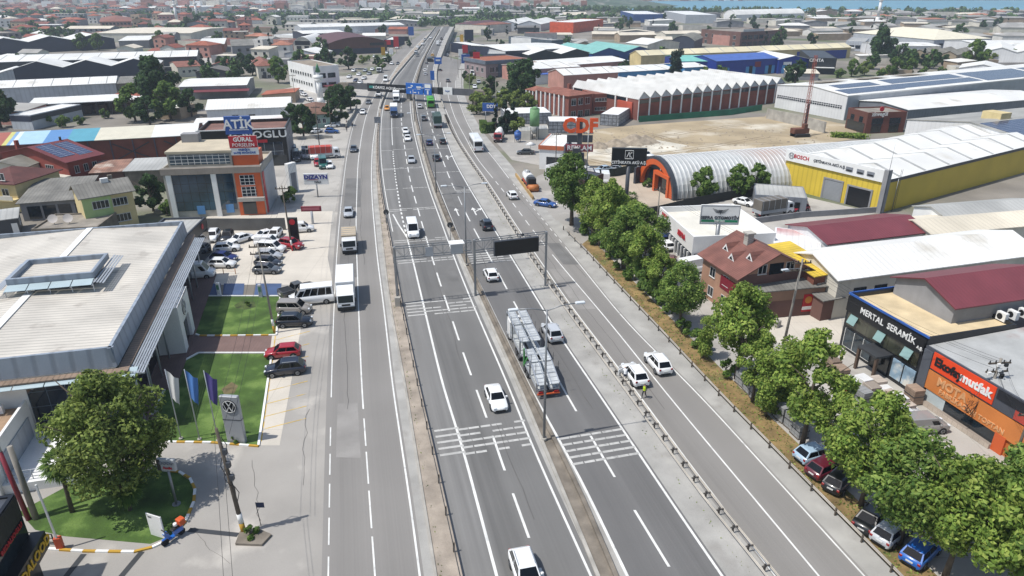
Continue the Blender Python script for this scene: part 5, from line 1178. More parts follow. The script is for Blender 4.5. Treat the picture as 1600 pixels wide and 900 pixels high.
# ---- sawtooth brick factory
A,Bq=(998,155),(1226,130)
b=building('sawtooth_factory','red brick factory with a long sawtooth row of white roofs and white pillars','factory',A,Bq,(936,132),(995,188),'saw',2.1,'y',15,wall=brick,roofm=mat('sawtooth_sheets','#c3c3c0',.6,var=.08,vs=.2,stripes=('y',1.0,.12),tint=('#a5a29b',.15,.58)),over=.25)
SF=b
for i in range(15):
    u=b.w/15;q=MB().add([(u*i+.05,-.06,b.h),(u*(i+1)-.05,-.06,b.h),(u*(i+.38),-.06,b.h+2.05)],[(0,1,2)]).build('gable_panel',lgrey,b.root)
for i in range(16):
    u=b.w*i/15;panel(b,'f','pillar',max(0,u-.3),min(b.w,u+.3),0,b.h,white,.15)
    if i<15:panel(b,'f','window_band',u+.4,u+b.w/15-.4,b.h-1.5,b.h-.3,glass,.05)
for i in range(6):panel(b,'l','pillar',b.d*i/6,b.d*i/6+.5,0,b.h,white,.15)
for i in range(5):panel(b,'l','window_band',b.d*(i+.15)/6,b.d*(i+.95)/6,b.h-1.5,b.h-.3,glass,.05)
panel(b,'l','red_gate',b.d*.72,b.d*.93,0,b.h*.8,mat('salmon_gate','#b8553f',.6),.5)
b=building('brick_office','two storey red brick office wing with white fins and terracotta roof, nearer one','office',(889,150),(926,146),(873,137),(891,184),'hip',1.2,wall=brick,roofm=tile,over=.5)
windows(b,'f',3,2,2.0,2.2,b.h-3.2,-4,.6,2);
for i in range(7):panel(b,'l','white_fin',b.d*i/7,b.d*i/7+.45,0,b.h,white,.5)
MB().box(b.w*.55,b.w*.55+1,b.d*.4,b.d*.4+1,b.h+.4,b.h+2.6).build('chimney',brick,b.roof)
b=building('brick_office','two storey red brick office wing with white fins and terracotta roof, farther one','office',(860,146),(877,144),(846,137),(861,174),'hip',1.2,wall=brick,roofm=tile,over=.5);windows(b,'f',1,2,2.4,2,b.h-3.2,-4,.6,3)
for i in range(7):panel(b,'l','white_fin',b.d*i/7,b.d*i/7+.45,0,b.h,white,.5)
b=building('brick_link','plain brick link block between the brick office and sawtooth factory','office',(927,147),(953,146),(940,139),6.5,'flat',wall=brick,roofm=tile,parapet=.1);windows(b,'f',4,2,1.2,1.2,4,-3,.8)

# ---- solar roof warehouses
b=building('solar_warehouse','big pale warehouse with solar panels across its roof beyond the bare plot','warehouse',(1215,133),(1325,150),None,(1324,188,1),'gable',1.4,'y',wall=whitew,roofm=roofwy,depth=150,over=.2)
panel(b,'r','grey_side',.3,149,0,b.h-.4,lgreyy,.06);panel(b,'f','window_row',.5,b.w-1.5,b.h*.42,b.h*.58,mat('grid_windows','#2a3038',.15,var=.2,grid=(.9,.7,.14,'#d9dadb','xz')),.06)
for r0,r1,s0,s1 in ((6,26,.56,.72),(2,30,.76,.95),(32,72,.52,.72),(30,74,.75,.93),(76,112,.52,.95),(115,148,.52,.95)):roof_panel(b,r0,r1,b.span*s0,b.span*s1,solary,n=3)
for r in (8,30,52):roof_panel(b,r,r+13,b.span*.18,b.span*.4,mat('brown_roof_vent','#8a8274',.8),'roof_vent',.4,1)
b=building('grey_warehouse','long dark grey warehouse wall with white roof edge behind the brown office','warehouse',(1420,172),(1640,153),None,5.6,'gable',1.0,'x',wall=mgrey,roofm=roofw,depth=20)
b=building('solar_warehouse','white gabled warehouse with blue solar panels and roof hatch at the right edge','warehouse',(1418,187),(1625,226),None,6.2,'gable',2.2,'y',wall=whitew,roofm=roofgy,depth=60,over=.2)
roof_panel(b,1,30,b.span*.55,b.span*.92,solary);roof_panel(b,2,40,b.span*.52,b.span*.9,solary,dz=.09)if False else None
roof_panel(b,32,58,b.span*.52,b.span*.92,solary)
for u in (.17,.27):panel(b,'f','window_row',b.w*u,b.w*u+3.2,3.0,4.0,mat('small_grid_windows','#22282f',.15,var=.2,grid=(.8,1.3,.12,'#cfd0d0','xz')),.06)
c=roof_pt(b,12,b.span*.45);MB().box(c.x-2.5,c.x+2.5,c.y-2,c.y+2,c.z-.6,c.z+1.6).build('roof_hatch',cream,b.roof)
b=building('brown_office','two storey brown panelled office with white rooftop lettering','office',(1357,176),(1418,174),(1321,168),(1355,209),'flat',wall=brickb,roofm=gravel,parapet=.4)
windows(b,'f',2,1,3.6,1.7,b.h-3.4,3,.6,4,True);windows(b,'f',2,1,3.2,2.2,.3,3,.6,3,True);windows(b,'l',2,1,1.7,1.7,b.h-3.2,3,.6,2,True);panel(b,'l','dark_shopfront',.6,b.d-.6,.2,2.8,glass,.06)
face_text(b,'f','zinvegül',b.w*.3,b.h-.55,1.6,white,.12,.03);MB().cyl((b.w*.33,-.1,b.h+.9),(b.w*.33,.1,b.h+.9),.7,n=16).build('red_logo',red,b.root)

# ---- lower right: sheds in front of the yellow warehouse
b=building('red_roof_shed','long shed with maroon gabled roof in front of the yellow warehouse','shed',(1294,381),(1452,362),(1245,350),4.2,'gable',1.2,'x',wall=whitew,roofm=redroof,over=.4)
panel(b,'f','dark_opening',b.w*.28,b.w*.52,.2,3.4,black,.05)
b=building('patched_shed','low shed with white roof and faded red patches beside the maroon roofed shed','shed',(1208,384),(1284,393),(1186,352),3.8,'flat',.6,'x',parapet=.05,wall=whitew,roofm=mat('white_red_patched_roof','#dedcd8',.6,var=.05,tint=('#b06a6c',.09,.56),stripes=('x',.9,.1)),over=.2)
b=building('big_white_shed','very large low shed with bright white roof behind the tile shop','warehouse',(1311,437),(1625,396),(1480,366),5.6,'gable',1.6,'x',wall=creamw,roofm=roofw,over=.4)
windows(b,'f',9,1,2.0,1.5,2.6,3,2,2,True);panel(b,'f','blue_shutter',b.w*.63,b.w*.7,.2,4.6,mat('blue_shutter','#27477c',.5,stripes=('x',.3,.15)),.06)
b=building('cream_shed','low shed with broad cream roof right of the maroon roofed shed','shed',(1456,366),(1640,350),None,4.4,'gable',.9,'x',wall=creamw,roofm=mat('cream_sheets_near','#d2c9b6',.65,var=.12,vs=.1,stripes=('x',.9,.12)),depth=8)
b=building('grey_roof_shed','low shed with grey ribbed roof and white gable wall at the right edge','shed',(1482,343),(1640,330),None,4.8,'gable',1.0,'x',wall=white,roofm=roofg,depth=7.5)
b=building('yellow_roof_annex','brick annex with bright yellow sheet roof beside the tiled house','house',(1273,432),(1311,425),(1237,388),5.4,'shed',.9,'x',wall=mat('plain_brick','#83503f',.85,var=.15),roofm=yelroof,over=.3)
windows(b,'f',2,1,1.1,1.3,3,3,.5,2)
b=building('tiled_house','two storey house with terracotta tiled roof, small dormers and chimney','house',(1155,432),(1263,418),(1098,397),5.9,'gable',2.6,'y',wall=mat('tan_render','#a5806a',.85,var=.1,streak=.4),roofm=tiley,over=.7)
w,d,h=b.w,b.d,b.h
windows(b,'l',2,2,1.3,1.4,h-2.4,-2.8,1,2);panel(b,'l','red_balcony',d*.55,d*.95,h-3,h-1.2,crimson,.08);panel(b,'f','dark_gable',w*.02,w*.98,h-1.4,h+.05,brownr,.05)
for u in (.32,.72):place_window(b,'f',w*u,h-.1 if u<.5 else h-.1,1.3,1.3,2)
panel(b,'f','veranda',w*.42,w*.62,h-.3,h+1.2,glass,.06)
for r,s in ((d*.75,.2),(d*.45,.13),(d*.2,.25)):
    c=roof_pt(b,r,w*s);mb=MB();mb.add([(c.x-.2,r-.8,c.z-.3),(c.x-.2,r+.8,c.z-.3),(c.x-.2,r,c.z+.95),(c.x+1.9,r-.8,c.z+.7),(c.x+1.9,r+.8,c.z+.7),(c.x+2.1,r,c.z+1.0)],[(0,1,2),(0,2,5,3),(1,4,5,2)]);q=mb.build('dormer',tiley,b.roof)
    MB().add([(c.x-.23,r-.75,c.z-.1),(c.x-.23,r+.75,c.z-.1),(c.x-.23,r,c.z+.85)],[(0,1,2)]).add([(c.x-.25,r-.4,c.z-.02),(c.x-.25,r+.4,c.z-.02),(c.x-.25,r,c.z+.5)],[(0,1,2)],1).build('dormer_front',[white,glass],q)
c=roof_pt(b,d*.6,w*.42);MB().box(c.x-.45,c.x+.45,c.y-.45,c.y+.45,c.z-.4,c.z+1.3).box(c.x-.6,c.x+.6,c.y-.6,c.y+.6,c.z+1.3,c.z+1.5).build('chimney',conc,b.roof)
b2=building('workshop_annex','dark brown workshop with pale corrugated canopy in front of the tiled house','workshop',(1165,458),(1290,447),None,4.0,'shed',.9,'x',wall=brownr,roofm=asb,depth=4.6,over=.3)
panel(b2,'f','upper_wall',0,b2.w,2.5,3.9,mat('tan_wall','#8d6f5c',.85,var=.1),.08);panel(b2,'f','red_sign',b2.w*.74,b2.w*.87,.6,3.1,red,.12);panel(b2,'f','sign_strip',b2.w*.74,b2.w*.87,.9,1.35,white,.15);MB().cyl((b2.w*.805,-.12,2.3),(b2.w*.805,-.16,2.3),.5,n=16).build('round_badge',mat('ochre','#c9873c',.6),b2.root);panel(b2,'f','shutter',b2.w*.08,b2.w*.25,.2,2.3,mgrey,.1)
b3=building('lean_to','low lean-to with pale canopy between workshop and yellow roofed annex','shed',(1287,470),(1316,465),None,2.9,'shed',.5,'x',wall=brownr,roofm=asb,depth=5)
b=building('white_shop','white car parts shop with tall parapet and black glass ground floor','shop',(1031,323),(1084,370),(1182,343),(1084,419,1),'flat',wall=white,roofm=mat('pale_roof_deck','#d8d4c8',.7,var=.06),parapet=1.0)
w,d,h=b.w,b.d,b.h
panel(b,'f','dark_glass_base',.2,w-.15,.2,h*.46,glass,.05);panel(b,'r','dark_glass_base',.3,d*.55,.2,h*.46,glass,.05);panel(b,'f','upper_window',w*.12,w*.36,h*.5,h*.72,glass,.07)
face_text(b,'f','SEPRA',w*.70,h*.74,1.2,red,.1,.05);face_text(b,'f','BOSCH',w*.18,h*.88,.7,red,.1,.02);
for i in range(7):panel(b,'f','white_post',w*(.4+.085*i),w*(.4+.085*i)+.2,0,h*.44,white,.3)
# ---- tile shop and furniture store
p0,p1=G(1311,540),G(1427,618);e=p1-p0;yw=atan2(e.y,e.x);w=e.length;hM=6.9
b=building('tile_shop','black fronted tile shop with sandy flat roof and blue roof edge','shop',None,None,None,hM,'flat',wall=mat('black_facade','#1c1f24',.45,var=.12),roofm=sand,parapet=.5,world=((p0.x,p0.y),yw,w,11.5))
TS=b;d=b.d
panel(b,'f','blue_edge',-.1,w+.1,hM-.06,hM+.16,mat('blue_edge','#2f5fae',.5),.12);panel(b,'l','blue_edge',-.1,d,hM-.06,hM+.16,mat('blue_edge','#2f5fae',.5),.12)
panel(b,'f','sign_fascia',.1,w-.1,hM-2.0,hM-.2,mat('black_fascia','#16181c',.4,var=.05),.25)
face_text(b,'f','MERTAL  SERAMİK',w*.55,hM-1.05,1.02,white,.28,.01,sx=.95);face_text(b,'f','A.Ş.',w*.955,hM-1.45,.45,white,.28)
panel(b,'f','tinted_glazing',.4,w-.5,3.1,hM-2.1,mat('olive_glass','#3b3d30',.1,var=.3,vs=.5,fine=0,spec=.8,grid=(1.6,3,.06,'#1e1f1c','xz')),.08)
for u in (.13,.5,.84):
    q=MB().add([(-.6,-.12,0),(.6,-.12,0),(.6,-.6,-1.0),(-.6,-.6,-1.0),(-.6,-.1,0),(.6,-.1,0),(.6,-.56,-1.02),(-.6,-.56,-1.02)],[(0,1,2,3),(4,7,6,5),(0,4,5,1),(1,5,6,2),(2,6,7,3),(3,7,4,0)]).build('tilted_window',mat('pale_green_glass','#7f9b98',.1,var=.15,fine=0),b.root);q.location=(w*u,0,hM-2.2)
panel(b,'f','shop_window',.5,w*.42,.4,2.7,mat('shop_glass','#39434a',.08,var=.35,vs=.8,fine=0,grid=(1.5,2.4,.08,'#c5c5c2','xz')),.1)
pw=panel(b,'f','poster_window',w*.70,w*.97,.5,2.7,mat('poster_panel','#8fa9bd',.4,var=.2,vs=.9,tint=('#d5d4cc',.7,.5)),.12);panel(b,'f','poster_frame',w*.83,w*.84,.5,2.7,black,.16)
MB().box(w*.43,w*.68,-2.2,0,2.7,2.95).build('entrance_canopy',steeld,b.root);panel(b,'f','entrance',w*.45,w*.66,.1,2.6,glass,.1)
for u in (.44,.67):MB().box(w*u-.15,w*u+.15,-2.1,-1.8,0,2.7).build('entrance_post',mat('brown_post','#5b4a3e'),b.root)
zd=hM-.45;c0,c1,c2=along(TS,(1390,459),zd),along(TS,(1491,505),zd),along(TS,(1575,452),zd)
hx0,hx1,hy0=c0.x,c1.x,(c0.y+c1.y)/2;hd=max(9,c2.y-hy0);oo=TS.root.matrix_basis@ Vector((hx0,hy0,0))if False else Vector((p0.x+hx0*cos(yw)-hy0*sin(yw),p0.y+hx0*sin(yw)+hy0*cos(yw),0))
print('hall',hx0,hx1,hy0,hd,TS.w)
b=building('rooftop_hall','grey hall with maroon gabled roof rising behind the sandy terrace of the tile shop','hall',None,None,None,hM+1.6,'gable',1.5,'y',wall=grey_r,roofm=redroofy,over=.5,world=((oo.x,oo.y),yw,hx1-hx0,hd))
rt=b
p2=p1+e.normalized()*.15;w2=21
b=building('furniture_store','orange furniture store with grey roof and black lettering beside the tile shop','shop',None,None,None,5.9,'shed',.7,'x',wall=mat('faded_orange_wall','#b9682f',.7,var=.1),roofm=mat('grey_flecked_roof','#a7a8a6',.7,var=.1,vs=.4,tint=('#8a5a4c',.13,.66)),over=.1,world=((p2.x,p2.y),yw,w2,22))
FS=b;h=5.9
panel(b,'f','upper_fascia',0,w2,h-1.9,h+.25,mat('slate_fascia','#4a4d55',.5,var=.05),.2)
panel(b,'f','orange_sign',1.1,8.2,h-1.75,h+.1,mat('bright_orange_sign','#e2471b',.4,var=.03),.27);face_text(b,'f','Ekofay',3.1,h-.8,1.25,black,.3,.05);face_text(b,'f','mutfak',6.2,h-.8,1.25,white,.3,.05)
panel(b,'f','black_sign',8.4,20.6,h-.85,h+.1,mat('black_sign','#22242a',.4),.27);panel(b,'f','red_sign',10.4,20.6,h-1.8,h-.9,mat('salmon_sign','#b4463a',.5),.27)
face_text(b,'f','SATIŞ MAĞAZASI',15.4,h-.38,.85,white,.3,.03);face_text(b,'f','MOBİLYALARI',15.4,h-1.36,.85,orange,.3,.03)
panel(b,'f','banner',.4,w2-.3,h-4.1,h-2.0,orange2,.22);pale_o=mat('pale_orange_letters','#d7a06f',.6);face_text(b,'f','MOTA',4,h-2.7,1.2,pale_o,.25,.05);face_text(b,'f','FABRİKADAN TOPTAN',6.4,h-3.6,.7,pale_o,.25,.02)
panel(b,'f','grey_post',-.05,1.0,0,h-.1,mat('slate_post','#565a62',.5),.3);panel(b,'f','shop_window',1.2,9.2,.5,1.8,glass,.1);panel(b,'f','white_panel',1.2,3.6,.5,1.8,mat('pale_panel','#b9c4c6',.3),.13);panel(b,'f','orange_column',9.3,10.4,0,1.9,orange,.25);panel(b,'f','roller_door',14,19,0,1.85,mgrey,.1);panel(b,'f','plinth',1.0,9.3,0,.5,mat('stone_plinth','#b3a79a',.8,grid=(.6,.5,.03,'#8a7f74','xz')),.5)
for i in range(5):
    pr=rt.root.matrix_basis@ Vector((rt.w+1.0,rt.d*.4+i*1.5,6.6));ac_unit(pr,rt.yaw,['nearest','second','third','fourth','farthest'][i]+' of five white air conditioners in a row behind the maroon roofed hall')
    _P['ac']=_P['ac']
    bpy.context.view_layer.update()
for o in [x for x in C.objects if x.name.startswith('air_conditioner')][1:]:o.scale=(1.2,1.2,1.25)
b=building('back_store','low white roofed store behind the furniture store','shed',None,None,None,6.0,'flat',wall=white,roofm=roofg,parapet=.1,world=((p2.x-22.4*sin(yw)-0*cos(yw)+3.2*cos(yw),p2.y+22.4*cos(yw)+3.2*sin(yw)),yw,20,14))

# ---- advertising studio yard
b=building('studio','small white studio with orange trimmed flat roof by the right service road','studio',(843,227),(880,229),(850,209),(884,252,1)if False else 5.6,'flat',wall=white,roofm=roofw,parapet=.2)
panel(b,'f','orange_trim',-.2,b.w+.2,b.h-.9,b.h+.05,mat('orange_trim','#b5613c',.6),.25);panel(b,'l','orange_trim',-.2,b.d+.2,b.h-.9,b.h+.05,mat('orange_trim','#b5613c',.6),.25);panel(b,'f','dark_bay',b.w*.3,b.w*.85,.1,3,glass,.05)
b=building('cabin','white and grey panelled cabin with canopy in front of the studio','cabin',(852,258),(893,268),(868,248),2.9,'flat',wall=whitew,roofm=roofg,parapet=.1);panel(b,'f','dark_glass',.6,b.w-.6,.8,2.3,mat('grid_glass','#353b40',.2,grid=(.9,.8,.12,'#d0d0ce','xz')),.05)
b=building('timber_cabin','dark brown timber clad box beside the tall advertising mast','cabin',(873,274),(914,282),(893,262),3.2,'flat',wall=mat('dark_timber','#3e2a27',.8,stripes=('x',.4,.25)),roofm=dgrey,parapet=.1)
b=building('navy_container','navy container office on the yard behind the trees','container',(918,272),(932,272),(926,262),2.8,'flat',wall=navy,roofm=roofg,parapet=.05)
b=building('dark_container','tall dark container block under the advertising mast','container',(895,232),(907,232),(902,218),5.0,'flat',wall=dgrey,roofm=roofg,parapet=.1)
b=building('dark_partition','dark grey slab wall left of the arched showroom','wall',(994,262),(1017,255),(1019,253),3.6,'flat',wall=dgrey,roofm=dgrey,parapet=.05)
for q,lab in ((((857,190),(907,190),(853,182)),'row of pallet stacks with white covers in front of the brick offices'),(((790,178),(862,176),(820,168)),'block of pallet stacks with white covers behind the hedge'),(((938,178),(967,180),(942,166)),'tall wrapped pallet stack beside the sawtooth factory')):
    b=building('pallet_stack',lab,'pallet stack',*q,3.4,'flat',wall=mat('wrapped_pallets','#8c9096',.5,var=.3,vs=1.5,grid=(1.3,1.1,.14,'#3d4045','xz')),roofm=white,parapet=.02)
# ---- mid distance right
b=building('grey_block','grey four storey block with blue grey pilasters and terracotta roof deck by the flyover','office',(759,95),(826,91),(743,88),(759,122),'flat',wall=mauve,roofm=mat('terracotta_deck','#96593f',.9,var=.1),parapet=.4)
windows(b,'f',6,3,2.4,2.4,b.h-5.4,-3.9,1.5,3);
for u in (.28,.55,.7):panel(b,'f','pilaster',b.w*u,b.w*u+2.2,0,b.h-1.6,mat('blue_grey','#626b78',.8),.1)
panel(b,'f','eave_band',-.4,b.w+.4,b.h-1.6,b.h-.1,mat('blue_grey','#626b78',.8),.5);panel(b,'l','eave_band',-.4,b.d+.4,b.h-1.6,b.h-.1,mat('blue_grey','#626b78',.8),.5);windows(b,'l',4,3,2,2,b.h-5.4,-3.9,1,2)
SHED=[
 ('white_hall','long white roofed hall right of the grey four storey block',(822,109),(906,104),(822,99),6,'gable',1.4,'x',pinkr,roofw),
 ('blue_lean_to','low hall with blue roof in front of the white roofed hall',(822,118),(862,116),(824,109),4,'shed',.8,'x',white,blueroof),
 ('pink_hall','hall with pink wall and white roof left of the blue row',(881,118),(966,113),(866,112),6,'gable',1.8,'x',pinkr,roofw),
 ('blue_row','row of pale blue workshops with blue and white roof left of the tall dark tree',(967,113),(1056,108),(960,104),5.4,'gable',1,'x',sky_c,mat('blue_white_roof','#e0e0dc',.5,var=.05,tint=('#4a68b0',.03,.55))),
 ('white_row','white roofed workshop right of the tall dark tree',(1070,106),(1104,104),(1068,98),5.4,'gable',1,'x',sky_c,roofw),
 ('long_hall','long white hall with small dark windows behind the pink hall',(862,104),(982,95),(880,92),6,'gable',1.2,'x',pinkr,roofw),
 ('cream_hall','very long cream hall with cream roof behind the tall dark tree',(1002,87),(1330,74),(985,84),6,'gable',2,'x',cream,roofc),
 ('blue_hall','bright blue workshop row with light blue doors and blue roof',(1120,96),(1216,91),(1108,88),7,'gable',1.8,'x',blue_c,blueroof),
 ('teal_hall','teal and white roofed bay at the left end of the blue row',(1056,96),(1119,96),(1068,88),6.4,'gable',1.6,'x',blue_c,tealroof),
 ('navy_gables','dark green twin gabled sheds with white roofs',(826,86),(925,83),(826,76),5.5,'gable',2.4,'y',mat('dark_green_clad','#1e2a2c',.6),roofwy),
 ('blue_gables','blue twin gabled sheds with teal roofs right of the white gabled ones',(926,84),(1022,79),(926,72),5.5,'gable',2.6,'y',mat('royal_blue_clad','#20498a',.5),tealroofy),
 ('navy_shop','long navy shop with white roof behind the grey block',(789,80),(895,75),(790,69),7,'gable',1,'x',navy,roofw),
 ('slate_shop','slate coloured shop front left of the long navy shop',(761,84),(790,84),(762,70),7,'flat',.2,'x',mat('slate_clad','#4b5864',.6),roofg),
 ('grey_gable_hall','white hall with grey gable end and hipped white roof',(978,67),(1012,70),(980,60),7,'gable',2.4,'x',creamw,roofw),
 ('grey_arch_shed','dark fronted gabled shed right of the grey gable hall',(1050,63),(1085,64),(1050,57),6,'bow',3,'y',mat('blue_dark','#39404f',.6),asby),
 ('navy_store','dark navy store left of the slate shop',(737,71),(760,70),(738,64),6,'flat',.2,'x',navy,roofw),
 ('grey_tower','narrow grey block house among the white sheds',(862,63),(880,62),(865,53),9,'flat',.2,'x',mat('slate_clad','#4b5864',.6),roofg),
 ('white_tower','narrow white block beside the narrow grey one',(855,61),(863,60),(856,52),9,'flat',.2,'x',white,roofg),
 ('orange_hall','bright orange hall on the far right of the road',(859,34),(896,35),(862,28),9,'flat',.2,'x',mat('vivid_orange','#cf5427',.6),white),
 ('white_big_hall','pair of big white roofed halls left of the orange hall',(775,37),(845,38),(778,31),6,'gable',3,'y',lgrey,roofwy),
 ('maroon_hall','maroon roofed hall at the head of the flyover',(711,37),(742,38),(712,32),6,'hip',2,'x',creamw,brownroof),
 ('red_house_far','red roofed pale block beside the maroon hall',(738,38),(760,39),(740,34),7,'hip',1.5,'x',creamw,tile),
 ('blue_depot','long blue depot before the bay shore',(990,22),(1036,22),(990,17),9,'flat',.2,'x',mat('deep_blue_clad','#274a86',.5),white),
 ('grey_depot','long pale grey depot near the bay at upper right',(1072,23),(1120,23),(1072,17),9,'flat',.2,'x',lgrey,white),
 ('white_dome_hall','white bow roofed hall beside the long grey depot',(1131,22),(1150,23),(1132,15),7,'bow',5,'y',white,roofwy),
 ('white_hip_hall','large hall with cream hipped roof and red trim at right',(1460,62),(1549,60),(1475,48),6,'hip',5,'x',lgrey,mat('cream_hip','#dcd5bf',.6,var=.05)),
 ('white_long_hall','long white roofed hall right of the hipped hall',(1530,70),(1640,70),(1530,63),6,'gable',1.2,'x',whitew,roofw),
 ('white_gable_hall','white hall with twin low gables at the right edge',(1540,80),(1640,84),(1545,70),6,'gable',2.2,'y',whitew,roofwy),
 ('white_flat_hall','white hall with dark red sign left of the round green tree',(1383,72),(1470,72),(1385,66),6,'gable',.8,'x',whitew,roofw),
 ('beige_hall','beige hall with three low gables behind dark trees',(1425,82),(1495,86),(1430,75),5,'gable',1.8,'y',mat('beige_clad','#a0927c',.8),asby),
 ('white_side_hall','white hall end with small windows beyond the solar roof',(1499,106),(1572,110),(1500,100),5,'gable',2,'y',whitew,roofwy),
 ('grey_office_hall','grey flat hall left of the big dark tree',(1322,64),(1352,65),(1325,58),6,'flat',.2,'x',lgrey,roofg),
]
for q in SHED:
    nm,lab,A,Bq,Cq,h_,rf,rs,ax,wl,rm=q
    n_=2 if rf=='gable' and ax=='y' and nm in ('navy_gables','blue_gables','white_big_hall','white_gable_hall')else (3 if nm=='beige_hall' else 1)
    b=building(nm,lab,'warehouse',A,Bq,Cq,h_,rf,rs,ax,n_,wall=wl,roofm=rm,over=.3 if rf!= 'flat' else 0,parapet=.3)
    if nm in ('white_hall','pink_hall','cream_hall','blue_row'):roof_strips(b,max(3,int(b.w/9)),roofg,.5)
    if nm=='blue_hall':
        for u in (.05,.48,.8):panel(b,'f','light_blue_door',b.w*u,b.w*u+6,.1,b.h*.55,sky_c,.08);panel(b,'f','dark_doorway',b.w*u+2,b.w*u+4,.1,b.h*.6,black,.12)
        panel(b,'f','red_sign',b.w*.62,b.w*.72,b.h*.5,b.h*.85,crimson,.1)
    if nm=='long_hall':windows(b,'f',10,1,1.6,2.4,1.8,3,8,1,True)
    if nm=='blue_row':windows(b,'f',6,1,2.4,2.0,1.4,3,2,1,True)
    if nm=='cream_hall':panel(b,'f','blue_wall',b.w*.72,b.w*.98,0,b.h*.8,blue_c,.06)
    if nm in ('navy_shop','slate_shop','navy_gables','blue_gables','white_flat_hall','grey_office_hall','white_hip_hall'):windows(b,'f',max(2,int(b.w/9)),1,3,2,1.6,3,2,2,True)
    if nm=='white_hip_hall':panel(b,'f','red_trim',b.w*.2,b.w*.35,b.h*.3,b.h*.9,red,.3)
    if nm=='white_flat_hall':panel(b,'f','black_end',0,b.w*.3,0,b.h*.95,black,.1);panel(b,'f','red_sign',b.w*.04,b.w*.14,b.h*.6,b.h*.85,red,.2)
b=building('blue_gable_hall','blue gabled workshop with white sign at the right end of the blue row','workshop',(1218,93),(1265,92),(1212,84),6.6,'gable',1.6,'y',wall=blue_c,roofm=roofwy);panel(b,'f','light_blue_door',b.w*.12,b.w*.28,.1,b.h*.6,sky_c,.08);panel(b,'f','dark_doorway',b.w*.3,b.w*.46,.1,b.h*.6,black,.1);panel(b,'f','white_sign',b.w*.15,b.w*.42,b.h*.62,b.h*.82,white,.12)
b=building('black_workshop','black fronted workshop with white lettering right of the blue gabled one','workshop',(1266,90),(1308,91),(1262,78),7.5,'flat',wall=mat('black_clad','#22262b',.6),roofm=dgrey,parapet=.2);panel(b,'f','pale_awning',b.w*.2,b.w*.95,3,3.3,white,2);face_text(b,'f','CEMTA',b.w*.25,b.h-1.2,2,white,.1,.04)
b=building('brown_block','long four storey brown office block with unfinished right half','office',(1158,50),(1222,47),(1112,45),(1158,73),'flat',wall=brownr,roofm=gravel,parapet=.4)
windows(b,'f',7,3,4.4,2.6,b.h-5,-4.3,1.5,3,True);windows(b,'l',5,3,2.4,2.4,b.h-5,-4.3,2,2);panel(b,'l','pink_panel',b.d*.32,b.d*.75,0,b.h-3,pinkr,.12);panel(b,'f','roof_sign',b.w*.05,b.w*.55,b.h,b.h+1.6,lgrey,.1)
def wall_px(name,label,pts,h,m,cat='wall',t=.25):
    rt=thing(name,label,cat,G(*pts[0]));o0=rt.location.copy();P=[G(*p)-o0 for p in pts];mb=MB()
    for i in range(len(P)-1):mb.bar(P[i]+Vector((0,0,h/2)),P[i+1]+Vector((0,0,h/2)),t,h)
    mb.build('wall',m,rt);return rt
wall_px('site_wall','long grey concrete wall along the far edge of the bare plot',[(1197,185),(1250,197),(1288,208)],3.2,conc)
wall_px('green_fence','green netting fence in front of the sawtooth factory',[(998,191),(1060,186),(1140,180),(1190,172)],1.9,mat('green_net','#2f7357',.8,var=.15),'fence',.08)
wall_px('black_fence','black panel fence along the front of the arched showroom yard',[(948,349),(1010,340),(1085,322),(1140,312),(1190,305)],1.8,mat('black_netting','#1a1f1f',.7,var=.1),'fence',.1)
wall_px('green_screen_fence','dark green screen fence between studio yard and showroom car park',[(918,278),(960,276),(995,268)],1.9,mat('dark_green_screen','#16241f',.7),'fence',.1)
wall_px('yard_wall','low grey rendered wall with railing posts in front of the yellow warehouse',[(1160,352),(1250,340),(1370,332)],1.1,grey_r)
wall_px('block_wall','grey block wall at the foot of the porcelain shop car park',[(325,360),(390,360),(447,359)],2.2,mat('dark_block_wall','#5d5c5a',.85,var=.12))
wall_px('front_wall','low pale wall beside the two figures left of the service road',[(440,219),(478,217),(520,216)],.8,conc)
wall_px('stepped_wall','low concrete wall climbing beside the street trees left of the service road',[(541,200),(552,183),(558,170)],1.2,conc)
# ================================================================ THE TOWN BEHIND
rnd=random.Random(11)
OCC=[]
bpy.context.view_layer.update()
for o in C.objects:
    if o.type=='EMPTY' and 'category' in o and any(c.name.startswith('wall')for c in o.children):
        wl_=[c for c in o.children if c.name.startswith('wall')][0];bb=[o.matrix_world@ Vector(v)for v in wl_.bound_box]
        cx,cy=sum(v.x for v in bb)/8,sum(v.y for v in bb)/8
        lx,ly=Vector(wl_.bound_box[6])-Vector(wl_.bound_box[0]),0
        OCC.append((cx,cy,lx.x/2,lx.y/2,o.rotation_euler.z))
def inside(x,y,pad=0):
    for cx,cy,hx_,hy_,yw_ in OCC:
        dx,dy=x-cx,y-cy
        if abs(dx)+abs(dy)>1.5*(hx_+hy_)+30+pad:continue
        c,s=cos(-yw_),sin(-yw_);u,v=dx*c-dy*s,dx*s+dy*c
        if abs(u)<hx_+pad and abs(v)<hy_+pad:return True
    return False
def on_road(x,y,pad=0):
    if y<700:return L['s0'].x(min(y,690))-pad<x<(L['g4'].x(min(y,420))if y<420 else L['b'].x(min(y,690))+10)+pad
    return False
def footprint_free(x,y,w,d,yw_,gap=1.5):
    c,s=cos(yw_),sin(yw_)
    n1,n2=max(2,int(w/5)),max(2,int(d/5))
    for i in range(n1+1):
        for j in range(n2+1):
            u,v=(i/n1-.5)*w,(j/n2-.5)*d
            X,Y=x+u*c-v*s,y+u*s+v*c
            if inside(X,Y,gap)or on_road(X,Y,7):return False
    return True
far_tile=[mat('far_tiles_%d'%i,h_,.9,var=.15,vs=.2)for i,h_ in enumerate(('#9c5a44','#8a4b3c','#a8705a','#7c4a40'))]
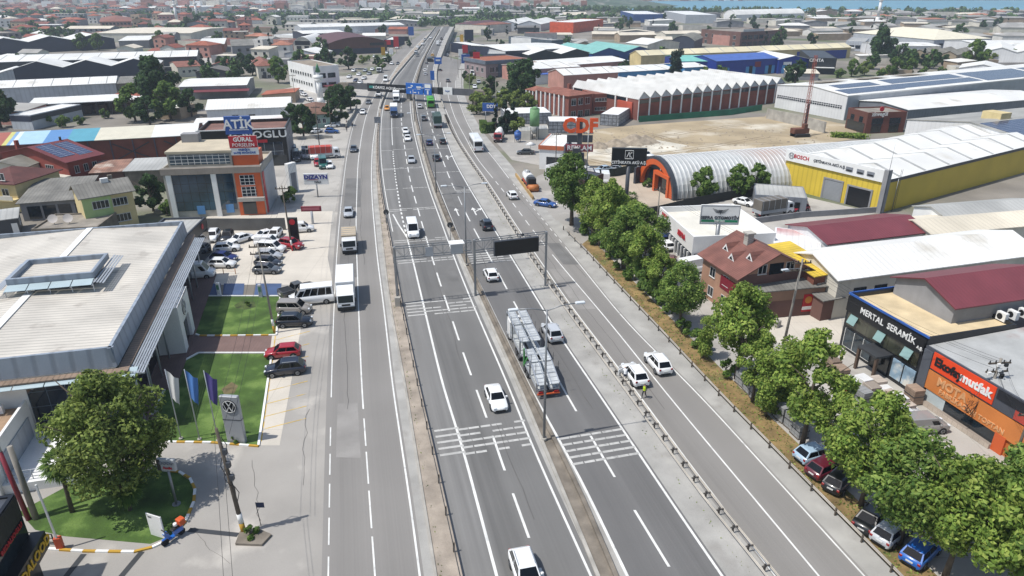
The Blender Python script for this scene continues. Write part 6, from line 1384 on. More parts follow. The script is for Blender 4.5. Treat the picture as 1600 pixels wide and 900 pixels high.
far_w=[mat('far_white_roof','#dedcd6',.6,var=.06,vs=.08),mat('far_cream_roof','#cfc6b4',.7,var=.08,vs=.1),mat('far_grey_roof','#9c9a95',.8,var=.12,vs=.1),mat('far_dark_roof','#6d6a66',.85,var=.15,vs=.1),mat('far_blue_roof','#4a6ea6',.6,var=.08)]
far_wall=[creamw,mat('far_white_wall','#d5d3cd',.8,var=.06),grey_r,mat('far_tan_wall','#a8957e',.85,var=.1),pinkr,mat('far_dark_wall','#4a4a4c',.8,var=.1)]
wall_word=['pale','white','grey','tan','pink','dark']
LAND=[(160,34,'the pink apartments'),(278,30,'the left distant minaret'),(309,28,'the right distant minaret'),(380,78,'the unfinished grey house'),(470,110,'the white factory'),(556,70,'the brown bow roofed showroom'),(60,70,'the navy triple gabled hall'),(100,110,'the zigzag halls'),(640,60,'the flyover left parapet'),(720,60,'the flyover right parapet'),(785,105,'the grey four storey block'),(878,32,'the orange hall'),(1012,20,'the long blue depot'),(1170,60,'the long brown block'),(1050,95,'the tall dark tree'),(1240,100,'the blue gabled workshop'),(1370,20,'the bay side minaret'),(1500,55,'the cream hipped hall'),(1095,20,'the long grey depot'),(1560,75,'the twin gabled white hall'),(1420,70,'the red signed white hall'),(20,20,'the left picture edge'),(1590,30,'the right picture edge')]
_lab={}
def pix(p):
    d=Vector(p)-Vector((0,0,CAM_H));zc_=d.y*cos(PITCH)-d.z*sin(PITCH);yc=d.y*sin(PITCH)+d.z*cos(PITCH)
    return 800+F_PX*d.x/zc_,450-F_PX*yc/zc_
pending=[];n_cnt=[0];_wo=MB().box(-.8,.8,-.05,.02,0,1.5).build('window',glass);_WM=_wo.data;bpy.data.objects.remove(_wo)
def far_house(px,py,w,d,h,kind,rm,wm,yw_,group,winds=True):
    p=G(px,py)
    if not footprint_free(p.x,p.y+d/2,w,d,yw_):return None
    o_=(p.x-w/2*cos(yw_)+0*sin(yw_),p.y-w/2*sin(yw_))
    b=building('house' if kind=='hip' else 'shed','x','house' if kind=='hip' else 'shed',None,None,None,h,kind,{'hip':2.0,'gable':1.6,'flat':.2,'shed':.8,'bow':2}[kind],'x' if rnd.random()<.6 else 'y',wall=wm,roofm=rm,over=.4 if kind!= 'flat' else 0,parapet=.3,world=(o_,yw_,w,d),group=group)
    OCC.append((p.x+d/2*-sin(yw_),p.y+d/2*cos(yw_),w/2,d/2,yw_))
    if winds:
        nf=max(1,int(h/3))
        for r in range(nf if h>4 and n_cnt[0]<900 else 0):
            n_=max(2,int(w/4))
            for i in range(n_):u=w*(i+.5)/n_;n_cnt[0]+=1;q=bpy.data.objects.new('window',_WM);C.objects.link(q);q.parent=b.root;q.location=(u,0,1+r*3)
    pending.append((b,kind,rm,wm,w,h,px,py));return b
def zone(x0,x1,y0,y1,step,size,kinds,roofs,walls,hs,group,skip=.0,yaws=(0,)):
    y=y0
    while y<y1:
        s_=F_PX*(.4026+(y-450)/1080*.9154)/CAM_H
        x=x0+rnd.uniform(0,20)
        while x<x1:
            w=rnd.uniform(*size[:2]);d=rnd.uniform(*size[2:])
            if rnd.random()>skip:
                rm=rnd.choice(roofs);wm=rnd.choice(walls)
                far_house(x,y+rnd.uniform(-.5,.5)*step(y),w,d,rnd.choice(hs),rnd.choice(kinds),rm,wm,rnd.choice(yaws)+rnd.uniform(-.06,.06),group)
            x+=(w+rnd.uniform(1.5,9))*s_
        y+=step(y)
st=lambda k:(lambda y:max(3.0,(y+25)**2/43000*1000/1000*k))
T4=far_tile;WR=far_w
zone(0,430,16,62,lambda y:2.9+(y-14)*.08,(9,18,9,13),['hip','hip','gable','flat'],T4*2+WR[:2],far_wall[:5],(4,6,8),'low houses of the town at upper left',.1,(.1,-.15,.3))
zone(60,640,22,60,lambda y:5+(y-20)*.1,(22,48,12,20),['gable','flat','shed'],WR[:3]+[WR[0]],far_wall[:3],(5,6),'pale sheds of the town at upper left',.15,(.05,-.1,.2))
zone(250,470,62,118,lambda y:8,(9,16,9,14),['hip','gable','flat','shed'],T4+WR[:3],far_wall[:5],(3.5,6,7),'small houses beside the left street',.2,(.1,-.2))
zone(610,690,26,44,lambda y:4,(12,24,10,14),['flat','gable','hip'],WR[:3]+T4[:2],far_wall[:3],(6,8),'buildings around the head of the flyover',.3,(-.1,.1))
zone(718,880,40,66,lambda y:5,(10,26,10,16),['flat','gable','shed','hip'],WR[:4]+T4[:1],far_wall,(5,6,8),'workshops right of the flyover',.25,(.05,-.12))
zone(880,1120,28,66,lambda y:3.5+(y-24)*.09,(14,32,10,18),['gable','flat','shed'],WR[:4]+[WR[2]],far_wall[:4],(4,5),'low workshops of the estate at upper right',.1,(.12,-.1,.2))
zone(1225,1600,22,66,lambda y:3.2+(y-20)*.085,(14,34,10,18),['gable','flat','shed','hip'],WR[:4]+[WR[2],WR[2],T4[2]],far_wall[:4],(4,5),'low workshops of the bay side estate',.08,(.15,-.1,.25))
zone(1130,1230,26,44,lambda y:5,(16,30,10,16),['gable','flat'],WR[:3],far_wall[:3],(4,5),'low workshops behind the brown block',.25,(.1,))
zone(575,660,46,96,lambda y:6,(8,18,8,12),['flat','gable','shed','hip'],WR[:4]+T4[:2],far_wall,(4,5,7),'shops left of the flyover',.15,(-.1,.15))
zone(700,765,44,118,lambda y:7,(7,15,7,11),['flat','gable','shed'],WR[:4]+T4[:1],far_wall,(4,5,6),'shops right of the flyover',.2,(.1,-.1))
zone(380,900,13,34,lambda y:3.2,(22,55,12,20),['gable','flat','shed'],WR[:3]+[WR[0]]*2,far_wall[:3],(5,6),'pale halls on the green plain',.45,(.1,-.1))
zone(0,640,62,200,lambda y:11,(8,15,8,12),['flat','gable','shed','hip'],WR[:4]+T4[:2],far_wall,(3,3.5,4),'small sheds between the left halls',.55,(.1,-.15))
zone(800,1600,60,130,lambda y:8,(9,18,8,12),['flat','gable','shed'],WR[:4],far_wall[:4],(3,4),'small sheds between the right halls',.5,(.1,-.15))
roof_word={}
for m_,w_ in zip(far_tile,('terracotta','brick red','faded orange','brown')):roof_word[m_.name]=w_
for m_,w_ in zip(far_w,('white','cream','grey','dark grey','blue')):roof_word[m_.name]=w_
form=dict(hip='hipped',gable='pitched',flat='flat',shed='sloping',bow='arched')
def near_words(px,py,used=LAND):
    q=sorted(LAND,key=lambda l:hypot(l[0]-px,(l[1]-py)*3))[0]
    dx,dy=q[0]-px,q[1]-py
    side=('right of' if dx<0 else 'left of')if abs(dx)>abs(dy)*2.5 else ('behind' if dy>0 else 'in front of')
    return side,q[2]
ORD=['nearest','second nearest','third nearest','fourth nearest','fifth nearest','sixth nearest','seventh nearest','eighth nearest','ninth nearest','tenth nearest']
EXT=ORD+['eleventh nearest','twelfth nearest','thirteenth nearest','fourteenth nearest','fifteenth nearest','sixteenth nearest']+['%dth nearest'%i for i in range(17,60)]
grp={}
for rec in pending:
    b,kind,rm,wm,w,h,px,py=rec;side,lm=near_words(px,py)
    base=f"{'long ' if w > 26 else ('small ' if w < 11 else '')}{wall_word[far_wall.index(wm)]} {'house' if kind == 'hip' else 'building'} with {roof_word[rm.name]} {form[kind]} roof"
    grp.setdefault((base,side,lm),[]).append((hypot(px-[l for l in LAND if l[2]==lm][0][0],py-[l for l in LAND if l[2]==lm][0][1]),b))
for (base,side,lm),lst in grp.items():
    lst.sort(key=lambda t:t[0])
    for i,(_,b)in enumerate(lst):b.root['label']=f"{(EXT[i]+' ') if len(lst) > 1 else ''}{base} {side} {lm}"
print('far buildings',len(pending))
# ---- trees of the middle distance and the town
TREES=[
 ('oak',248,176,1.35,'tallest dark tree of the clump beside the timber store'),('mid0',212,190,1.3,'left rounded tree of the clump beside the timber store'),('mid0',268,188,1.35,'broad light green tree in front of the tall dark one by the timber store'),('mid1',300,182,1.1,'low dark tree at the right end of the clump beside the timber store'),('mid1',235,196,1.1,'low tree at the front of the clump beside the timber store'),
 ('mid1',2,200,1.5,'dark tree at the left picture edge beside the tall narrow shed'),('bush',75,196,1.6,'leafy bush left of the yard behind the brick shed'),('bush',98,199,1.5,'second leafy bush in the yard behind the brick shed'),('bush',165,185,1.3,'small round bush in the yard of the timber store'),('bush',125,195,1.2,'low bush by the grey yard wall behind the brick shed'),
 ('mid1',475,215,1.15,'dark tree left of the brown tiled hall'),('mid1',458,205,1.0,'small dark tree behind the black office block'),('mid1',525,197,1.05,'dark tree right of the brown tiled hall by the parked blue car'),('mid1',520,168,.9,'left tree of the dark group beneath the advertising bridge'),('mid1',533,176,1.15,'middle tree of the dark group beneath the advertising bridge'),('mid1',548,172,1.0,'right tree of the dark group beneath the advertising bridge'),
 ('mid0',435,130,1.25,'light green tree left of the white factory'),('mid1',545,108,1.35,'dark tree behind the parked cars right of the white factory'),('mid1',395,118,1.2,'dark tree at the end of the side street by the small houses'),('mid1',378,108,1.0,'dark tree beside the unfinished house'),('conifer',318,112,1.0,'left dark conifer beside the grey block on the side street'),('conifer',330,116,.9,'right dark conifer beside the grey block on the side street'),('mid1',346,108,.8,'small dark tree in the middle of the side street'),('mid1',302,118,.9,'dark tree in front of the tiled house by the side street'),
 ('mid1',240,330,.9,'dark leafy tree in the garden between the yellow house and the shop block'),('bush',262,335,1.2,'leafy bush at the corner of the shop block'),('bush',452,316,1.3,'bushy plants under the utility pole beside the shop block'),
 ('tall',1054,130,1.0,'tall dark columnar tree standing before the blue row'),('bush',1032,124,1.6,'pale bush left of the tall columnar tree'),('mid2',1090,122,.8,'greyish bush right of the tall columnar tree'),('mid2',1100,124,.75,'greyish bush under the blue hall'),('mid1',875,135,.8,'small round tree before the pink hall'),('mid1',950,130,.7,'small dark tree at the corner of the pink hall'),
 ('oak',818,162,1.15,'big dark tree in the garden right of the advertising bridge'),('mid1',800,165,1.1,'dark tree left of the big garden tree by the advertising bridge'),('mid1',766,152,1.0,'dark tree at the foot of the grey four storey block'),('mid2',745,178,.95,'olive tree by the kerb right of the advertising bridge'),('mid2',760,172,1.0,'second olive tree by the kerb right of the advertising bridge'),('mid2',788,172,.95,'pale olive tree in front of the big garden tree'),('mid2',808,172,.9,'rounded olive bush left of the brick offices'),('mid2',825,172,.8,'rounded green bush beside the brick offices'),('conifer',790,208,1.1,'dark green conifer behind the clipped hedge'),('conifer',803,206,1.0,'second dark conifer behind the clipped hedge'),('cypress',775,208,1.2,'narrow dark cypress beside the blue sign board'),('mid2',812,212,.7,'scrubby tree beside the concrete silo'),
 ('oak',1370,98,1.35,'big round dark tree in the yards at right'),('mid0',1518,108,1.6,'big bright green tree at upper right'),('mid1',1395,102,1.0,'dark tree right of the big round one'),('mid1',1410,106,1.0,'second dark tree right of the big round one'),('conifer',1440,102,1.0,'dark conifer before the beige hall'),('mid1',1455,104,.9,'dark tree right of the conifer before the beige hall'),('mid1',1475,105,.8,'dark tree before the beige hall, right end'),('mid2',1545,98,.9,'olive tree left in the hedge at the right edge'),('mid2',1562,97,.9,'olive tree middle in the hedge at the right edge'),('mid2',1580,96,.9,'olive tree right in the hedge at the right edge'),
 ('mid0',1330,120,.9,'green tree left in the scrub strip behind the solar roof'),('mid2',1350,118,.9,'grey green tree in the scrub strip behind the solar roof'),('mid0',1395,120,1.0,'tallest tree in the scrub strip behind the solar roof'),('mid0',1420,118,.9,'light tree in the scrub strip behind the solar roof'),('bush',1375,122,1.8,'bush in the middle of the scrub strip behind the solar roof'),('bush',1440,118,1.7,'right bush in the scrub strip behind the solar roof'),('bush',1310,122,1.8,'left bush in the scrub strip behind the solar roof'),('mid2',1262,112,.9,'grey green tree at the end of the sawtooth roofs'),('bush',1470,116,1.5,'small bush at the right end of the scrub strip'),
 ('mid0',1098,312,.75,'young tree before the ribbed vault, left one of three'),('mid0',1150,308,.75,'young tree before the ribbed vault, middle one of three'),('mid0',1180,302,.7,'young tree before the ribbed vault, right one of three'),('bush',1010,292,.8,'yellow green shrub at the orange arched front, left'),('bush',1048,302,.9,'yellow green shrub at the orange arched front, right'),
 ('mid1',5,80,1.2,'low dark tree in front of the navy hall, left picture edge'),('mid0',25,80,1.0,'low green tree in front of the navy hall, second from left'),('mid0',80,79,1.1,'low green tree in front of the navy hall, third from left'),('mid0',130,79,1.2,'low green tree in front of the navy hall, fourth from left'),('mid0',155,79,1.2,'low green tree in front of the navy hall, rightmost'),('mid0',252,73,1.2,'green tree left of the orange brick house'),('mid1',270,71,1.0,'dark tree behind the orange brick house'),('mid1',120,55,1.3,'dark tree beside the cream roofed hall'),('mid1',295,50,1.6,'left dark tree near the distant minaret'),('mid1',312,46,1.7,'dark tree right of the distant minaret'),('mid1',335,42,1.6,'third dark tree right of the distant minaret'),
]
for k,x,y,s,lab in TREES:tree(k,G(x,y),s*1.12,lab,'bush' if k in ('bush','shrub')else 'tree','bush' if k in ('bush','shrub')else 'tree')
FT=[]
r2=random.Random(5)
def far_tree(px,py,zone_):
    p=G(px,py)
    if inside(p.x,p.y,2.0)or on_road(p.x,p.y,4):return
    if p.y>1150 and px>880:return
    FT.append((p,px,py,r2.choice(['far0','far0','far1','far0','far2']if zone_!= 'r' else ['far0','far1','far2','far2','far0'])))
for i in range(130):far_tree(r2.uniform(0,620),14+50*r2.random()**1.5,'l')
for i in range(140):far_tree(r2.uniform(730,1600),18+46*r2.random()**1.4,'r')
for i in range(70):far_tree(r2.uniform(380,900),12+24*r2.random(),'l')
for i in range(46):far_tree(r2.choice((r2.uniform(0,560),r2.uniform(740,1600))),r2.uniform(66,135),'l')
for x in list(range(690,880,9)):far_tree(x+r2.uniform(-3,3),29+r2.uniform(-2,2),'c')
FT.sort(key=lambda t:t[0].y);FAR=FT[175:];FT=FT[:175]
vs=[];fs=[]
for p,px,py,k in FAR:
    cm=tree_kind(k)[0];s=r2.uniform(.75,1.35);o=len(vs);vs+=[tuple(v.co*s+p)for v in cm.vertices];fs+=[tuple(i+o for i in q.vertices)for q in cm.polygons]
me=bpy.data.meshes.new('distant_trees');me.from_pydata(vs,[],fs);me.materials.append(leaf_far);o=bpy.data.objects.new('distant_trees',me);C.objects.link(o);tag(o,kind='stuff')
g2_={}
word=dict(far0='round green tree',far1='dark spreading tree',far2='slim dark cypress')
for p,px,py,k in FT:
    side,lm=near_words(px,py);q=[l for l in LAND if l[2]==lm][0];g2_.setdefault((word[k],side,lm),[]).append((hypot(px-q[0],py-q[1]),p,k))
EXT_=ORD+['eleventh nearest','twelfth nearest','thirteenth nearest','fourteenth nearest','fifteenth nearest','sixteenth nearest']+['%dth nearest'%i for i in range(17,60)]
for (w_,side,lm),lst in g2_.items():
    lst.sort(key=lambda t:t[0])
    for i,(_,p,k)in enumerate(lst):tree(k,p,r2.uniform(.75,1.35),f"{(EXT[min(i,len(EXT)-1)]+' ') if len(lst) > 1 else ''}{w_} {side} {lm}",group='trees scattered through the far town')
def belt(pts,n,m,ls,name='far_wood',hmax=9):
    r=random.Random(len(pts)*7+n);vs=[];fs=[]
    for i in range(n):
        k=r.uniform(0,len(pts)-1-1e-3);a=Vector(pts[int(k)]);b_=Vector(pts[int(k)+1]);c=a.lerp(b_,k-int(k));c.x+=r.gauss(0,6);c.y+=r.gauss(0,16)
        if on_road(c.x,c.y,3)or inside(c.x,c.y,1):continue
        H=hmax*r.uniform(.5,1.15);R_=r.uniform(2.2,4.5)
        for j in range(34):
            d=Vector((r.gauss(0,1),r.gauss(0,1),r.gauss(0,.8))).normalized();p=Vector((c.x,c.y,H*.55))+Vector((d.x*R_,d.y*R_,d.z*H*.45))
            t1=d.orthogonal().normalized();t1=Matrix.Rotation(r.uniform(0,6.28),3,d)@ t1;t2=d.cross(t1);o=len(vs)
            k_=ls*r.uniform(.6,1.2);vs+=[p-t1*k_,p+t2*k_*.7,p+t1*k_,p-t2*k_*.7];fs.append((o,o+1,o+2,o+3))
    me=bpy.data.meshes.new(name);me.from_pydata([tuple(v)for v in vs],[],fs);me.materials.append(m);o=bpy.data.objects.new(name,me);C.objects.link(o)
    return tag(o,kind='stuff')
belt([(60,1230),(170,1160),(300,1120),(600,1100),(900,1100),(1200,1120)],420,leaf_far,1.9)
belt([(-1000,1010),(-700,980),(-480,960),(-300,900),(-150,930),(0,960)],420,leaf_far,1.9)
belt([(-150,800),(-60,760),(10,770),(60,820),(120,900)],260,leaf_far,1.8)
belt([(-560,640),(-440,620),(-350,640),(-280,700)],120,leaf_far,1.6,hmax=7)
belt([(260,900),(420,880),(700,900)],110,leaf_far,1.7,hmax=7)
rt=thing('hedge','clipped dark green box hedge at the bend of the right service road','hedge',G(757,208));mb=MB()
P=[G(754,202)-G(757,208),G(757,208)-G(757,208),G(772,206)-G(757,208)]
for i in range(2):mb.bar(P[i]+Vector((0,0,1.3)),P[i+1]+Vector((0,0,1.3)),1.8,2.6)
mb.build('hedge_core',leaf_d,rt);hp=P
vs=[];fs=[];r=random.Random(3)
for i in range(2600):
    k=r.randint(0,1);c=hp[k].lerp(hp[k+1],r.random());a=r.uniform(0,6.28);f=r.choice((0,1))
    p=c+Vector((r.uniform(-1,1),r.uniform(-1,1),2.65))if f else c+Vector((cos(a)*1.05,sin(a)*1.05,r.uniform(0,2.6)))
    d=Vector((cos(a),sin(a),.6)).normalized();t1=d.orthogonal().normalized();t2=d.cross(t1);o=len(vs);vs+=[p-t1*.25,p+t2*.18,p+t1*.25,p-t2*.18];fs.append((o,o+1,o+2,o+3))
me=bpy.data.meshes.new('hedge_leaves');me.from_pydata([tuple(v)for v in vs],[],fs);me.materials.append(leaf_m);o=bpy.data.objects.new('hedge_leaves',me);C.objects.link(o);o.parent=rt
rt=thing('clipped_hedge_row','low clipped golden hedge along the wall by the brown office','hedge',G(1300,214));mb=MB();vs=[];fs=[]
a,c=Vector((0,0,0)),G(1352,217)-G(1300,214);e=(c-a)
for i in range(1500):
    p=a+e*r.random()+Vector((r.gauss(0,.5),r.gauss(0,.5),r.uniform(.1,1.4)));d=Vector((r.gauss(0,1),r.gauss(0,1),1)).normalized();t1=d.orthogonal().normalized();t2=d.cross(t1);o=len(vs);vs+=[p-t1*.3,p+t2*.2,p+t1*.3,p-t2*.2];fs.append((o,o+1,o+2,o+3))
me=bpy.data.meshes.new('hedge_leaves');me.from_pydata([tuple(v)for v in vs],[],fs);me.materials.append(leaf_b);o=bpy.data.objects.new('hedge_leaves',me);C.objects.link(o);o.parent=rt
MB().bar((0,0,.4),e+Vector((0,0,.4)),.6,.8).build('hedge_core',leaf_m,rt)
# ================================================================ TREES NEAR THE ROAD
ROW=[('big',893,352,1.05,'broad dark green tree at the head of the roadside row'),('plane0',925,372,.85,'second tree of the roadside row, close behind the broad first one'),('plane1',948,392,.95,'third tree of the roadside row with pale tips'),('plane2',975,420,.85,'fourth tree of the roadside row before the white car parts shop'),('plane1',985,398,.72,'leafy tree filling the second rank behind the fourth one'),('plane0',1030,470,.58,'tree between the fifth one and the full rounded tree'),('plane0',1005,446,.74,'fifth tree of the roadside row before the tiled house'),('plane1',958,378,.8,'slender tree standing behind the third one of the roadside row'),('plane2',1000,412,.85,'tree of the second rank beside the red car'),
 ('plane2',1062,508,.74,'full rounded tree in front of the tiled house'),('plane0',1150,592,1.05,'bright crowned tree with thin trunk before the brown workshop'),('slim',1098,560,.6,'small young tree between the rounded tree and the bright crowned one'),('plane1',1175,628,.75,'lower tree beside the bright crowned one'),('slim',1196,650,.85,'slim tree on the dry grass strip before the tile shop'),('plane1',1252,700,1.12,'dark branching tree with clear trunk before the tile shop'),('slim',1222,640,.9,'slim tree half hidden behind the dark branching one'),
 ('plane0',1345,790,1.0,'sparse leafed tree above the light blue car'),('plane2',1405,850,.98,'dense tree before the furniture store'),('plane1',1300,735,.72,'young tree above the maroon car'),('plane0',1475,905,1.0,'bright tree near the lower right corner above the blue car'),('plane2',1560,870,.95,'tree at the right picture edge before the furniture store'),('plane1',1570,965,1.1,'nearest tree at the bottom right corner'),('plane0',1650,930,1.0,'last tree cut by the right picture edge')]
for k,x,y,s,lab in ROW:tree(k,G(x,y),s*(1.2 if y<520 else 1.06),lab,group='trees along the right service road')
tree('olive0',G(196,775),1.02,'large olive green tree on the corner lawn before the dealership');
def palm(px,py,h,lab,s=1):
    rt=thing('palm_tree',lab,'palm',G(px,py));rt.scale=(s,)*3;r=random.Random(px)
    MB().tube([(0,0,-.1),(.1,0,h*.5),(.15,.05,h)],[.2,.15,.15],8).build('trunk',bark,rt)
    vs=[];fs=[]
    for i in range(46):
        a=i*2.4;up=1.1-1.9*(i/46);L_=1.7;c,s_=cos(a),sin(a);prev=None
        for k in range(9):
            b_=a+(k-4)*.13;e=up-.1*abs(k-4)*.3;t=L_*(1-.06*abs(k-4))
            p0=Vector((.15,.05,h));p1=p0+Vector((cos(a)*cos(up),sin(a)*cos(up),sin(up)))*.7
            p2=p0+Vector((cos(b_)*cos(e),sin(b_)*cos(e),sin(e)))*t-Vector((0,0,.18*t));w_=Vector((-sin(b_),cos(b_),0))*.07;o=len(vs)
            vs+=[p1-w_*.3,p1+w_*.3,p2.lerp(p1,.4)+w_,p2,p2.lerp(p1,.4)-w_];fs.append((o,o+1,o+2,o+3,o+4))
    me=bpy.data.meshes.new('crown');me.from_pydata([tuple(v)for v in vs],[],fs);me.materials.append(leaf_m);o=bpy.data.objects.new('crown',me);C.objects.link(o);o.parent=rt
for i,(x,y,k,s_)in enumerate(((905,366,'bush',1.5),(922,384,'bush',1.7),(940,402,'bush',1.6),(958,420,'bush',1.7),(978,438,'bush',1.6),(996,455,'bush',1.5),(1015,472,'bush',1.6),(1036,490,'bush',1.5),(1050,520,'shrub',1.9),(1080,545,'bush',1.2),(1120,585,'shrub',1.8),(1205,655,'shrub',1.6))):tree(k,G(x+14,y),s_,f'leafy undergrowth below the roadside tree row, {ORD[i].replace("nearest", "in line") if i else "first"} from its far end' if i<10 else ['low weeds before the bright crowned tree','low weeds by the grey block pallets'][i-10],'bush','bush','undergrowth below the roadside trees')
palm(113,800,5.0,'palm with slim trunk on the corner lawn left of the olive green tree');palm(203,797,2.3,'short palm in the shade below the olive green tree',.95);palm(985,322,1.8,'palm on the paved yard beside the black sign pole')
for x,y,l in ((368,480,'low shrub ring on the upper lawn'),):tree('shrub',G(386,478),.7,'small shrub in the round bed of the upper lawn','bush','bush')
tree('shrub',G(392,838),1.0,'straggly weeds at the foot of the tall utility pole','bush','bush');tree('shrub',G(368,690),.8,'dry shrub behind the base of the grey pylon sign','bush','bush')
# ================================================================ POLES, MASTS, WIRES
def upole(px,py,h,r,m,label,cross=0,lean=(0,0),band=False,group=None,lamp=False):
    rt=thing('utility_pole',label,'utility pole',G(px,py),0,group);top=Vector((lean[0],lean[1],h))
    MB().cyl((0,0,-.1),top,r,r*.62,10).build('pole',m,rt)
    for i in range(cross):
        z=h-.5-i*.9;c=top*(z/h);mb=MB().bar(c+Vector((-1.1,-.1,0)),c+Vector((1.1,.1,0)),.14);mb.build('crossarm',wood if m!= steel else steel,rt)
        for s in (-1,-.4,.4,1):
            MB().cyl(c+Vector((s,.1*s,.07)),c+Vector((s,.1*s,.3)),.06,n=6).build('insulator',plast,rt)
    if band:
        a=top*(.9/h);mb=MB();mb.cyl((0,0,.05),top*(1.0/h),r*1.06,r*1.05,10,0);mb.cyl(top*(1.0/h),top*(1.9/h),r*1.05,r*1.03,10,1);mb.build('painted_band',[kerb_y,white]if band!= 'red' else [red,white],rt)
    if lamp:
        c=top*.9;MB().bar(c,c+Vector((-1.5,-.6,.2)),.07).build('lamp_arm',steel,rt);q=c+Vector((-1.7,-.68,.2));MB().bar(q,q+Vector((-.8,-.3,.03)),.3,.14).build('lamp_head',lampw,rt)
    rt['top']=0;return rt,G(px,py)+top
pole_c=mat('concrete_pole','#8c877f',.9,var=.12,vs=1)
U1,t1=upole(381,832,HT((358,672),(381,832)),.2,wood,'leaning dark wooden utility pole with cable bundle on the forecourt',0,(-.6,.2),True)
mb=MB()
for i in range(7):a=i*1.3;q=lambda r_,b_,z:Vector((r_*cos(b_)-.6*z/9.6,r_*sin(b_)+.2*z/9.6,z));mb.tube([q(.2,a,9-i*.9),q(.42,a+.5,8.2-i*.9),q(.18,a+1,7.4-i*.9)],.03,5)
mb.build('cable_loops',plast,U1);
for z in (5.2,6.4,7.6):MB().box(.1-.6*z/9.6,.4-.6*z/9.6,-.1,.2,z,z+.45).build('junction_box',dgrey,U1)
U2,t2=upole(429,520,HT((420,380),(429,520)),.15,pole_c,'concrete utility pole at the edge of the upper lawn by the parked cars',2,(-.4,.1),True)
U3,t3=upole(457,392,HT((446,290),(457,392)),.14,wood,'wooden utility pole beside the black sign pylon in the car park',1,(-.3,0),'red')
U4,t4=upole(500,235,HT((492,165),(500,235)),.14,wood,'wooden utility pole beyond the scrapyard',1)
U5,t5=upole(518,204,9,.13,wood,'wooden utility pole by the parked blue car',1)
U6,t6=upole(1222,550,HT((1237,405),(1222,550)),.17,pole_c,'concrete utility pole with lamp before the brown workshop',2,(.5,.1),lamp=True)
U7,t7=upole(1524,675,HT((1540,560),(1524,675)),.19,pole_c,'concrete utility pole crowded with cable boxes before the furniture store',2,(.2,0));
rr=random.Random(2)
for i in range(10):z=rr.uniform(5.2,7.6);x=rr.uniform(-1.1,.6);MB().box(x,x+.3,-.35,-.15,z,z+.3).build('terminal_box',rr.choice([plast,white,dgrey]),U7)
mb=MB()
for i in range(26):
    z=rr.uniform(2.6,4.6);x=rr.uniform(-2.0,.2);mb.tube([(x,-.3,z),(x+rr.uniform(-.5,.5),-.5,z-rr.uniform(.2,.7)),(x+rr.uniform(-.4,.9),-.3,z+rr.uniform(-.3,.5))],.025,4)
mb.build('cable_tangle',plast,U7)
U8,t8=upole(1576,742,HT((1592,640),(1576,742)),.15,wood,'slim wooden utility pole at the right edge before the orange store',1)
U9,t9=upole(1026,352,HT((1030,292),(1026,352)),.13,pole_c,'utility pole behind the tree row left of the white car parts shop',1)
U10,t10=upole(916,285,HT((917,205),(916,285)),.14,steel,'grey steel pole in front of the dark timber cabin',1);U11,t11=upole(868,272,9.5,.12,wood,'thin wooden pole before the white studio',1);U12,t12=upole(1318,450,HT((1334,402),(1318,450)),.12,wood,'dark leaning pole beside the large white shed roof',0,(.6,.2));U13,t13=upole(775,178,11,.14,pole_c,'concrete pole in the garden by the blue sign board',1);U14,t14=upole(734,152,11,.14,pole_c,'concrete pole beside the right end of the advertising bridge',1);U15,t15=upole(1208,168+5,11,.12,wood,'thin pole by the end of the sawtooth factory',1)if False else (None,None)
for i,(x,y,l)in enumerate(((722,148,'street pole right of the advertising bridge with lamp'),(716,122,'street pole by the road under the square blue sign'),(705,98,'street pole left of the grey four storey block'),(1400,97,'thin pole before the dark trees at right'),(1505,104,'thin pole left of the bright green tree'),(1350,92,'thin pole left of the round dark tree'),(462,160,'thin pole beside the tall white factory wall'))):upole(x,y,10,.12,pole_c,l,1)
def wires(label,a,b,offs,sag=.9,r=.013):
    rt=thing('overhead_wires',label,'wires',(a+b)/2);c=(a+b)/2
    for o in offs:
        pts=[]
        for i in range(13):t=i/12;p=a.lerp(b,t)+Vector((o[0],0,o[1]-sag*4*t*(1-t)))-c;pts.append(p)
        MB().tube(pts,r,4).build('wire',plast,rt)
wires('pair of sagging wires from the lawn pole to the forecourt pole',t2,t1,[(-.4,-.3),(.4,-.3),(.9,-.5)]);wires('wires leaving the forecourt pole toward the camera',t1,Vector((-9,12,9)),[(-.2,-.3),(.3,-.6)])
wires('wires from the lawn pole back to the car park pole',t3,t2,[(-.3,-.3),(.5,-.3)]);wires('wires from the lamp pole to the cable box pole at right',t6,t7,[(-.6,-.3),(0,-.35),(.6,-.3),(0,-1.2)]);wires('wires from the cable box pole to the slim pole',t7,t8,[(-.5,-.3),(.5,-.3),(0,-1)]);wires('wires from the lamp pole to the pole behind the tree row',t9,t6,[(-.6,-.3),(0,-.35),(.6,-.3)]);wires('wires from the black fence to the pole behind the tree row',t10,t9,[(-.3,-.3),(.4,-.3)]);wires('wires from the slim pole out of the picture',t8,Vector((58,34,9)),[(-.4,-.3),(.4,-.3)])
wires('wires from the car park pole to the pole beyond the scrapyard',t4,t3,[(-.3,-.3),(.3,-.3)])
def dlamp(px,py,top,label,span=2.6):
    H=HT(top,(px,py));rt=thing('street_lamp',label,'street lamp',G(px,py),R(14),'street lamps on the median');
    MB().cyl((0,0,0),(0,0,.35),.28,n=8).build('base',conc,rt);MB().cyl((0,0,.3),(0,0,H),.14,.075,10).build('pole',steel,rt)
    for s in (-1,1):MB().tube([(0,0,H-.1),(s*span*.5,0,H+.25),(s*span,0,H+.35)],.05,6).build('arm',steel,rt);MB().bbox(min(s*span,s*(span+.9)),max(s*span,s*(span+.9)),-.17,.17,H+.27,H+.45,.05).build('lamp_head',lampw,rt)
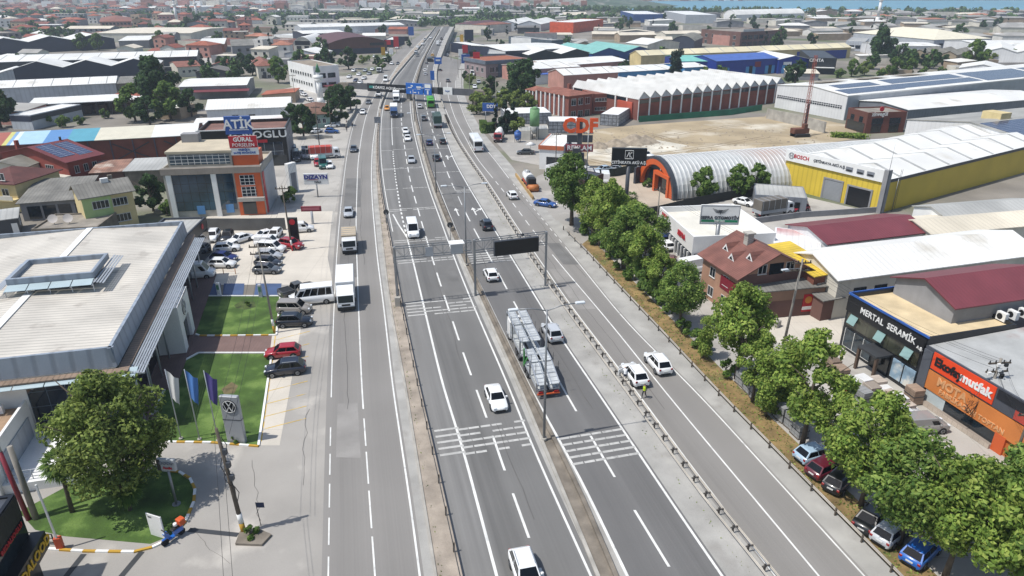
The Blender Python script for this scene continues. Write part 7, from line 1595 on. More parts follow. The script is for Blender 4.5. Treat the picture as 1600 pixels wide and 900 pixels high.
dlamp(850,688,(852,484),'nearest double armed street lamp on the median beside the car carrier');dlamp(729,415,(727,292),'double armed street lamp on the median just behind the gantry')
dlamp(682,305,(680,212),'third double armed street lamp on the median before the dark cars')
for i,(x,y)in enumerate(((661,240),(648,190))):dlamp(x,y,(x-1,y-62+i*12),('fourth' if i==0 else 'fifth')+' double armed street lamp on the median beyond the dark cars')
# ================================================================ GANTRIES AND SIGNS
Lg,Mg,Rg=G(622,475),G(743,462),G(852,447)
def truss(rt,a,b,z0,z1,m,dep=.8,n=8):
    mb=MB();e=(b-a).normalized();nn=Vector((-e.y,e.x,0))*dep/2
    for s in (-1,1):
        for z in (z0,z1):mb.bar(a+nn*s+Vector((0,0,z)),b+nn*s+Vector((0,0,z)),.09)
        for i in range(n+1):p=a.lerp(b,i/n)+nn*s;mb.bar(p+Vector((0,0,z0)),p+Vector((0,0,z1)),.045)
        for i in range(n):p,q=a.lerp(b,i/n)+nn*s,a.lerp(b,(i+1)/n)+nn*s;mb.bar(p+Vector((0,0,z0 if i%2 else z1)),q+Vector((0,0,z1 if i%2 else z0)),.035)
    for z in (z0,z1):
        for i in range(n+1):p=a.lerp(b,i/n);mb.bar(p-nn+Vector((0,0,z)),p+nn+Vector((0,0,z)),.045)
    return mb.build('truss',m,rt)
def gantry(name,label,a,b,H,zlo,posts,m):
    rt=thing(name,label,'gantry',a,0);A,B_=Vector((0,0,0)),b-a;truss(rt,A,B_,zlo,H,m)
    for p in posts:q=A.lerp(B_,p);MB().bbox(q.x-.16,q.x+.16,q.y-.16,q.y+.16,0,H+.15,.04).build('post',m,rt)
    return rt,A,B_
hL=HT((620,388),(623,476));hM2=HT((743,366),(743,462));hR=HT((852,363),(852,447))
off=(Mg-Lg).normalized()*.45
g1,a,c=gantry('sign_gantry','steel lattice sign gantry over the oncoming motorway lanes, seen from behind',Lg,Mg-off,hL,hL-1.5,(0,),steel);hz_=atan2(c.y,c.x)
for u,w_ in ((.44,1.0),(.8,1.7)):
    q=MB().box(-w_/2,w_/2,-.52,-.46,hL-1.45,hL-.15);q.box(-w_/2-.1,w_/2+.1,-.7,-.64,hL-1.6,hL-1.5)if False else None;o=q.build('sign_back',alu,g1);o.location=a.lerp(c,u);o.rotation_euler=(0,0,hz_)
o=MB().box(-1.0,1.0,-1.0,.5,hL+.02,hL+.12).build('service_walkway',white,g1);o.location=a.lerp(c,.8);o.rotation_euler=(0,0,hz_)
o=MB().box(-.35,.35,-.3,.3,0,1.3).build('control_cabinet',conc,g1);o.location=(.1,-.6,0)
g2,a,c=gantry('message_gantry','steel gantry with black variable message board over the outgoing motorway lanes',Mg,Rg,hR,hR-1.6,(0,1),steel);hz_=atan2(c.y,c.x);n_=c.length
x0=n_*.24;x1=n_*.86;mb=MB().bbox(x0,x1,-1.0,-.52,hR-2.3,hR-.15,.04);o=mb.build('message_board',dgrey,g2);o.rotation_euler=(0,0,hz_)
o2=MB().box(x0+.12,x1-.12,-1.03,-.99,hR-2.2,hR-.25).build('display',mat('dark_display','#0e1013',.4,var=.05),o)
o=MB().cyl((n_*.66,0,hR),(n_*.66,0,hR+.35),.3,.02,8).build('lightning_cap',steeld,g2);o.rotation_euler=(0,0,hz_)
bl,br=G(549,151),G(737,163);e=br-bl;yw=atan2(e.y,e.x);H=HT((549,131),(549,151));rt=thing('advertising_bridge','concrete footbridge across the motorway carrying dark banners and blue road signs','footbridge',bl,yw);Wd=e.length
MB().box(-2,Wd+2,-1.4,1.4,H-1.6,H-.9).build('deck',conc,rt);MB().box(-2,Wd+2,-1.5,-1.4,H-1.6,H+.3).build('side_wall',mat('bridge_grey','#55565a',.7),rt);MB().box(-2,Wd+2,1.4,1.5,H-1.6,H+.3).build('side_wall',mat('bridge_grey','#55565a',.7),rt)
for u in (0,.5,1):MB().box(Wd*u-.6,Wd*u+.6,-1,1,0,H-1.6).build('pier',conc,rt)
for s,u in ((-1,-4.5),(1,Wd+1.5)):MB().box(u,u+4.6,-1.6,1.6,0,H+.4).build('stair_tower',concd,rt)
k=lambda px:(px-549)/(737-549)*Wd
MB().box(k(581),k(642),-1.75,-1.55,H-2.0,H+.9).build('banner',black,rt);MB().box(k(584),k(592),-1.8,-1.74,H-.8,H-.5).box(k(584),k(592),-1.8,-1.74,H-.3,H+0).build('teal_bars',mat('teal_mark','#2f9d94',.5),rt)
text('KÖRFEZ AQUA',1.3,white,rt,(k(608),-1.8,H-.55),bold=.02,sx=1.1);text('İpekliNerden',.8,white,rt,(k(633),-1.8,H-.55),sx=.9)
def roadsign(x0,x1,z0,z1,lines,parent,y=-2.2):
    MB().bbox(x0,x1,y,y+.2,z0,z1,.03).build('road_sign',signblue,parent)
    mb=MB()
    for q in lines:mb.box(x0+(x1-x0)*q[0],x0+(x1-x0)*q[1],y-.03,y+.01,z0+(z1-z0)*q[2],z0+(z1-z0)*q[3])
    mb.build('sign_legend',white,parent)
roadsign(k(643),k(669),H-2.1,H+1.9,[(.12,.35,.55,.62),(.3,.42,.68,.8),(.62,.9,.6,.72),(.66,.86,.46,.52),(.24,.28,.08,.25),(.72,.76,.08,.25),(.45,.6,.12,.2)],rt);roadsign(k(670),k(682),H-2.1,H+1.9,[(.15,.9,.62,.95),(.2,.8,.45,.5),(.42,.6,.05,.4)],rt)
MB().box(k(690),k(698),-1.75,-1.55,H-1.7,H+.8).build('banner',black,rt);MB().box(k(698.5),k(712),-1.78,-1.55,H-1.6,H+1).build('white_sign',white,rt);text('hayır',.9,bluep,rt,(k(705),-1.82,H-.3))
def rsign(px,py,w,h,zb,label,lines,m=signblue,rnd_=False):
    b=board_sign('road_sign',label,(px,py),w,h,zb,R(10),m,.09,1,.08,None,steel);mb=MB()
    for q in lines:mb.box(-w/2+w*q[0],-w/2+w*q[1],-.08,-.035,zb+h*q[2],zb+h*q[3])
    if lines:mb.build('sign_legend',white,b.root)
    return b
rsign(685,112,3.6,3.2,3.6,'square blue road sign beyond the advertising bridge',[(.2,.8,.45,.7)]);rsign(676,128,1.8,4.0,.8,'tall narrow blue sign post on the nose of the exit lane',[]);rsign(733,68+3,6.5,7.5,3,'dark blue advertising panel on a post right of the flyover',[],navy)
for px,py,l in ((605,354,'round sign seen from behind on the left guard rail'),(704,375,'round grey sign seen from behind on the median')):
    rt=thing('round_sign',l,'sign',G(px,py),R(10));MB().cyl((0,0,0),(0,0,2.6),.05).build('pole',steel,rt);MB().cyl((0,-.03,2.7),(0,.03,2.7),.5,n=20).build('disc',steeld,rt)
rt=thing('sign_plate','small grey plate on a post by the left guard rail near the slip lane','sign',G(591,205),R(8));MB().cyl((0,0,0),(0,0,3),.06).build('pole',steel,rt);MB().box(-.9,.9,-.05,.05,2.4,4.2).build('plate',mgrey,rt)
b=Bld();rt=thing('pylon_sign','grey pylon sign with black round emblem beside the forecourt pole','pylon sign',G(371,690),R(-6));hP=HT((364,618),(371,690))
mb=MB().bbox(-.9,.9,-.22,.22,0,hP,.05);mb.build('pylon',lgrey_ if False else mat('pylon_grey','#a3a6aa',.45,metal=.2,var=.04),rt);MB().box(-.92,.92,-.24,.24,hP*.5,hP*.515).build('joint_line',dgrey,rt)
emblem(rt,0,-.24,hP-1.05,.7,0)
def pylon(name,label,base,w,h,m,yaw=0,d=.35):
    rt=thing(name,label,'sign',G(*base),R(yaw));MB().bbox(-w/2,w/2,-d/2,d/2,0,h,.04).build('panel',m,rt);return rt
rt=pylon('pylon_sign','black pylon sign with red round logo in the car park',(461,378),1.7,HT((461,345),(461,378))+.6,black);MB().cyl((0,-.2,3.6),(0,-.24,3.6),.5,n=18).build('logo',red,rt)
rt=pylon('info_board','white notice board leaning on the lawn edge by the blue scooter',(248,838),1.5,2.2,white,-20,.12);text('EAT',.2,dgrey,rt,(-.35,-.08,1.9),ext=.01)
b=board_sign('post_sign','grey two sided sign board on a slanted post by the corner lawn',(276,788),1.5,1.1,3.6,R(-5),mat('sign_grey','#aeb2b5',.5),.1,1,.3);text('OOOO',.38,mgrey,b.root,(.1,-.18,4.35),bold=.01);text('Audit',.36,red,b.root,(.1,-.18,3.9))
MB().cyl((0,0,0),(0,0,.1),.35,n=8).build('foot',steel,b.root);MB().box(-.75,-.45,-.17,-.155,3.6,4.7).build('dark_edge',black,b.root)
b=board_sign('post_sign','white and blue shop sign board on a post beside the scrapyard',(497,308),4.9,2.3,HT((493,288),(497,308)),R(4),white,.13,1,.25);z=HT((493,288),(497,308));text('DIZAYN',1.15,mat('ink_blue','#2b2c86',.5),b.root,(0,-.16,z+1.5),bold=.05,sx=1.1);text('HALI',.6,dgrey,b.root,(.3,-.16,z+.5),bold=.02);MB().box(-1.7,.4,-.15,-.12,z+.92,z+1.02).build('underline',red,b.root)
b=board_sign('post_sign','dark red framed sign board on a pale post in the upper car park',(489,350),3.6,.95,HT((488,330),(489,350)),R(4),crimson,.22,1,.3,None,lgrey);z=HT((488,330),(489,350));MB().box(-1.5,1.5,-.2,-.14,z+.25,z+.7).build('inner_panel',mat('rosy_panel','#a55a62',.5),b.root)
rt=pylon('pylon_sign','white arched pylon beside the black office block',(459,300),2.2,6.2,white,60,1.0);MB().box(-.7,.7,-.52,.52,0,4.2).build('dark_recess',mgrey,rt)
b=board_sign('mast_sign','tall black mast sign with square white logo before the arched showroom',(977,332),6.4,3.2,HT((975,258),(977,332)),R(-6),black,.38,1,.8,None,dgrey);z=HT((975,258),(977,332));text('ÇETİNKAYA AKÜ A.Ş.',.72,white,b.root,(0,-.43,z+.55),bold=.015,sx=.9)
mb=MB()
for p,q in (((-.75,0),(.75,0)),((.75,0),(.75,1.5)),((.75,1.5),(-.75,1.5)),((-.75,1.5),(-.75,0)),((-.45,.25),(-.05,1.2)),((-.05,1.2),(.1,.25)),((.5,1.15),(.15,1.0)),((.15,1.0),(.15,.4)),((.15,.4),(.5,.25))):mb.bar((p[0],-.43,z+1.3+p[1]),(q[0],-.43,z+1.3+q[1]),.06,.1)
mb.build('square_logo',white,b.root)
b=board_sign('mast_sign','white sign board with winged emblem and green strip on a grey post',(1115,412),5.8,3.0,HT((1117,350),(1115,412)),R(-4),white,.32,1,.4,alu,steel);z=HT((1117,350),(1115,412));text('SEPRA OTOMOTİV',.66,dgrey,b.root,(0,-.25,z+1.05),bold=.02);MB().box(-2.7,2.7,-.27,-.2,z+.38,z+.72).build('green_strip',mat('sign_green','#1f7d57',.5),b.root);text('YEDEK PARÇA',.25,white,b.root,(0,-.3,z+.55),bold=.01)
mb=MB()
for s in (-1,1):
    for i in range(4):mb.add([(s*.15,-.25,z+1.75+.12*i),(s*(1.2-.2*(3-i)*.8),-.25,z+2.15+.1*i-.1*(3-i)),(s*(1.2-.2*(3-i)*.8),-.25,z+2.22+.1*i-.1*(3-i)),(s*.15,-.25,z+1.84+.12*i)],[(0,1,2,3)])
mb.add([(-.3,-.26,z+2.3),(.3,-.26,z+2.3),(0,-.26,z+1.55)],[(0,1,2)]);mb.build('winged_emblem',dgrey,b.root)
hC=HT((903,188),(905,262));rt=thing('mast_sign','tall black mast with big orange letters above a dark red sign','sign',G(904,262),R(-3))
MB().box(-.55,.55,-.4,.4,0,hC+.1).build('mast',dgrey,rt);text('CDF',4.4,mat('letter_orange','#d8541f',.45),rt,(0,-.3,hC-1.3),ext=.3,bold=.2,sx=.95)
for s in (-1,1):MB().box(s*1.8-1.2,s*1.8+1.2,-.5,.1,hC-5.0,hC-3.4).build('dark_board',mat('slate_board','#33383f',.5),rt)
MB().box(-3.2,3.2,-.5,.1,hC-7.2,hC-5.5).build('red_board',mat('wine_board','#8a3640',.5),rt);text('REKLAM',1.5,white,rt,(0,-.55,hC-6.35),bold=.03,sx=1.05);MB().box(-1,1.2,-.6,.6,0,hC-7.6).build('mast_base',dgrey,rt)
b=board_sign('post_sign','blue sign board with white letters before the pallet yard',(766,190),4.8,2.6,3.2,R(-5),bluep,.12,2,.2);text('DDT',1.4,white,b.root,(.4,-.15,4.7),bold=.04)
def silo(px,py,r,h,label,name='silo',m=None,m2=None):
    rt=thing(name,label,name.replace('_',' '),G(px,py));MB().cyl((0,0,h*.45),(0,0,h),r,n=18).build('tank',m,rt);MB().cyl((0,0,h),(0,0,h+.5),r,r*.3,18).build('cap',m,rt);MB().cyl((0,0,h*.18),(0,0,h*.45),r*.4,r,18).build('lower_cone',m2 or m,rt)
    for i in range(4):a=i*pi/2+.4;MB().cyl((r*.9*cos(a),r*.9*sin(a),0),(r*.9*cos(a),r*.9*sin(a),h*.5),.08,n=6).build('leg',steeld,rt)
silo(835,218,1.35,8.5,'green topped cement silo by the studio yard','silo',mat('faded_green','#6f9a6a',.7,var=.2,streak=.3),mat('silo_grey','#a8aaa6',.7));silo(809,222,.95,2.8,'blue plastic water tank beside the cement silo','water_tank',mat('tank_blue','#3a62a8',.5))
for x,y,l in ((820,212,'pale site cabin left of the cement silo'),(847,210,'pale site cabin right of the cement silo')):building('site_cabin',l,'cabin',(x-10,y-8),(x+10,y-8),(x,y-14),2.6,'flat',wall=creamw,roofm=roofg,parapet=.03)
p=G(1254,213);rt=thing('drilling_rig','drilling rig with tall red lattice mast on the bare plot','drilling rig',p,.2);H=HT((1268,88),(1254,213));mb=MB()
for sx_,sy_ in ((-1,-1),(1,-1),(1,1),(-1,1)):mb.bar((sx_*.45,sy_*.45,1),(2+sx_*.3,sy_*.3+3,H),.085)
for i in range(22):
    t,t_=i/22,(i+1)/22;f=lambda t,s,u:(2*t+s*(.45-.15*t),3*t+u*(.45-.15*t),1+(H-1)*t);mb.bar(f(t,-1,-1),f(t_,1,-1),.045);mb.bar(f(t,1,1),f(t_,-1,1),.045);mb.bar(f(t,-1,1),f(t_,-1,-1),.045)
mb.build('lattice_mast',mat('mast_red','#a0503f',.6,var=.2),rt);MB().bbox(-3.6,1.2,-1.1,1.1,1,2.4,.1).build('body',rust,rt);MB().bbox(-.6,.5,-1.1,.3,2.4,3.6,.08).build('cab',rust,rt)
for s in (-1,1):MB().bbox(-3.2,1.4,s*1.2-.35,s*1.2+.35,0,.95,.15).build('track',plast,rt)
MB().bar((.3,0,0),(1.0,1.0,9),.5).build('drill_pipe',steeld,rt)
# ================================================================ FLAGS, BARRIER, SMALL THINGS
def flag(px,py,top,m,label):
    H=HT(top,(px,py));rt=thing('flagpole',label,'flag',G(px,py),0,'flagpoles on the lawn');MB().cyl((0,0,0),(0,0,H),.06,.04,8).build('pole',alu,rt);MB().cyl((0,0,0),(0,0,.15),.2,n=8).build('base',conc,rt)
    if not m:return
    mb=MB();n,k_=8,14;vs=[]
    for j in range(k_+1):
        for i in range(n+1):
            u,v=i/n,j/k_;fold=.18*sin(u*7+v*2)*u;vs.append((.05+u*.95*(1-.35*v*u),fold-.25*u*v,H-.1-v*3.0-.9*u*(1-.2*v)))
    mb.add(vs,[(j*(n+1)+i,j*(n+1)+i+1,(j+1)*(n+1)+i+1,(j+1)*(n+1)+i)for j in range(k_)for i in range(n)],0,True);mb.build('flag',m,rt,fix=False)
flag(283,686,(266,577),mat('flag_white','#d9d9d6',.8,var=.05),'flagpole with limp white flag on the lower lawn');flag(312,687,(292,577),mat('flag_blue','#4f7fc2',.8,var=.08),'flagpole with limp light blue flag on the lower lawn');flag(341,689,(326,579),mat('flag_violet','#4b4380',.8,var=.1),'flagpole with limp violet flag on the lower lawn');flag(245,645,(226,562),None,'bare flagpole at the corner of the dealership')
rt=thing('barrier_gate','orange barrier gate post with raised white boom by the corner lawn','barrier',G(95,857),.2);MB().bbox(-.25,.25,-.2,.2,0,1.15,.05).build('housing',mat('signal_orange','#c8502a',.5),rt);MB().bar((0,-.1,1.0),(-.35,.25,6.0),.12).build('boom',white,rt)
rt=thing('lattice_mast','slender mast painted red and white at the left edge by the ramp','mast',G(45,812));H=HT((6,625),(45,812));MB().cyl((0,0,0),(-.9,.6,H*.55),.2,.17,10).build('lower_shaft',crimson,rt);MB().cyl((-.9,.6,H*.55),(-1.6,1.1,H),.17,.12,10).build('upper_shaft',lgrey,rt);MB().cyl((-1.6,1.1,H),(-1.6,1.1,H+.5),.22,.3,8).build('red_head',red,rt);MB().cyl((.55,.1,0),(.1,.5,H*.6),.24,.2,10).build('concrete_stay',pole_c,rt)
rt=thing('railing','dark green mesh railing beside the barrier gate','railing',G(35,848));e=G(86,852)-G(35,848);mb=MB()
for i in range(5):p=e*(i/4);mb.bar(p,p+Vector((0,0,1.1)),.07)
for z in (.3,.7,1.1):mb.bar(Vector((0,0,z)),e+Vector((0,0,z)),.05)
mb.build('rails',mat('railing_green','#1f2b24',.6),rt)
rt=thing('small_flag','short dark flag on a thin rod beside the weedy pole base','flag',G(408,822));MB().cyl((0,0,0),(-.1,0,2.4),.03).build('rod',plast,rt);MB().box(-.1,.55,-.01,.01,1.9,2.4).build('flag',mat('flag_navy','#26304e',.7),rt)
tag(MB().prism([(-1,-.7),(1.1,-.8),(1.5,.3),(.3,.9),(-1.1,.6)],0,.22).build('weed_patch_kerb',concd),'broken concrete block around the foot of the forecourt pole','concrete block');C.objects['weed_patch_kerb'].location=G(393,842)
for i in range(2):
    for j,(x,y)in enumerate(((330+i*24,425),)):pass
rt=thing('charging_post','white electric charging post between the blue bays','charging post',G(343,461));MB().bbox(-.25,.25,-.18,.18,0,1.9,.05).build('cabinet',white,rt);MB().box(-.18,.18,-.2,-.17,.9,1.6).build('screen',mat('screen_green','#5f8f78',.3),rt)
rt=thing('charging_post','second charging post standing by the parked cars','charging post',G(408,464));MB().bbox(-.25,.25,-.18,.18,0,1.9,.05).build('cabinet',lgrey,rt);MB().box(-.18,.18,-.2,-.17,.9,1.6).build('screen',mat('screen_green','#5f8f78'),rt)
mb=MB()
for x in (0,1.6,3.4):mb.cyl((x,0,0),(x,0,.9),.06,n=6)
mb.bar((0,0,.5),(3.4,0,.45),.03);o=mb.build('chain_barrier',mat('post_orange','#c2804a',.6));o.location=G(333,428);tag(o,'low orange posts joined by a chain in the dealership car park','barrier')
def person(px,py,yaw,label,top_c,leg_c,pose='stand',vest=None,hair='#1c1714',s=1):
    root=thing('person',label,'person',G(px,py),yaw);root.scale=(s,)*3
    J=dict(pel=(0,0,.95),sp=(0,.01,1.2),ch=(0,0,1.4),nk=(0,0,1.52),hd=(0,.01,1.63),ht=(0,.02,1.72),sl=(.2,0,1.44),sr=(-.2,0,1.44),el=(.27,.02,1.15),er=(-.27,.02,1.15),wl=(.28,.12,.92),wr=(-.28,.1,.92),hl=(.1,0,.9),hr=(-.1,0,.9),kl=(.12,.06,.5),kr=(-.12,.0,.5),al=(.13,.02,.09),ar=(-.13,-.05,.09),tl=(.15,.18,.04),tr=(-.15,.1,.04))
    if pose=='walk':J.update(kl=(.11,.2,.52),al=(.12,.22,.09),tl=(.13,.38,.04),kr=(-.1,-.08,.5),ar=(-.1,-.32,.12),tr=(-.11,-.2,.04),wl=(.25,-.12,.95),wr=(-.22,.3,1.02))
    if pose=='bend':J.update(sp=(0,.1,1.17),ch=(0,.25,1.32),nk=(0,.34,1.42),hd=(0,.42,1.5),ht=(0,.47,1.58),sl=(.2,.24,1.36),sr=(-.2,.24,1.36),el=(.25,.42,1.15),er=(-.25,.42,1.15),wl=(.18,.62,1.08),wr=(-.18,.62,1.08))
    E=[('pel','sp'),('sp','ch'),('ch','nk'),('nk','hd'),('hd','ht'),('ch','sl'),('sl','el'),('el','wl'),('ch','sr'),('sr','er'),('er','wr'),('pel','hl'),('hl','kl'),('kl','al'),('al','tl'),('pel','hr'),('hr','kr'),('kr','ar'),('ar','tr')]
    for sd,x in (('l',1),('r',-1)):
        w=Vector(J['w'+sd]);
        for f in range(5):
            n='f%s%d'%(sd,f);J[n]=tuple(w+Vector((x*(.02-.012*f),.015*f-.02,-.09-.02*(2-abs(f-2)))));J[n+'t']=tuple(Vector(J[n])+Vector((0,.02,-.045 if f else -.02)));E+=[('w'+sd,n),(n,n+'t')]
    rad=dict(pel=(.15,.11),sp=(.14,.1),ch=(.16,.11),nk=(.06,.06),hd=(.1,.11),ht=(.075,.085),sl=(.075,)*2,sr=(.075,)*2,el=(.05,)*2,er=(.05,)*2,wl=(.035,)*2,wr=(.035,)*2,hl=(.1,.1),hr=(.1,.1),kl=(.065,)*2,kr=(.065,)*2,al=(.045,)*2,ar=(.045,)*2,tl=(.04,)*2,tr=(.04,)*2)
    names=list(J);me=bpy.data.meshes.new('body');me.from_pydata([J[n]for n in names],[(names.index(a),names.index(b_))for a,b_ in E],[]);o=bpy.data.objects.new('body',me);C.objects.link(o)
    md=o.modifiers.new('skin','SKIN');md.use_smooth_shade=True
    if not me.skin_vertices:me.attributes.new('s','FLOAT','POINT');bpy.context.view_layer.objects.active=o;bpy.ops.mesh.customdata_skin_add()
    for i,n in enumerate(names):sv_=me.skin_vertices[0].data[i];sv_.radius=rad.get(n,(.011,.011));sv_.use_root=(n=='pel')
    o.modifiers.new('sub','SUBSURF').levels=1;o.modifiers['sub'].render_levels=1
    dg=bpy.context.evaluated_depsgraph_get();m2=bpy.data.meshes.new_from_object(o.evaluated_get(dg));bpy.data.objects.remove(o)
    m2.materials.clear();sk=mat('skin','#b58a70',.6,var=.03,fine=0)
    for q in (sk,mat('cloth_'+top_c[1:],top_c,.85,var=.08,fine=0),mat('cloth_'+leg_c[1:],leg_c,.85,var=.08,fine=0),plast,mat('hair_'+hair[1:],hair,.8,fine=0)):m2.materials.append(q)
    for p in m2.polygons:
        z=p.center.z;ax_=abs(p.center.x)
        p.material_index=3 if z<.1 else (2 if z<.96 and ax_<.2 else (0 if (ax_>.2 and z<1.0)else (1 if z<1.5 else (4 if z>1.66 or (z>1.58 and p.center.y<J['hd'][1]-.03)else 0))))
    ob=bpy.data.objects.new('body',m2);C.objects.link(ob);ob.parent=root
    if vest:
        mb=MB();c0,c1=Vector(J['pel']),Vector(J['ch']);n=14
        ring=lambda c,rx,ry:[(c.x+rx*cos(2*pi*i/n),c.y+ry*sin(2*pi*i/n),c.z)for i in range(n)]
        rs=[ring(c0+Vector((0,0,.0)),.175,.135),ring(Vector(J['sp']),.17,.13),ring(c1-Vector((0,0,.04)),.2,.14),ring(c1+Vector((0,0,.09)),.12,.1)]
        mb.add([p for r_ in rs for p in r_],[(k*n+i,k*n+(i+1)%n,(k+1)*n+(i+1)%n,(k+1)*n+i)for k in range(3)for i in range(n)],0,True);mb.build('vest',vest,root,fix=False)
    return root
hv=mat('hi_vis_yellow','#b9d12a',.6,var=.04,fine=0)
person(1006,622,R(140),'person in yellow safety vest and dark trousers standing behind the white car','#2b3038','#2a2d35','walk',hv);d_=G(985,575)-G(977,594);person(976,596,atan2(d_.y,d_.x)-pi/2+.3,'person in white shirt bending into the open door of the white car','#d5d6d8','#2b3144','bend')
for i,(x,y,l)in enumerate(((542,206,'person in dark clothes walking left beside the street trees'),(551,200,'person in dark clothes on the pavement nearest the service road'),(542,196,'person in red top behind the walker by the street trees'))):person(x,y,R(20+50*i),l,['#23242a','#2a2a30','#b0483c'][i],'#22232a','walk')
# ================================================================ VEHICLES
def mixer():
    rt=box_truck(7.2,.3,paint('#9c2a2a'),steeld,'flat');MB().cyl((-2.6,0,2.6),(-.2,0,2.0),.7,1.25,16).cyl((-.2,0,2.0),(1.2,0,1.8),1.25,.9,16).build('drum',white,rt);return rt
WH,SI,GR,BK,DB,RD,BL_='#e6e7e7','#a9adb2','#55595e','#16181c','#1d2c5c','#9c1c28','#2a5596'
T=lambda a:('T',a);A_=lambda a:('A',a)
place('sedan',WH,775,628,T('h2'),'white saloon on the oncoming lanes above the rumble bars')
place('suv',WH,822,905,T('h2'),'white estate car cut off by the bottom edge')
place('van',WH,645,366,T('h2'),'white minibus on the oncoming motorway lanes','minibus',name='minibus')
place('sedan',SI,643,253,T('h2'),'silver car on the oncoming lanes beyond the white minibus');place('sedan',WH,637,219,T('h2'),'lower of two white cars close together on the oncoming lanes');place('hatch',WH,634,208,T('h2'),'upper of two white cars close together on the oncoming lanes')
place('hatch','#d9932a',605,172,T('h1'),'orange taxi on the oncoming lanes beside the blue lorry')
place('sedan','#39404a',553,236,T('s1'),'dark grey car on the left service road below the street trees');place('sedan',SI,545,336,T('s1'),'silver car on the left service road above the tarpaulin lorry');place('hatch',WH,567,178,T('s1'),'white car on the left service road beside the tiled hall');place('sedan',GR,576,162,T('s1'),'grey car on the left service road beneath the footbridge');place('van_panel',WH,592,150,T('s2'),'white van on the slip road beneath the footbridge','van',name='delivery_van');place('van_panel',WH,603,127,T('s2'),'white van above the footbridge on the left service road','van',name='delivery_van')
place('suv','#1b1f2a',760,356,A_('r1'),'black car beyond the message gantry');place('hatch',WH,767,434,A_('r1'),'old white car under the message gantry');place('suv','#b9bdc2',862,526,A_('r1'),'silver estate car overtaking the car carrier')
place('sedan','#20232a',682,250,A_('r1'),'black saloon on the outgoing lanes, lowest of three dark cars');place('hatch',DB,671,226,A_('r0'),'dark blue car on the outgoing lanes, left of three dark cars');place('hatch','#1f2226',692,224,A_('r2'),'black car on the outgoing lanes, right of three dark cars');place('suv',GR,662,188,A_('r0'),'dark grey car left of the green tarpaulin lorry');place('hatch','#d5d6d6',656,169,A_('r0'),'pale car left of the green bus');place('minivan',GR,667,144,A_('r1'),'grey minivan just under the footbridge')
place('hatch',WH,800,309,A_('g2'),'white hatchback alone on the right service road');_c=place('suv',WH,991,592,A_('g2'),'white car stopped on the left of the right service road with a door open');MB().bar((.95,.93,.7),(.5,1.72,.7),.07,.75).bar((.95,.93,1.5),(.55,1.65,1.5),.05,.06).bar((.52,1.7,1.05),(.55,1.65,1.5),.05,.06).build('open_door',paint(WH),_c);place('suv',WH,1027,574,A_('g2'),'white car passing on the right lane of the right service road')
for i,(x,y,k,c,ln,lab)in enumerate(((653,75,'hatch',WH,'h2','white car'),(650,82,'sedan',SI,'h2','silver car'),(651,86,'hatch',GR,'h1','grey car'),(660,70,'sedan',WH,'h2','pale car'),(664,63,'hatch',SI,'h1','grey silver car'),(673,60,'sedan',WH,'h3','white saloon'))):place(k,c,x,y,T(ln),f'far {lab} on the oncoming flyover lanes, {ORD[i]} of its stream',group='far traffic on the flyover',worldz=zroad(y))
for i,(x,y,k,c,lab)in enumerate(((664,112,'hatch',WH,'white car'),(667,102,'suv',GR,'dark car'),(665,118,'sedan',SI,'silver car'),(676,88,'hatch','#c4962f','yellow car'),(675,96,'sedan',BK,'black car'),(684,70,'van_panel',WH,'white van'),(690,62,'suv',GR,'grey car'),(687,66,'hatch',WH,'pale car'))):place(k,c,x,y,A_('r1'),f'far {lab} on the outgoing flyover lanes, {ORD[i]} of its stream',group='far traffic on the flyover',worldz=zroad(y))
for i,(x,y,c)in enumerate(((612,101,WH),(622,101,GR),(699,88,SI),(688,112,BK),(700,128,GR))):place('hatch',c,x,y,T('s1')if x<660 else A_('g2'),['far white car on the left service road','far grey car on the left service road','far silver car on the right ramp','black car beside the square blue sign','grey car on the right service road beyond the footbridge'][i])
tarpm=mat('beige_tarpaulin','#b3a48c',.8,var=.08);whbox=mat('white_box','#e3e4e4',.45,var=.04)
place('lorry_tarp',None,547,388,T('s1'),'small lorry with beige tarpaulin on the left service road','lorry',name='lorry',maker=lambda:box_truck(6.4,1.9,paint('#d9dadb'),tarpm,'tarp'))
place('lorry_box',None,542,468,T('s1'),'white box lorry on the left service road beside the minibus','lorry',name='lorry',maker=lambda:box_truck(8.4,2.75,paint(WH),whbox,'box'))
place('lorry_green',None,683,196,A_('r1'),'lorry with dark green tarpaulin seen from behind','lorry',name='lorry',maker=lambda:box_truck(10.5,2.8,paint(WH),mat('green_tarpaulin','#2f4a42',.8,var=.08),'tarp'))
place('lorry_blue',None,616,181,T('h2'),'blue lorry with white top beside the orange taxi','lorry',name='lorry',maker=lambda:box_truck(9,2.7,paint('#2b4a78'),whbox,'box'));place('lorry_semi',None,620,157,T('h2'),'white articulated lorry just before the footbridge','lorry',name='lorry',maker=lambda:box_truck(12,2.9,paint(WH),whbox,'box'));place('lorry_dark',None,672,101,A_('r1'),'lorry with black box on the outgoing lanes beyond the footbridge','lorry',name='lorry',maker=lambda:box_truck(10,2.8,paint(WH),black,'box'))
place('coach_green',None,673,166,A_('r1'),'green city bus seen from behind under the footbridge','bus',name='city_bus',maker=lambda:coach(10,3.0,2.5,mat('bus_green','#4d9a35',.4,var=.03)))
place('coach_white',None,744,232,A_('g2'),'white coach on the right service road','coach',name='coach',maker=lambda:coach(10.5,3.2,2.5,paint(WH)))
d_=lambda x,y,dx,dy:(x+dx,y+dy)
place('lorry_grey',None,1207,336,(1240,331),'grey boxed lorry parked before the yellow warehouse','lorry',name='lorry',maker=lambda:box_truck(8,2.5,paint(WH),mat('grey_box','#6d675f',.6,var=.12),'tarp'))
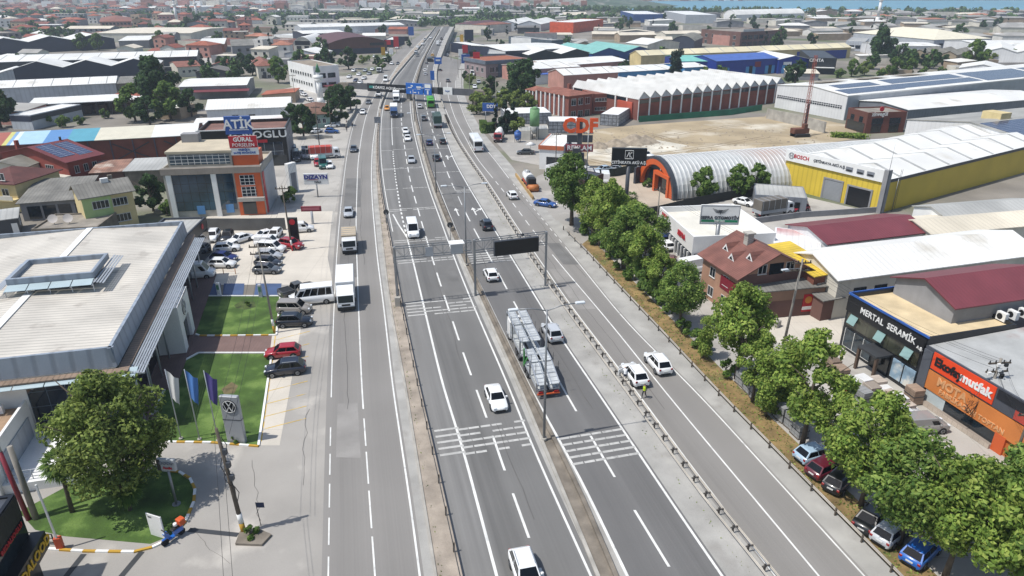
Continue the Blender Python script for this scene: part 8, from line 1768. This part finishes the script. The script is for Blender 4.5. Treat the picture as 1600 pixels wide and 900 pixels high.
PK=[('suv',WH,334,374,(322,392),'white off-roader parked by the annex wall of the dealership car park'),('hatch',BK,356,374,(350,385),'black car parked beside the white off-roader'),('sedan',WH,376,378,(350,386),'white saloon in the far row of the dealership car park, left one'),('sedan',WH,414,372,(396,377),'white saloon in the far row of the dealership car park, right one'),('hatch',WH,355,392,(380,390),'white hatchback at the head of the left row in the car park'),('hatch','#1c2a66',351,407,(376,408),'deep blue car in the left row of the car park'),('hatch',WH,348,417,(374,417),'white hatchback at the end of the left row in the car park'),('minivan_panel',WH,420,384,(440,384),'white panel van at the top of the right hand parking row'),('minivan',WH,426,393,(446,394),'white people carrier second in the right hand parking row'),('hatch',SI,421,404,(440,404),'silver hatchback third in the right hand parking row'),('hatch','#2a2f38',420,415,(440,416),'dark hatchback fourth in the right hand parking row'),('hatch','#565b61',418,426,(440,426),'grey hatchback at the end of the right hand parking row'),('suv',RD,455,387,(472,390),'red sport utility car beside the black pylon sign'),('minivan_panel',WH,471,362,(495,360),'white delivery van by the dark red sign board'),('hatch',WH,430,371,(424,377),'small white car squeezed behind the people carrier')]
for k,c,x,y,h,l in PK:place(k,c,x,y,h,l,'van' if 'panel' in k else 'car',name='delivery_van' if 'panel' in k else 'parked_car')
place('van_panel',WH,306,434,(333,432),'white delivery van parked against the dealership front','van',name='delivery_van')
place('pickup','#4b4a48',466,459,(490,452),'dark grey pickup truck beside the white minibus','pickup truck',name='pickup_truck');place('van',WH,488,473,(460,476),'white minibus parked by the upper lawn','minibus',name='minibus',scale=1.08);place('minivan','#8f8a84',461,488,(484,488),'silver brown people carrier parked by the upper lawn');place('suv','#171b26',461,508,(484,507),'navy black off-roader parked at the lawn corner');place('hatch',RD,443,556,(418,558),'red hatchback parked by the paved path');place('suv','#1b2030',447,583,(420,586),'dark blue off-roader parked below the red hatchback')
for i,(k,c,x,y,h,l)in enumerate((('hatch',RD,473,208,(480,208),'dark red car parked by the black office block'),('sedan',WH,493,208,(480,210),'white car parked between the red and the blue one'),('hatch',BL_,519,208,(530,208),'blue car parked at the end of the row by the trees'),('sedan',WH,519,199,(508,200),'white saloon behind the blue parked car'))):place(k,c,x,y,h,l)
SC=[(459,243,DB,'van_panel','navy van'),(463,250,'#1d232b','van_panel','black van'),(470,246,'#3f2f3b','hatch','plum car'),(478,246,'#7a7d86','van_panel','grey van'),(484,246,'#8a8d90','van_panel','silver van'),(491,247,WH,'van_panel','pale van'),(497,258,RD,'hatch','dark red car'),(505,261,'#1f5a52','van_panel','dark green van'),(515,262,WH,'hatch','white car at the end')]
for i,(x,y,c,k,l)in enumerate(SC):place(k,c,x,y,(x+2,y+9),f'{l} in the tight scrapyard row left of the service road','van' if 'van' in k else 'car','vehicles in the scrapyard')
place('lorry_red',None,508,247,(525,246),'red and white box lorry behind the scrapyard row','lorry',name='lorry',maker=lambda:box_truck(7.5,2.2,paint(WH),mat('red_white_box','#b94638',.6,var=.1),'tarp'))
for i,(x,y,c)in enumerate(((553,112,WH),(561,118,WH),(569,124,'#d9d9da'),(577,117,'#8b8f95'),(546,122,WH),(556,128,'#2a3450'),(582,110,WH),(571,112,'#9aa0a6'),(538,133,'#c9cbcd'),(563,131,WH))):place('hatch' if i%2 else 'sedan',c,x,y,(x-6,y+3),f"{'white' if c == WH else ('dark blue' if c == '#2a3450' else 'silver')} car in the packed lot left of the footbridge, {ORD[i]}",group='cars in the packed lot left of the footbridge')
for i,(x,y,c)in enumerate(((475,150,WH),(470,146,SI),(484,158,WH),(490,165,SI),(500,168,WH),(505,172,GR))):place('sedan',c,x,y,(x-10,y-3),f"{['white','silver','white','silver','white','grey'][i]} car along the foot of the white factory, {ORD[i]} from its far end",group='cars along the white factory')
place('lorry_cab1',None,593,113,(587,122),'white lorry tractor parked above the packed lot','lorry',name='lorry',maker=lambda:box_truck(6,.6,paint(WH),steeld,'flat'));place('lorry_cab2',None,602,96,(597,104),'second white lorry tractor parked by the brown showroom','lorry',name='lorry',maker=lambda:box_truck(6,.5,paint(WH),steeld,'flat'))
RC=[('hatch',RD,1046,412,(1050,395),'red car half hidden behind the tree row'),('van_panel',WH,1085,425,(1110,420),'white van beside the tiled house'),('sedan',BL_,852,322,(880,326),'blue car turning in at the head of the tree row'),('sedan',WH,1162,320,(1178,324),'white saloon in the yard before the arched showroom'),('hatch',RD,1248,330,(1236,332),'red hatchback before the yellow warehouse doors'),('van_panel',WH,930,284,(929,278),'left of two white vans behind the broad dark tree'),('van_panel',WH,945,284,(944,278),'right of two white vans behind the broad dark tree'),('sedan','#3a3d3e',821,241,(800,241),'dark saloon parked before the white studio'),('sedan','#9fb0bd',943,268,(925,270),'pale blue car behind the dark green screen fence, left one'),('sedan',SI,964,267,(985,268),'pale silver car behind the dark green screen fence, right one'),('suv',WH,1008,246,(1030,250),'white car on the bare plot behind the black mast sign'),('hatch',WH,1040,388,(1030,380),'white car parked along the glass front of the white shop'),('hatch',DB,1034,378,(1024,370),'dark blue car parked along the glass front of the white shop'),
 ('hatch','#9db4c6',1273,716,(1300,708),'light blue hatchback under the trees before the tile shop'),('hatch','#5a1a28',1290,738,(1312,728),'maroon car beside the light blue hatchback'),('hatch','#15171a',1312,757,(1328,742),'black car beside the maroon one'),('sedan','#17181a',1362,815,(1376,800),'black car in the shade of the dense tree'),('hatch','#b4b7ba',1392,838,(1412,822),'silver car in the shade of the dense tree'),('hatch','#1e5fb0',1437,868,(1455,850),'bright blue car under the lowest trees'),('minivan_panel','#8c8c8a',1442,672,(1470,670),'grey van parked before the furniture store'),('hatch','#c9ced2',1412,656,(1440,650),'silver car behind the grey van'),('hatch',WH,1330,608,(1350,600),'white car between stacks of tiles before the tile shop')]
for k,c,x,y,h,l in RC:place(k,c,x,y,h,l,'van' if 'panel' in k else 'car',name='delivery_van' if 'panel' in k else 'parked_car')
for i,(x,y,c,k)in enumerate(((742,138,WH,'hatch'),(748,130,SI,'hatch'),(752,146,'#a34a44','hatch'),(738,118,WH,'van_panel'),(733,108,WH,'hatch'),(737,98,GR,'hatch'),(726,92,WH,'van_panel'),(724,84,'#b9bcc0','hatch'),(716,76,WH,'hatch'),(714,68,GR,'hatch'),(780,150,WH,'hatch'),(604,84,WH,'hatch'),(612,80,SI,'hatch'),(620,76,WH,'van_panel'),(627,70,'#b03a34','hatch'),(634,64,WH,'hatch'),(585,90,WH,'hatch'))):place(k,c,x,y,(x+1,y+8),f"small {dict([(WH,'white'),(SI,'silver'),(GR,'grey')]).get(c,'reddish' if c in ('#a34a44','#b03a34') else 'pale grey')} {'van' if 'van' in k else 'car'} {'right' if x > 660 else 'left'} of the flyover, {ORD[(10-i) % 10] if i < 11 else ORD[i-11]} there",group='small parked cars beside the flyover')
place('lorry_white_small',None,742,158,(745,150),'white box lorry parked at the right end of the footbridge','lorry',name='lorry',maker=lambda:box_truck(7,2.6,paint(WH),whbox,'box'));place('mixer',None,780,219,(775,228),'red cabbed lorry with white cement drum by the studio yard','cement mixer',name='cement_mixer',maker=lambda:mixer())
def carrier(px_f,px_r,label):
    a,c=G(*px_f),G(*px_r);d=(a-c);yaw=atan2(d.y,d.x);Ln=d.length;rt=thing('car_carrier',label,'car carrier',(a+c)/2,yaw);x1=Ln/2;hw=1.22
    mb=MB();P=[(x1-2.1,.55),(x1,.55),(x1,1.5),(x1-.25,2.75),(x1-2.1,2.75)];n=len(P);vs=[(x,-hw,z)for x,z in P]+[(x,hw,z)for x,z in P]
    mb.add(vs,[tuple(range(n)),tuple(range(2*n-1,n-1,-1))]+[(i,(i+1)%n,n+(i+1)%n,n+i)for i in range(n)]);mb.build('cab',paint('#e6e7e7'),rt)
    m_=MB();m_.box(x1-.16,x1+.0,-1.1,1.1,1.6,2.5);m_.build('windscreen',carglass,rt)
    deckm=mat('ramp_grating','#b9bdbe',.5,metal=.1,var=.12,vs=1.2,grid=(.55,2.2,.09,'#83878a'))
    def deck(x0,x1_,z0,z1_,name='deck'):
        w_=hw*.95;q=MB()
        for y0_,y1_ in ((-w_,-.14),(.14,w_)):q.add([(x0,y0_,z0),(x1_,y0_,z1_),(x1_,y1_,z1_),(x0,y1_,z0),(x0,y0_,z0+.1),(x1_,y0_,z1_+.1),(x1_,y1_,z1_+.1),(x0,y1_,z0+.1)],[(3,2,1,0),(4,5,6,7),(0,1,5,4),(1,2,6,5),(2,3,7,6),(3,0,4,7)])
        for s in (-1,1):q.bar((x0,s*w_,z0+.12),(x1_,s*w_,z1_+.12),.1,.22,1);q.bar((x0,s*.3,z0+.14),(x1_,s*.3,z1_+.14),.08,.08,1)
        k=int(abs(x1_-x0)/1.9)
        for i in range(k):x=x0+(x1_-x0)*(i+.5)/k;z=z0+(z1_-z0)*(i+.5)/k;q.bar((x,-w_,z+.13),(x,w_,z+.13),.06,.06,1)
        q.build(name,[deckm,alu],rt)
    xm=x1-7.6
    deck(x1-.2,x1-3.4,3.2,3.0);deck(x1-3.5,xm+.3,2.9,2.75);deck(x1-2.3,xm,1.15,1.05,'lower_deck');deck(xm-1.5,-x1+3.2,2.75,2.6);deck(-x1+3.1,-x1,2.5,1.6,'tail_deck');deck(xm-1.2,-x1+.2,1.0,.9,'lower_deck')
    MB().box(-x1+.2,xm-1,-.5,.5,.55,.85).box(xm,x1-2.1,-.5,.5,.55,.85).build('chassis',steeld,rt)
    gm=mat('carrier_green','#3f9a4a',.5)
    for x,z in ((x1-.3,3.2),(x1-3.4,3.1),(xm+.4,2.9),(xm-1.6,3.0),(-x1+6,2.8),(-x1+3.2,2.7),(-x1+.3,1.8)):
        for s in (-1,1):MB().box(x-.09,x+.09,s*hw-.07,s*hw+.07,.8,z).build('deck_post',gm if (x==xm-1.6)else steel,rt)
    for i in range(8):
        for s in (-1,1):x=x1-.8-i*(Ln-1.6)/7;MB().cyl((x,s*hw,2.7),(x,s*hw,3.9),.025,n=5).build('stake',plast,rt)
    for s in (-1,1):
        for x in (x1-1.1,xm+1.2,xm+2.4,-x1+4.6,-x1+5.8):add_wheel(rt,x,s*(hw-.16),.48,.3)
        MB().box(-x1-.06,-x1+.06,s*.85-.25,s*.85+.25,.62,.85).build('tail_light',lampr,rt);MB().bar((xm-1.5,s*hw,.9),(xm-3.0,s*hw,2.6),.12).build('lift_ram',gm,rt)
    MB().box(-x1-.1,-x1+.15,-hw,hw,.5,.62).build('rear_bumper',mat('bumper_orange','#b5532c',.5),rt)
    MB().cyl((x1-1.4,-1.0,3.0),(x1-1.4,1.0,3.0),.18,n=10).build('air_tank',white,rt)
carrier((806,522),(857,622),'white and grey car carrier with empty double deck ramps on the outgoing lanes')
p=G(830,300);d=G(824,283)-G(840,303);rt=thing('road_roller','road machine with white tank and orange drum parked at the end of the guard rail','road machine',G(828,293),atan2(d.y,d.x))
MB().cyl((-.3,0,1.9),(4.0,0,2.0),1.05,.95,18).build('white_tank',white,rt);MB().bbox(-.6,4.2,-.9,.9,.5,1.1,.05).build('chassis',mat('machine_red','#9a4230',.6,var=.15),rt);MB().bbox(-2.2,-.7,-.9,.9,.9,2.5,.08).build('engine_cab',plast,rt)
MB().cyl((-3.2,-1.1,.75),(-3.2,1.1,.75),.75,n=20).build('orange_drum',mat('drum_orange','#b9713a',.6,var=.1),rt);MB().box(-3.4,-2.0,-1.25,-1.12,.6,.95).box(-3.4,-2.0,1.12,1.25,.6,.95).box(-2.3,-2.0,-1.12,1.12,.6,.95).build('yoke',mat('machine_red','#9a4230'),rt)
for s in (-1,1):
    for x in (3.3,.6,-1.4):add_wheel(rt,x,s*1.0,.5,.3)
MB().cyl((1.5,0,2.95),(1.5,0,3.3),.35,n=12).build('tank_hatch',steel,rt);MB().bar((0,.6,2.9),(3.6,.6,2.95),.05).bar((0,.6,3.3),(3.6,.6,3.35),.05).build('tank_rail',steel,rt)
rt=thing('road_barrier','yellow brown barrier strip where the side road joins the right service road','barrier',G(806,275));e=G(833,312)-G(806,275);MB().bar(Vector((0,0,.35)),e+Vector((0,0,.35)),.3,.7).build('barrier',mat('ochre_barrier','#a98a58',.8,var=.15),rt)
d=G(286,826)-G(262,843);rt=thing('scooter','blue scooter with orange box parked by the white notice board','scooter',G(272,843),atan2(d.y,d.x)+pi);rt.scale=(1.15,)*3
sb=paint('#2463b5')
for x in (-.62,.62):o=MB().cyl((0,-.07,0),(0,.07,0),.26,n=16).build('wheel',tyre,rt);o.location=(x,0,.26)
mb=MB().bbox(-.75,-.05,-.17,.17,.42,.78,.06);mb.bbox(-.1,.35,-.15,.15,.28,.38,.03);mb.bar((.3,0,.3),(.52,0,1.0),.3,.1);mb.build('body',sb,rt)
MB().bbox(-.6,.05,-.15,.15,.78,.88,.04).build('seat',plast,rt);MB().bbox(-.95,-.5,-.25,.25,.85,1.3,.04).build('top_box',mat('box_orange','#cf5a2a',.5),rt);MB().bar((.5,-.34,1.08),(.5,.34,1.08),.05).build('handlebar',plast,rt);MB().cyl((.56,0,.95),(.62,0,.95),.09,n=10).build('headlight',lampw,rt);MB().bbox(.45,.8,-.08,.08,.5,.58,.03).build('front_fender',sb,rt);MB().cyl((-.3,0,1.0),(-.3,0,1.18),.14,.12,10).build('helmet',white,rt)
def pallet(px,py,w,d,h,rz,label,m,group='pallets before the tile shop'):
    rt=thing('tile_pallet',label,'pallet',G(px,py),rz,group);mb=MB()
    for i in range(3):mb.box(-w/2,w/2,-d/2+i*(d-.12)/2,-d/2+.12+i*(d-.12)/2,0,.1)
    mb.box(-w/2,w/2,-d/2,d/2,.1,.14);mb.build('pallet_base',wood,rt);MB().bbox(-w/2+.03,w/2-.03,-d/2+.03,d/2-.03,.14,h,.03).build('stack',m,rt)
    MB().box(-w/2-.0,w/2+.0,-d/2-.0,d/2+.0,h*.55,h*.6).build('strap',steeld,rt)
tl=[mat('boxed_tiles','#b7aca0',.8,var=.1,vs=1,grid=(.4,.12,.03,'#8b8177','xz')),mat('white_wrap','#d4d4d2',.5,var=.08),mat('brown_boxes','#9b8674',.8,var=.12,vs=1,grid=(.5,.3,.04,'#6f6054','xz')),mat('grey_blocks','#8f9090',.85,var=.12,grid=(.5,.4,.05,'#666868','xz'))]
yv=YB.yaw if False else TS.yaw;r=random.Random(4);words=['buff boxed','white wrapped','brown boxed','grey block']
spots=[(1300,575,2),(1312,590,2),(1302,600,0),(1345,612,1),(1358,622,0),(1368,610,0),(1378,618,1),(1390,628,0),(1385,640,2),(1400,640,1),(1412,645,0),(1345,630,3),(1425,628,2)]
for i,(x,y,k)in enumerate(spots):pallet(x,y,1.5,1.3,r.uniform(1.0,1.9),yv+r.uniform(-.1,.1),f'{words[k]} pallet stack before the tile shop, {["first","second","third","fourth","fifth","sixth","seventh","eighth","ninth","tenth","eleventh","twelfth","thirteenth"][i]} from the left',tl[k])
for i,(x,y)in enumerate(((1160,600),(1172,612),(1183,625),(1200,632),(1212,645),(1222,655),(1238,668),(1232,645),(1248,680),(1190,608))):pallet(x,y,1.4,1.2,r.uniform(1.0,1.8),yv+r.uniform(-.1,.1),f'grey block pallet under the roadside trees, {ORD[i].replace("nearest","in line")} counting from the far end' if i else 'grey block pallet under the roadside trees, farthest of the line',tl[3],'block pallets under the roadside trees')
for i,(x,y)in enumerate(((1190,503),(1207,508),(1140,505))):o=MB().bbox(-.9,.9,-.5,.5,0,.9,.08).build('concrete_block',conc);o.location=G(x,y);o.rotation_euler=(0,0,yv+.4*i);tag(o,['left of two rough concrete blocks before the brown workshop','right of two rough concrete blocks before the brown workshop','concrete block beside the bright crowned tree'][i],'concrete block')
rt=thing('parasol','white parasol beside the white studio','parasol',G(829,238));MB().cyl((0,0,0),(0,0,2.3),.04).build('pole',steel,rt);MB().cyl((0,0,2.0),(0,0,2.7),1.5,.05,10).build('canopy',white,rt)
for i,(x,y)in enumerate(((1005,352),(1016,350))):o=MB().bbox(-.6,.6,-.5,.5,0,1.2,.06).build('waste_bin',[mgrey,dgrey][i]);o.location=G(962+i*12,340);tag(o,['pale bin at the black fence below the mast sign','dark bin at the black fence below the mast sign'][i],'bin')
vs=[];fs=[];r=random.Random(9)
def weed(p,s):
    d=Vector((r.gauss(0,1),r.gauss(0,1),1.2)).normalized();t1=d.orthogonal().normalized();t1=Matrix.Rotation(r.uniform(0,6.28),3,d)@ t1;t2=d.cross(t1);o=len(vs);vs.extend([p-t1*s,p+t2*s*.5,p+t1*s,p-t2*s*.5]);fs.append((o,o+1,o+2,o+3))
for i in range(2600):
    y=20+r.random()**1.5*85;x=L['g4'].x(y)+.7+r.random()*2.6;weed(Vector((x,y,.03)),r.uniform(.06,.2))
for i in range(500):
    y=20+r.random()*120;k=r.choice((0,1));x=(L['b'].x(y)-.9-r.random()*.4)if k else (L['s3'].x(y)+.3+r.random()*.3);weed(Vector((x,y,.05)),r.uniform(.04,.12))
me=bpy.data.meshes.new('weeds');me.from_pydata([tuple(v)for v in vs],[],fs);me.materials.append(leaf_o);o=bpy.data.objects.new('weeds',me);C.objects.link(o);tag(o,kind='stuff')
rut=mat('wheel_rut','#8d7d66',.98,var=.2,vs=.6,fine=.1);r=random.Random(77)
for pts in (((930,238),(1000,246),(1090,232),(1200,214),(1300,208)),((940,225),(1040,212),(1120,200),(1190,192)),((1000,205),(1060,222),(1150,226),(1240,222)),((920,250),(980,262),(1040,262),(1120,250))):
    P=pxs(pts,.02);Q_=[]
    for i in range(len(P)-1):Q_+=[P[i].lerp(P[i+1],t/5)+Vector((r.uniform(-.4,.4),r.uniform(-.4,.4),0))for t in range(5)]
    for s_ in (-.9,.9):
        mb=MB()
        for i in range(len(Q_)-1):
            e=(Q_[i+1]-Q_[i]).normalized();n_=Vector((-e.y,e.x,0));mb.quad(Q_[i]+n_*(s_-.2),Q_[i]+n_*(s_+.2),Q_[i+1]+n_*(s_+.2),Q_[i+1]+n_*(s_-.2))
        struct(mb.build('wheel_rut',rut,fix=False))
mb=MB()
for i in range(420):
    c=G(r.uniform(925,1300),r.uniform(198,258));
    if c.x<24 or inside(c.x,c.y,1.5):continue
    k=r.uniform(.12,.55);vs_=[c+Vector((r.uniform(.5,1)*k*cos(a),r.uniform(.5,1)*k*sin(a),.0))for a in (0,1.3,2.6,3.9,5.2)]+[c+Vector((0,0,k*.7))]
    mb.add(vs_,[(j,(j+1)%5,5)for j in range(5)])
tag(mb.build('rubble',mat('grey_spoil','#9b8f7e'),fix=False),kind='stuff')
r=random.Random(31);tb=MB()
for i in range(1500):
    if i<1150:x,y=r.uniform(-1150,130),1290+600*r.random()**1.3
    else:x,y=r.uniform(60,620),r.uniform(1950,2080)
    z=max(-.5,hz(x,y))-.5;w_,d_,h_=r.uniform(8,22),r.uniform(8,14),r.uniform(5,14)
    if i>= 1150:z=0
    tb.box(x-w_/2,x+w_/2,y-d_/2,y+d_/2,z,z+h_+.5,r.choice((0,0,1,2,3)))
tag(tb.build('distant_town',[creamw,white,pinkr,far_tile[2]],fix=False),kind='stuff')
sc=[('red',red),('white',white),('blue',bluep),('black',black),('yellow',kerb_y),('navy',navy)]
for i,(x,y)in enumerate(((612,92),(620,84),(628,76),(600,98),(636,70),(643,64),(720,100),(727,94),(731,86),(722,80),(738,104),(728,112),(716,72),(745,116))):
    w_,m_=sc[(i*5+1)%6];b=board_sign('shop_sign',f"{w_} shop sign on a post {'left' if x < 660 else 'right'} of the flyover, {ORD[i if i < 6 else i-6]} of that side",(x,y),2.2+(i%3),3.2+(i*7%4),2.5+(i%2)*1.5,R(8),m_,.12,1,.3,group='shop signs beside the flyover')
for i,(x,y,k,s_)in enumerate(((590,104,'mid1',.8),(598,110,'mid0',.7),(607,100,'mid1',.7),(575,96,'bush',1.5),(566,100,'mid2',.7),(640,74,'mid1',.7),(728,126,'mid1',.6),(736,132,'mid2',.7),(748,110,'mid1',.7),(741,92,'mid1',.7),(752,100,'mid0',.6),(733,76,'mid1',.8))):tree(k,G(x,y),s_,f"{'dark' if k == 'mid1' else ('olive' if k == 'mid2' else 'light green')} {'shrub' if k == 'bush' else 'tree'} at the roadside {'left' if x < 660 else 'right'} of the flyover, {ORD[i if i < 6 else i-6]} of that side",'tree',group='roadside trees by the flyover')
hm=bpy.data.materials.new('haze');hm.use_nodes=True;n=hm.node_tree.nodes;l=hm.node_tree.links;n.remove(n['Principled BSDF']);v=n.new('ShaderNodeVolumePrincipled');v.inputs['Density'].default_value=HAZE_D;v.inputs['Color'].default_value=(.72,.82,.95,1);v.inputs['Anisotropy'].default_value=.2;l.new(v.outputs[0],n['Material Output'].inputs['Volume'])
o=MB().box(-1600,1600,-80,2320,-1.2,92).build('haze',hm);tag(o,kind='stuff')
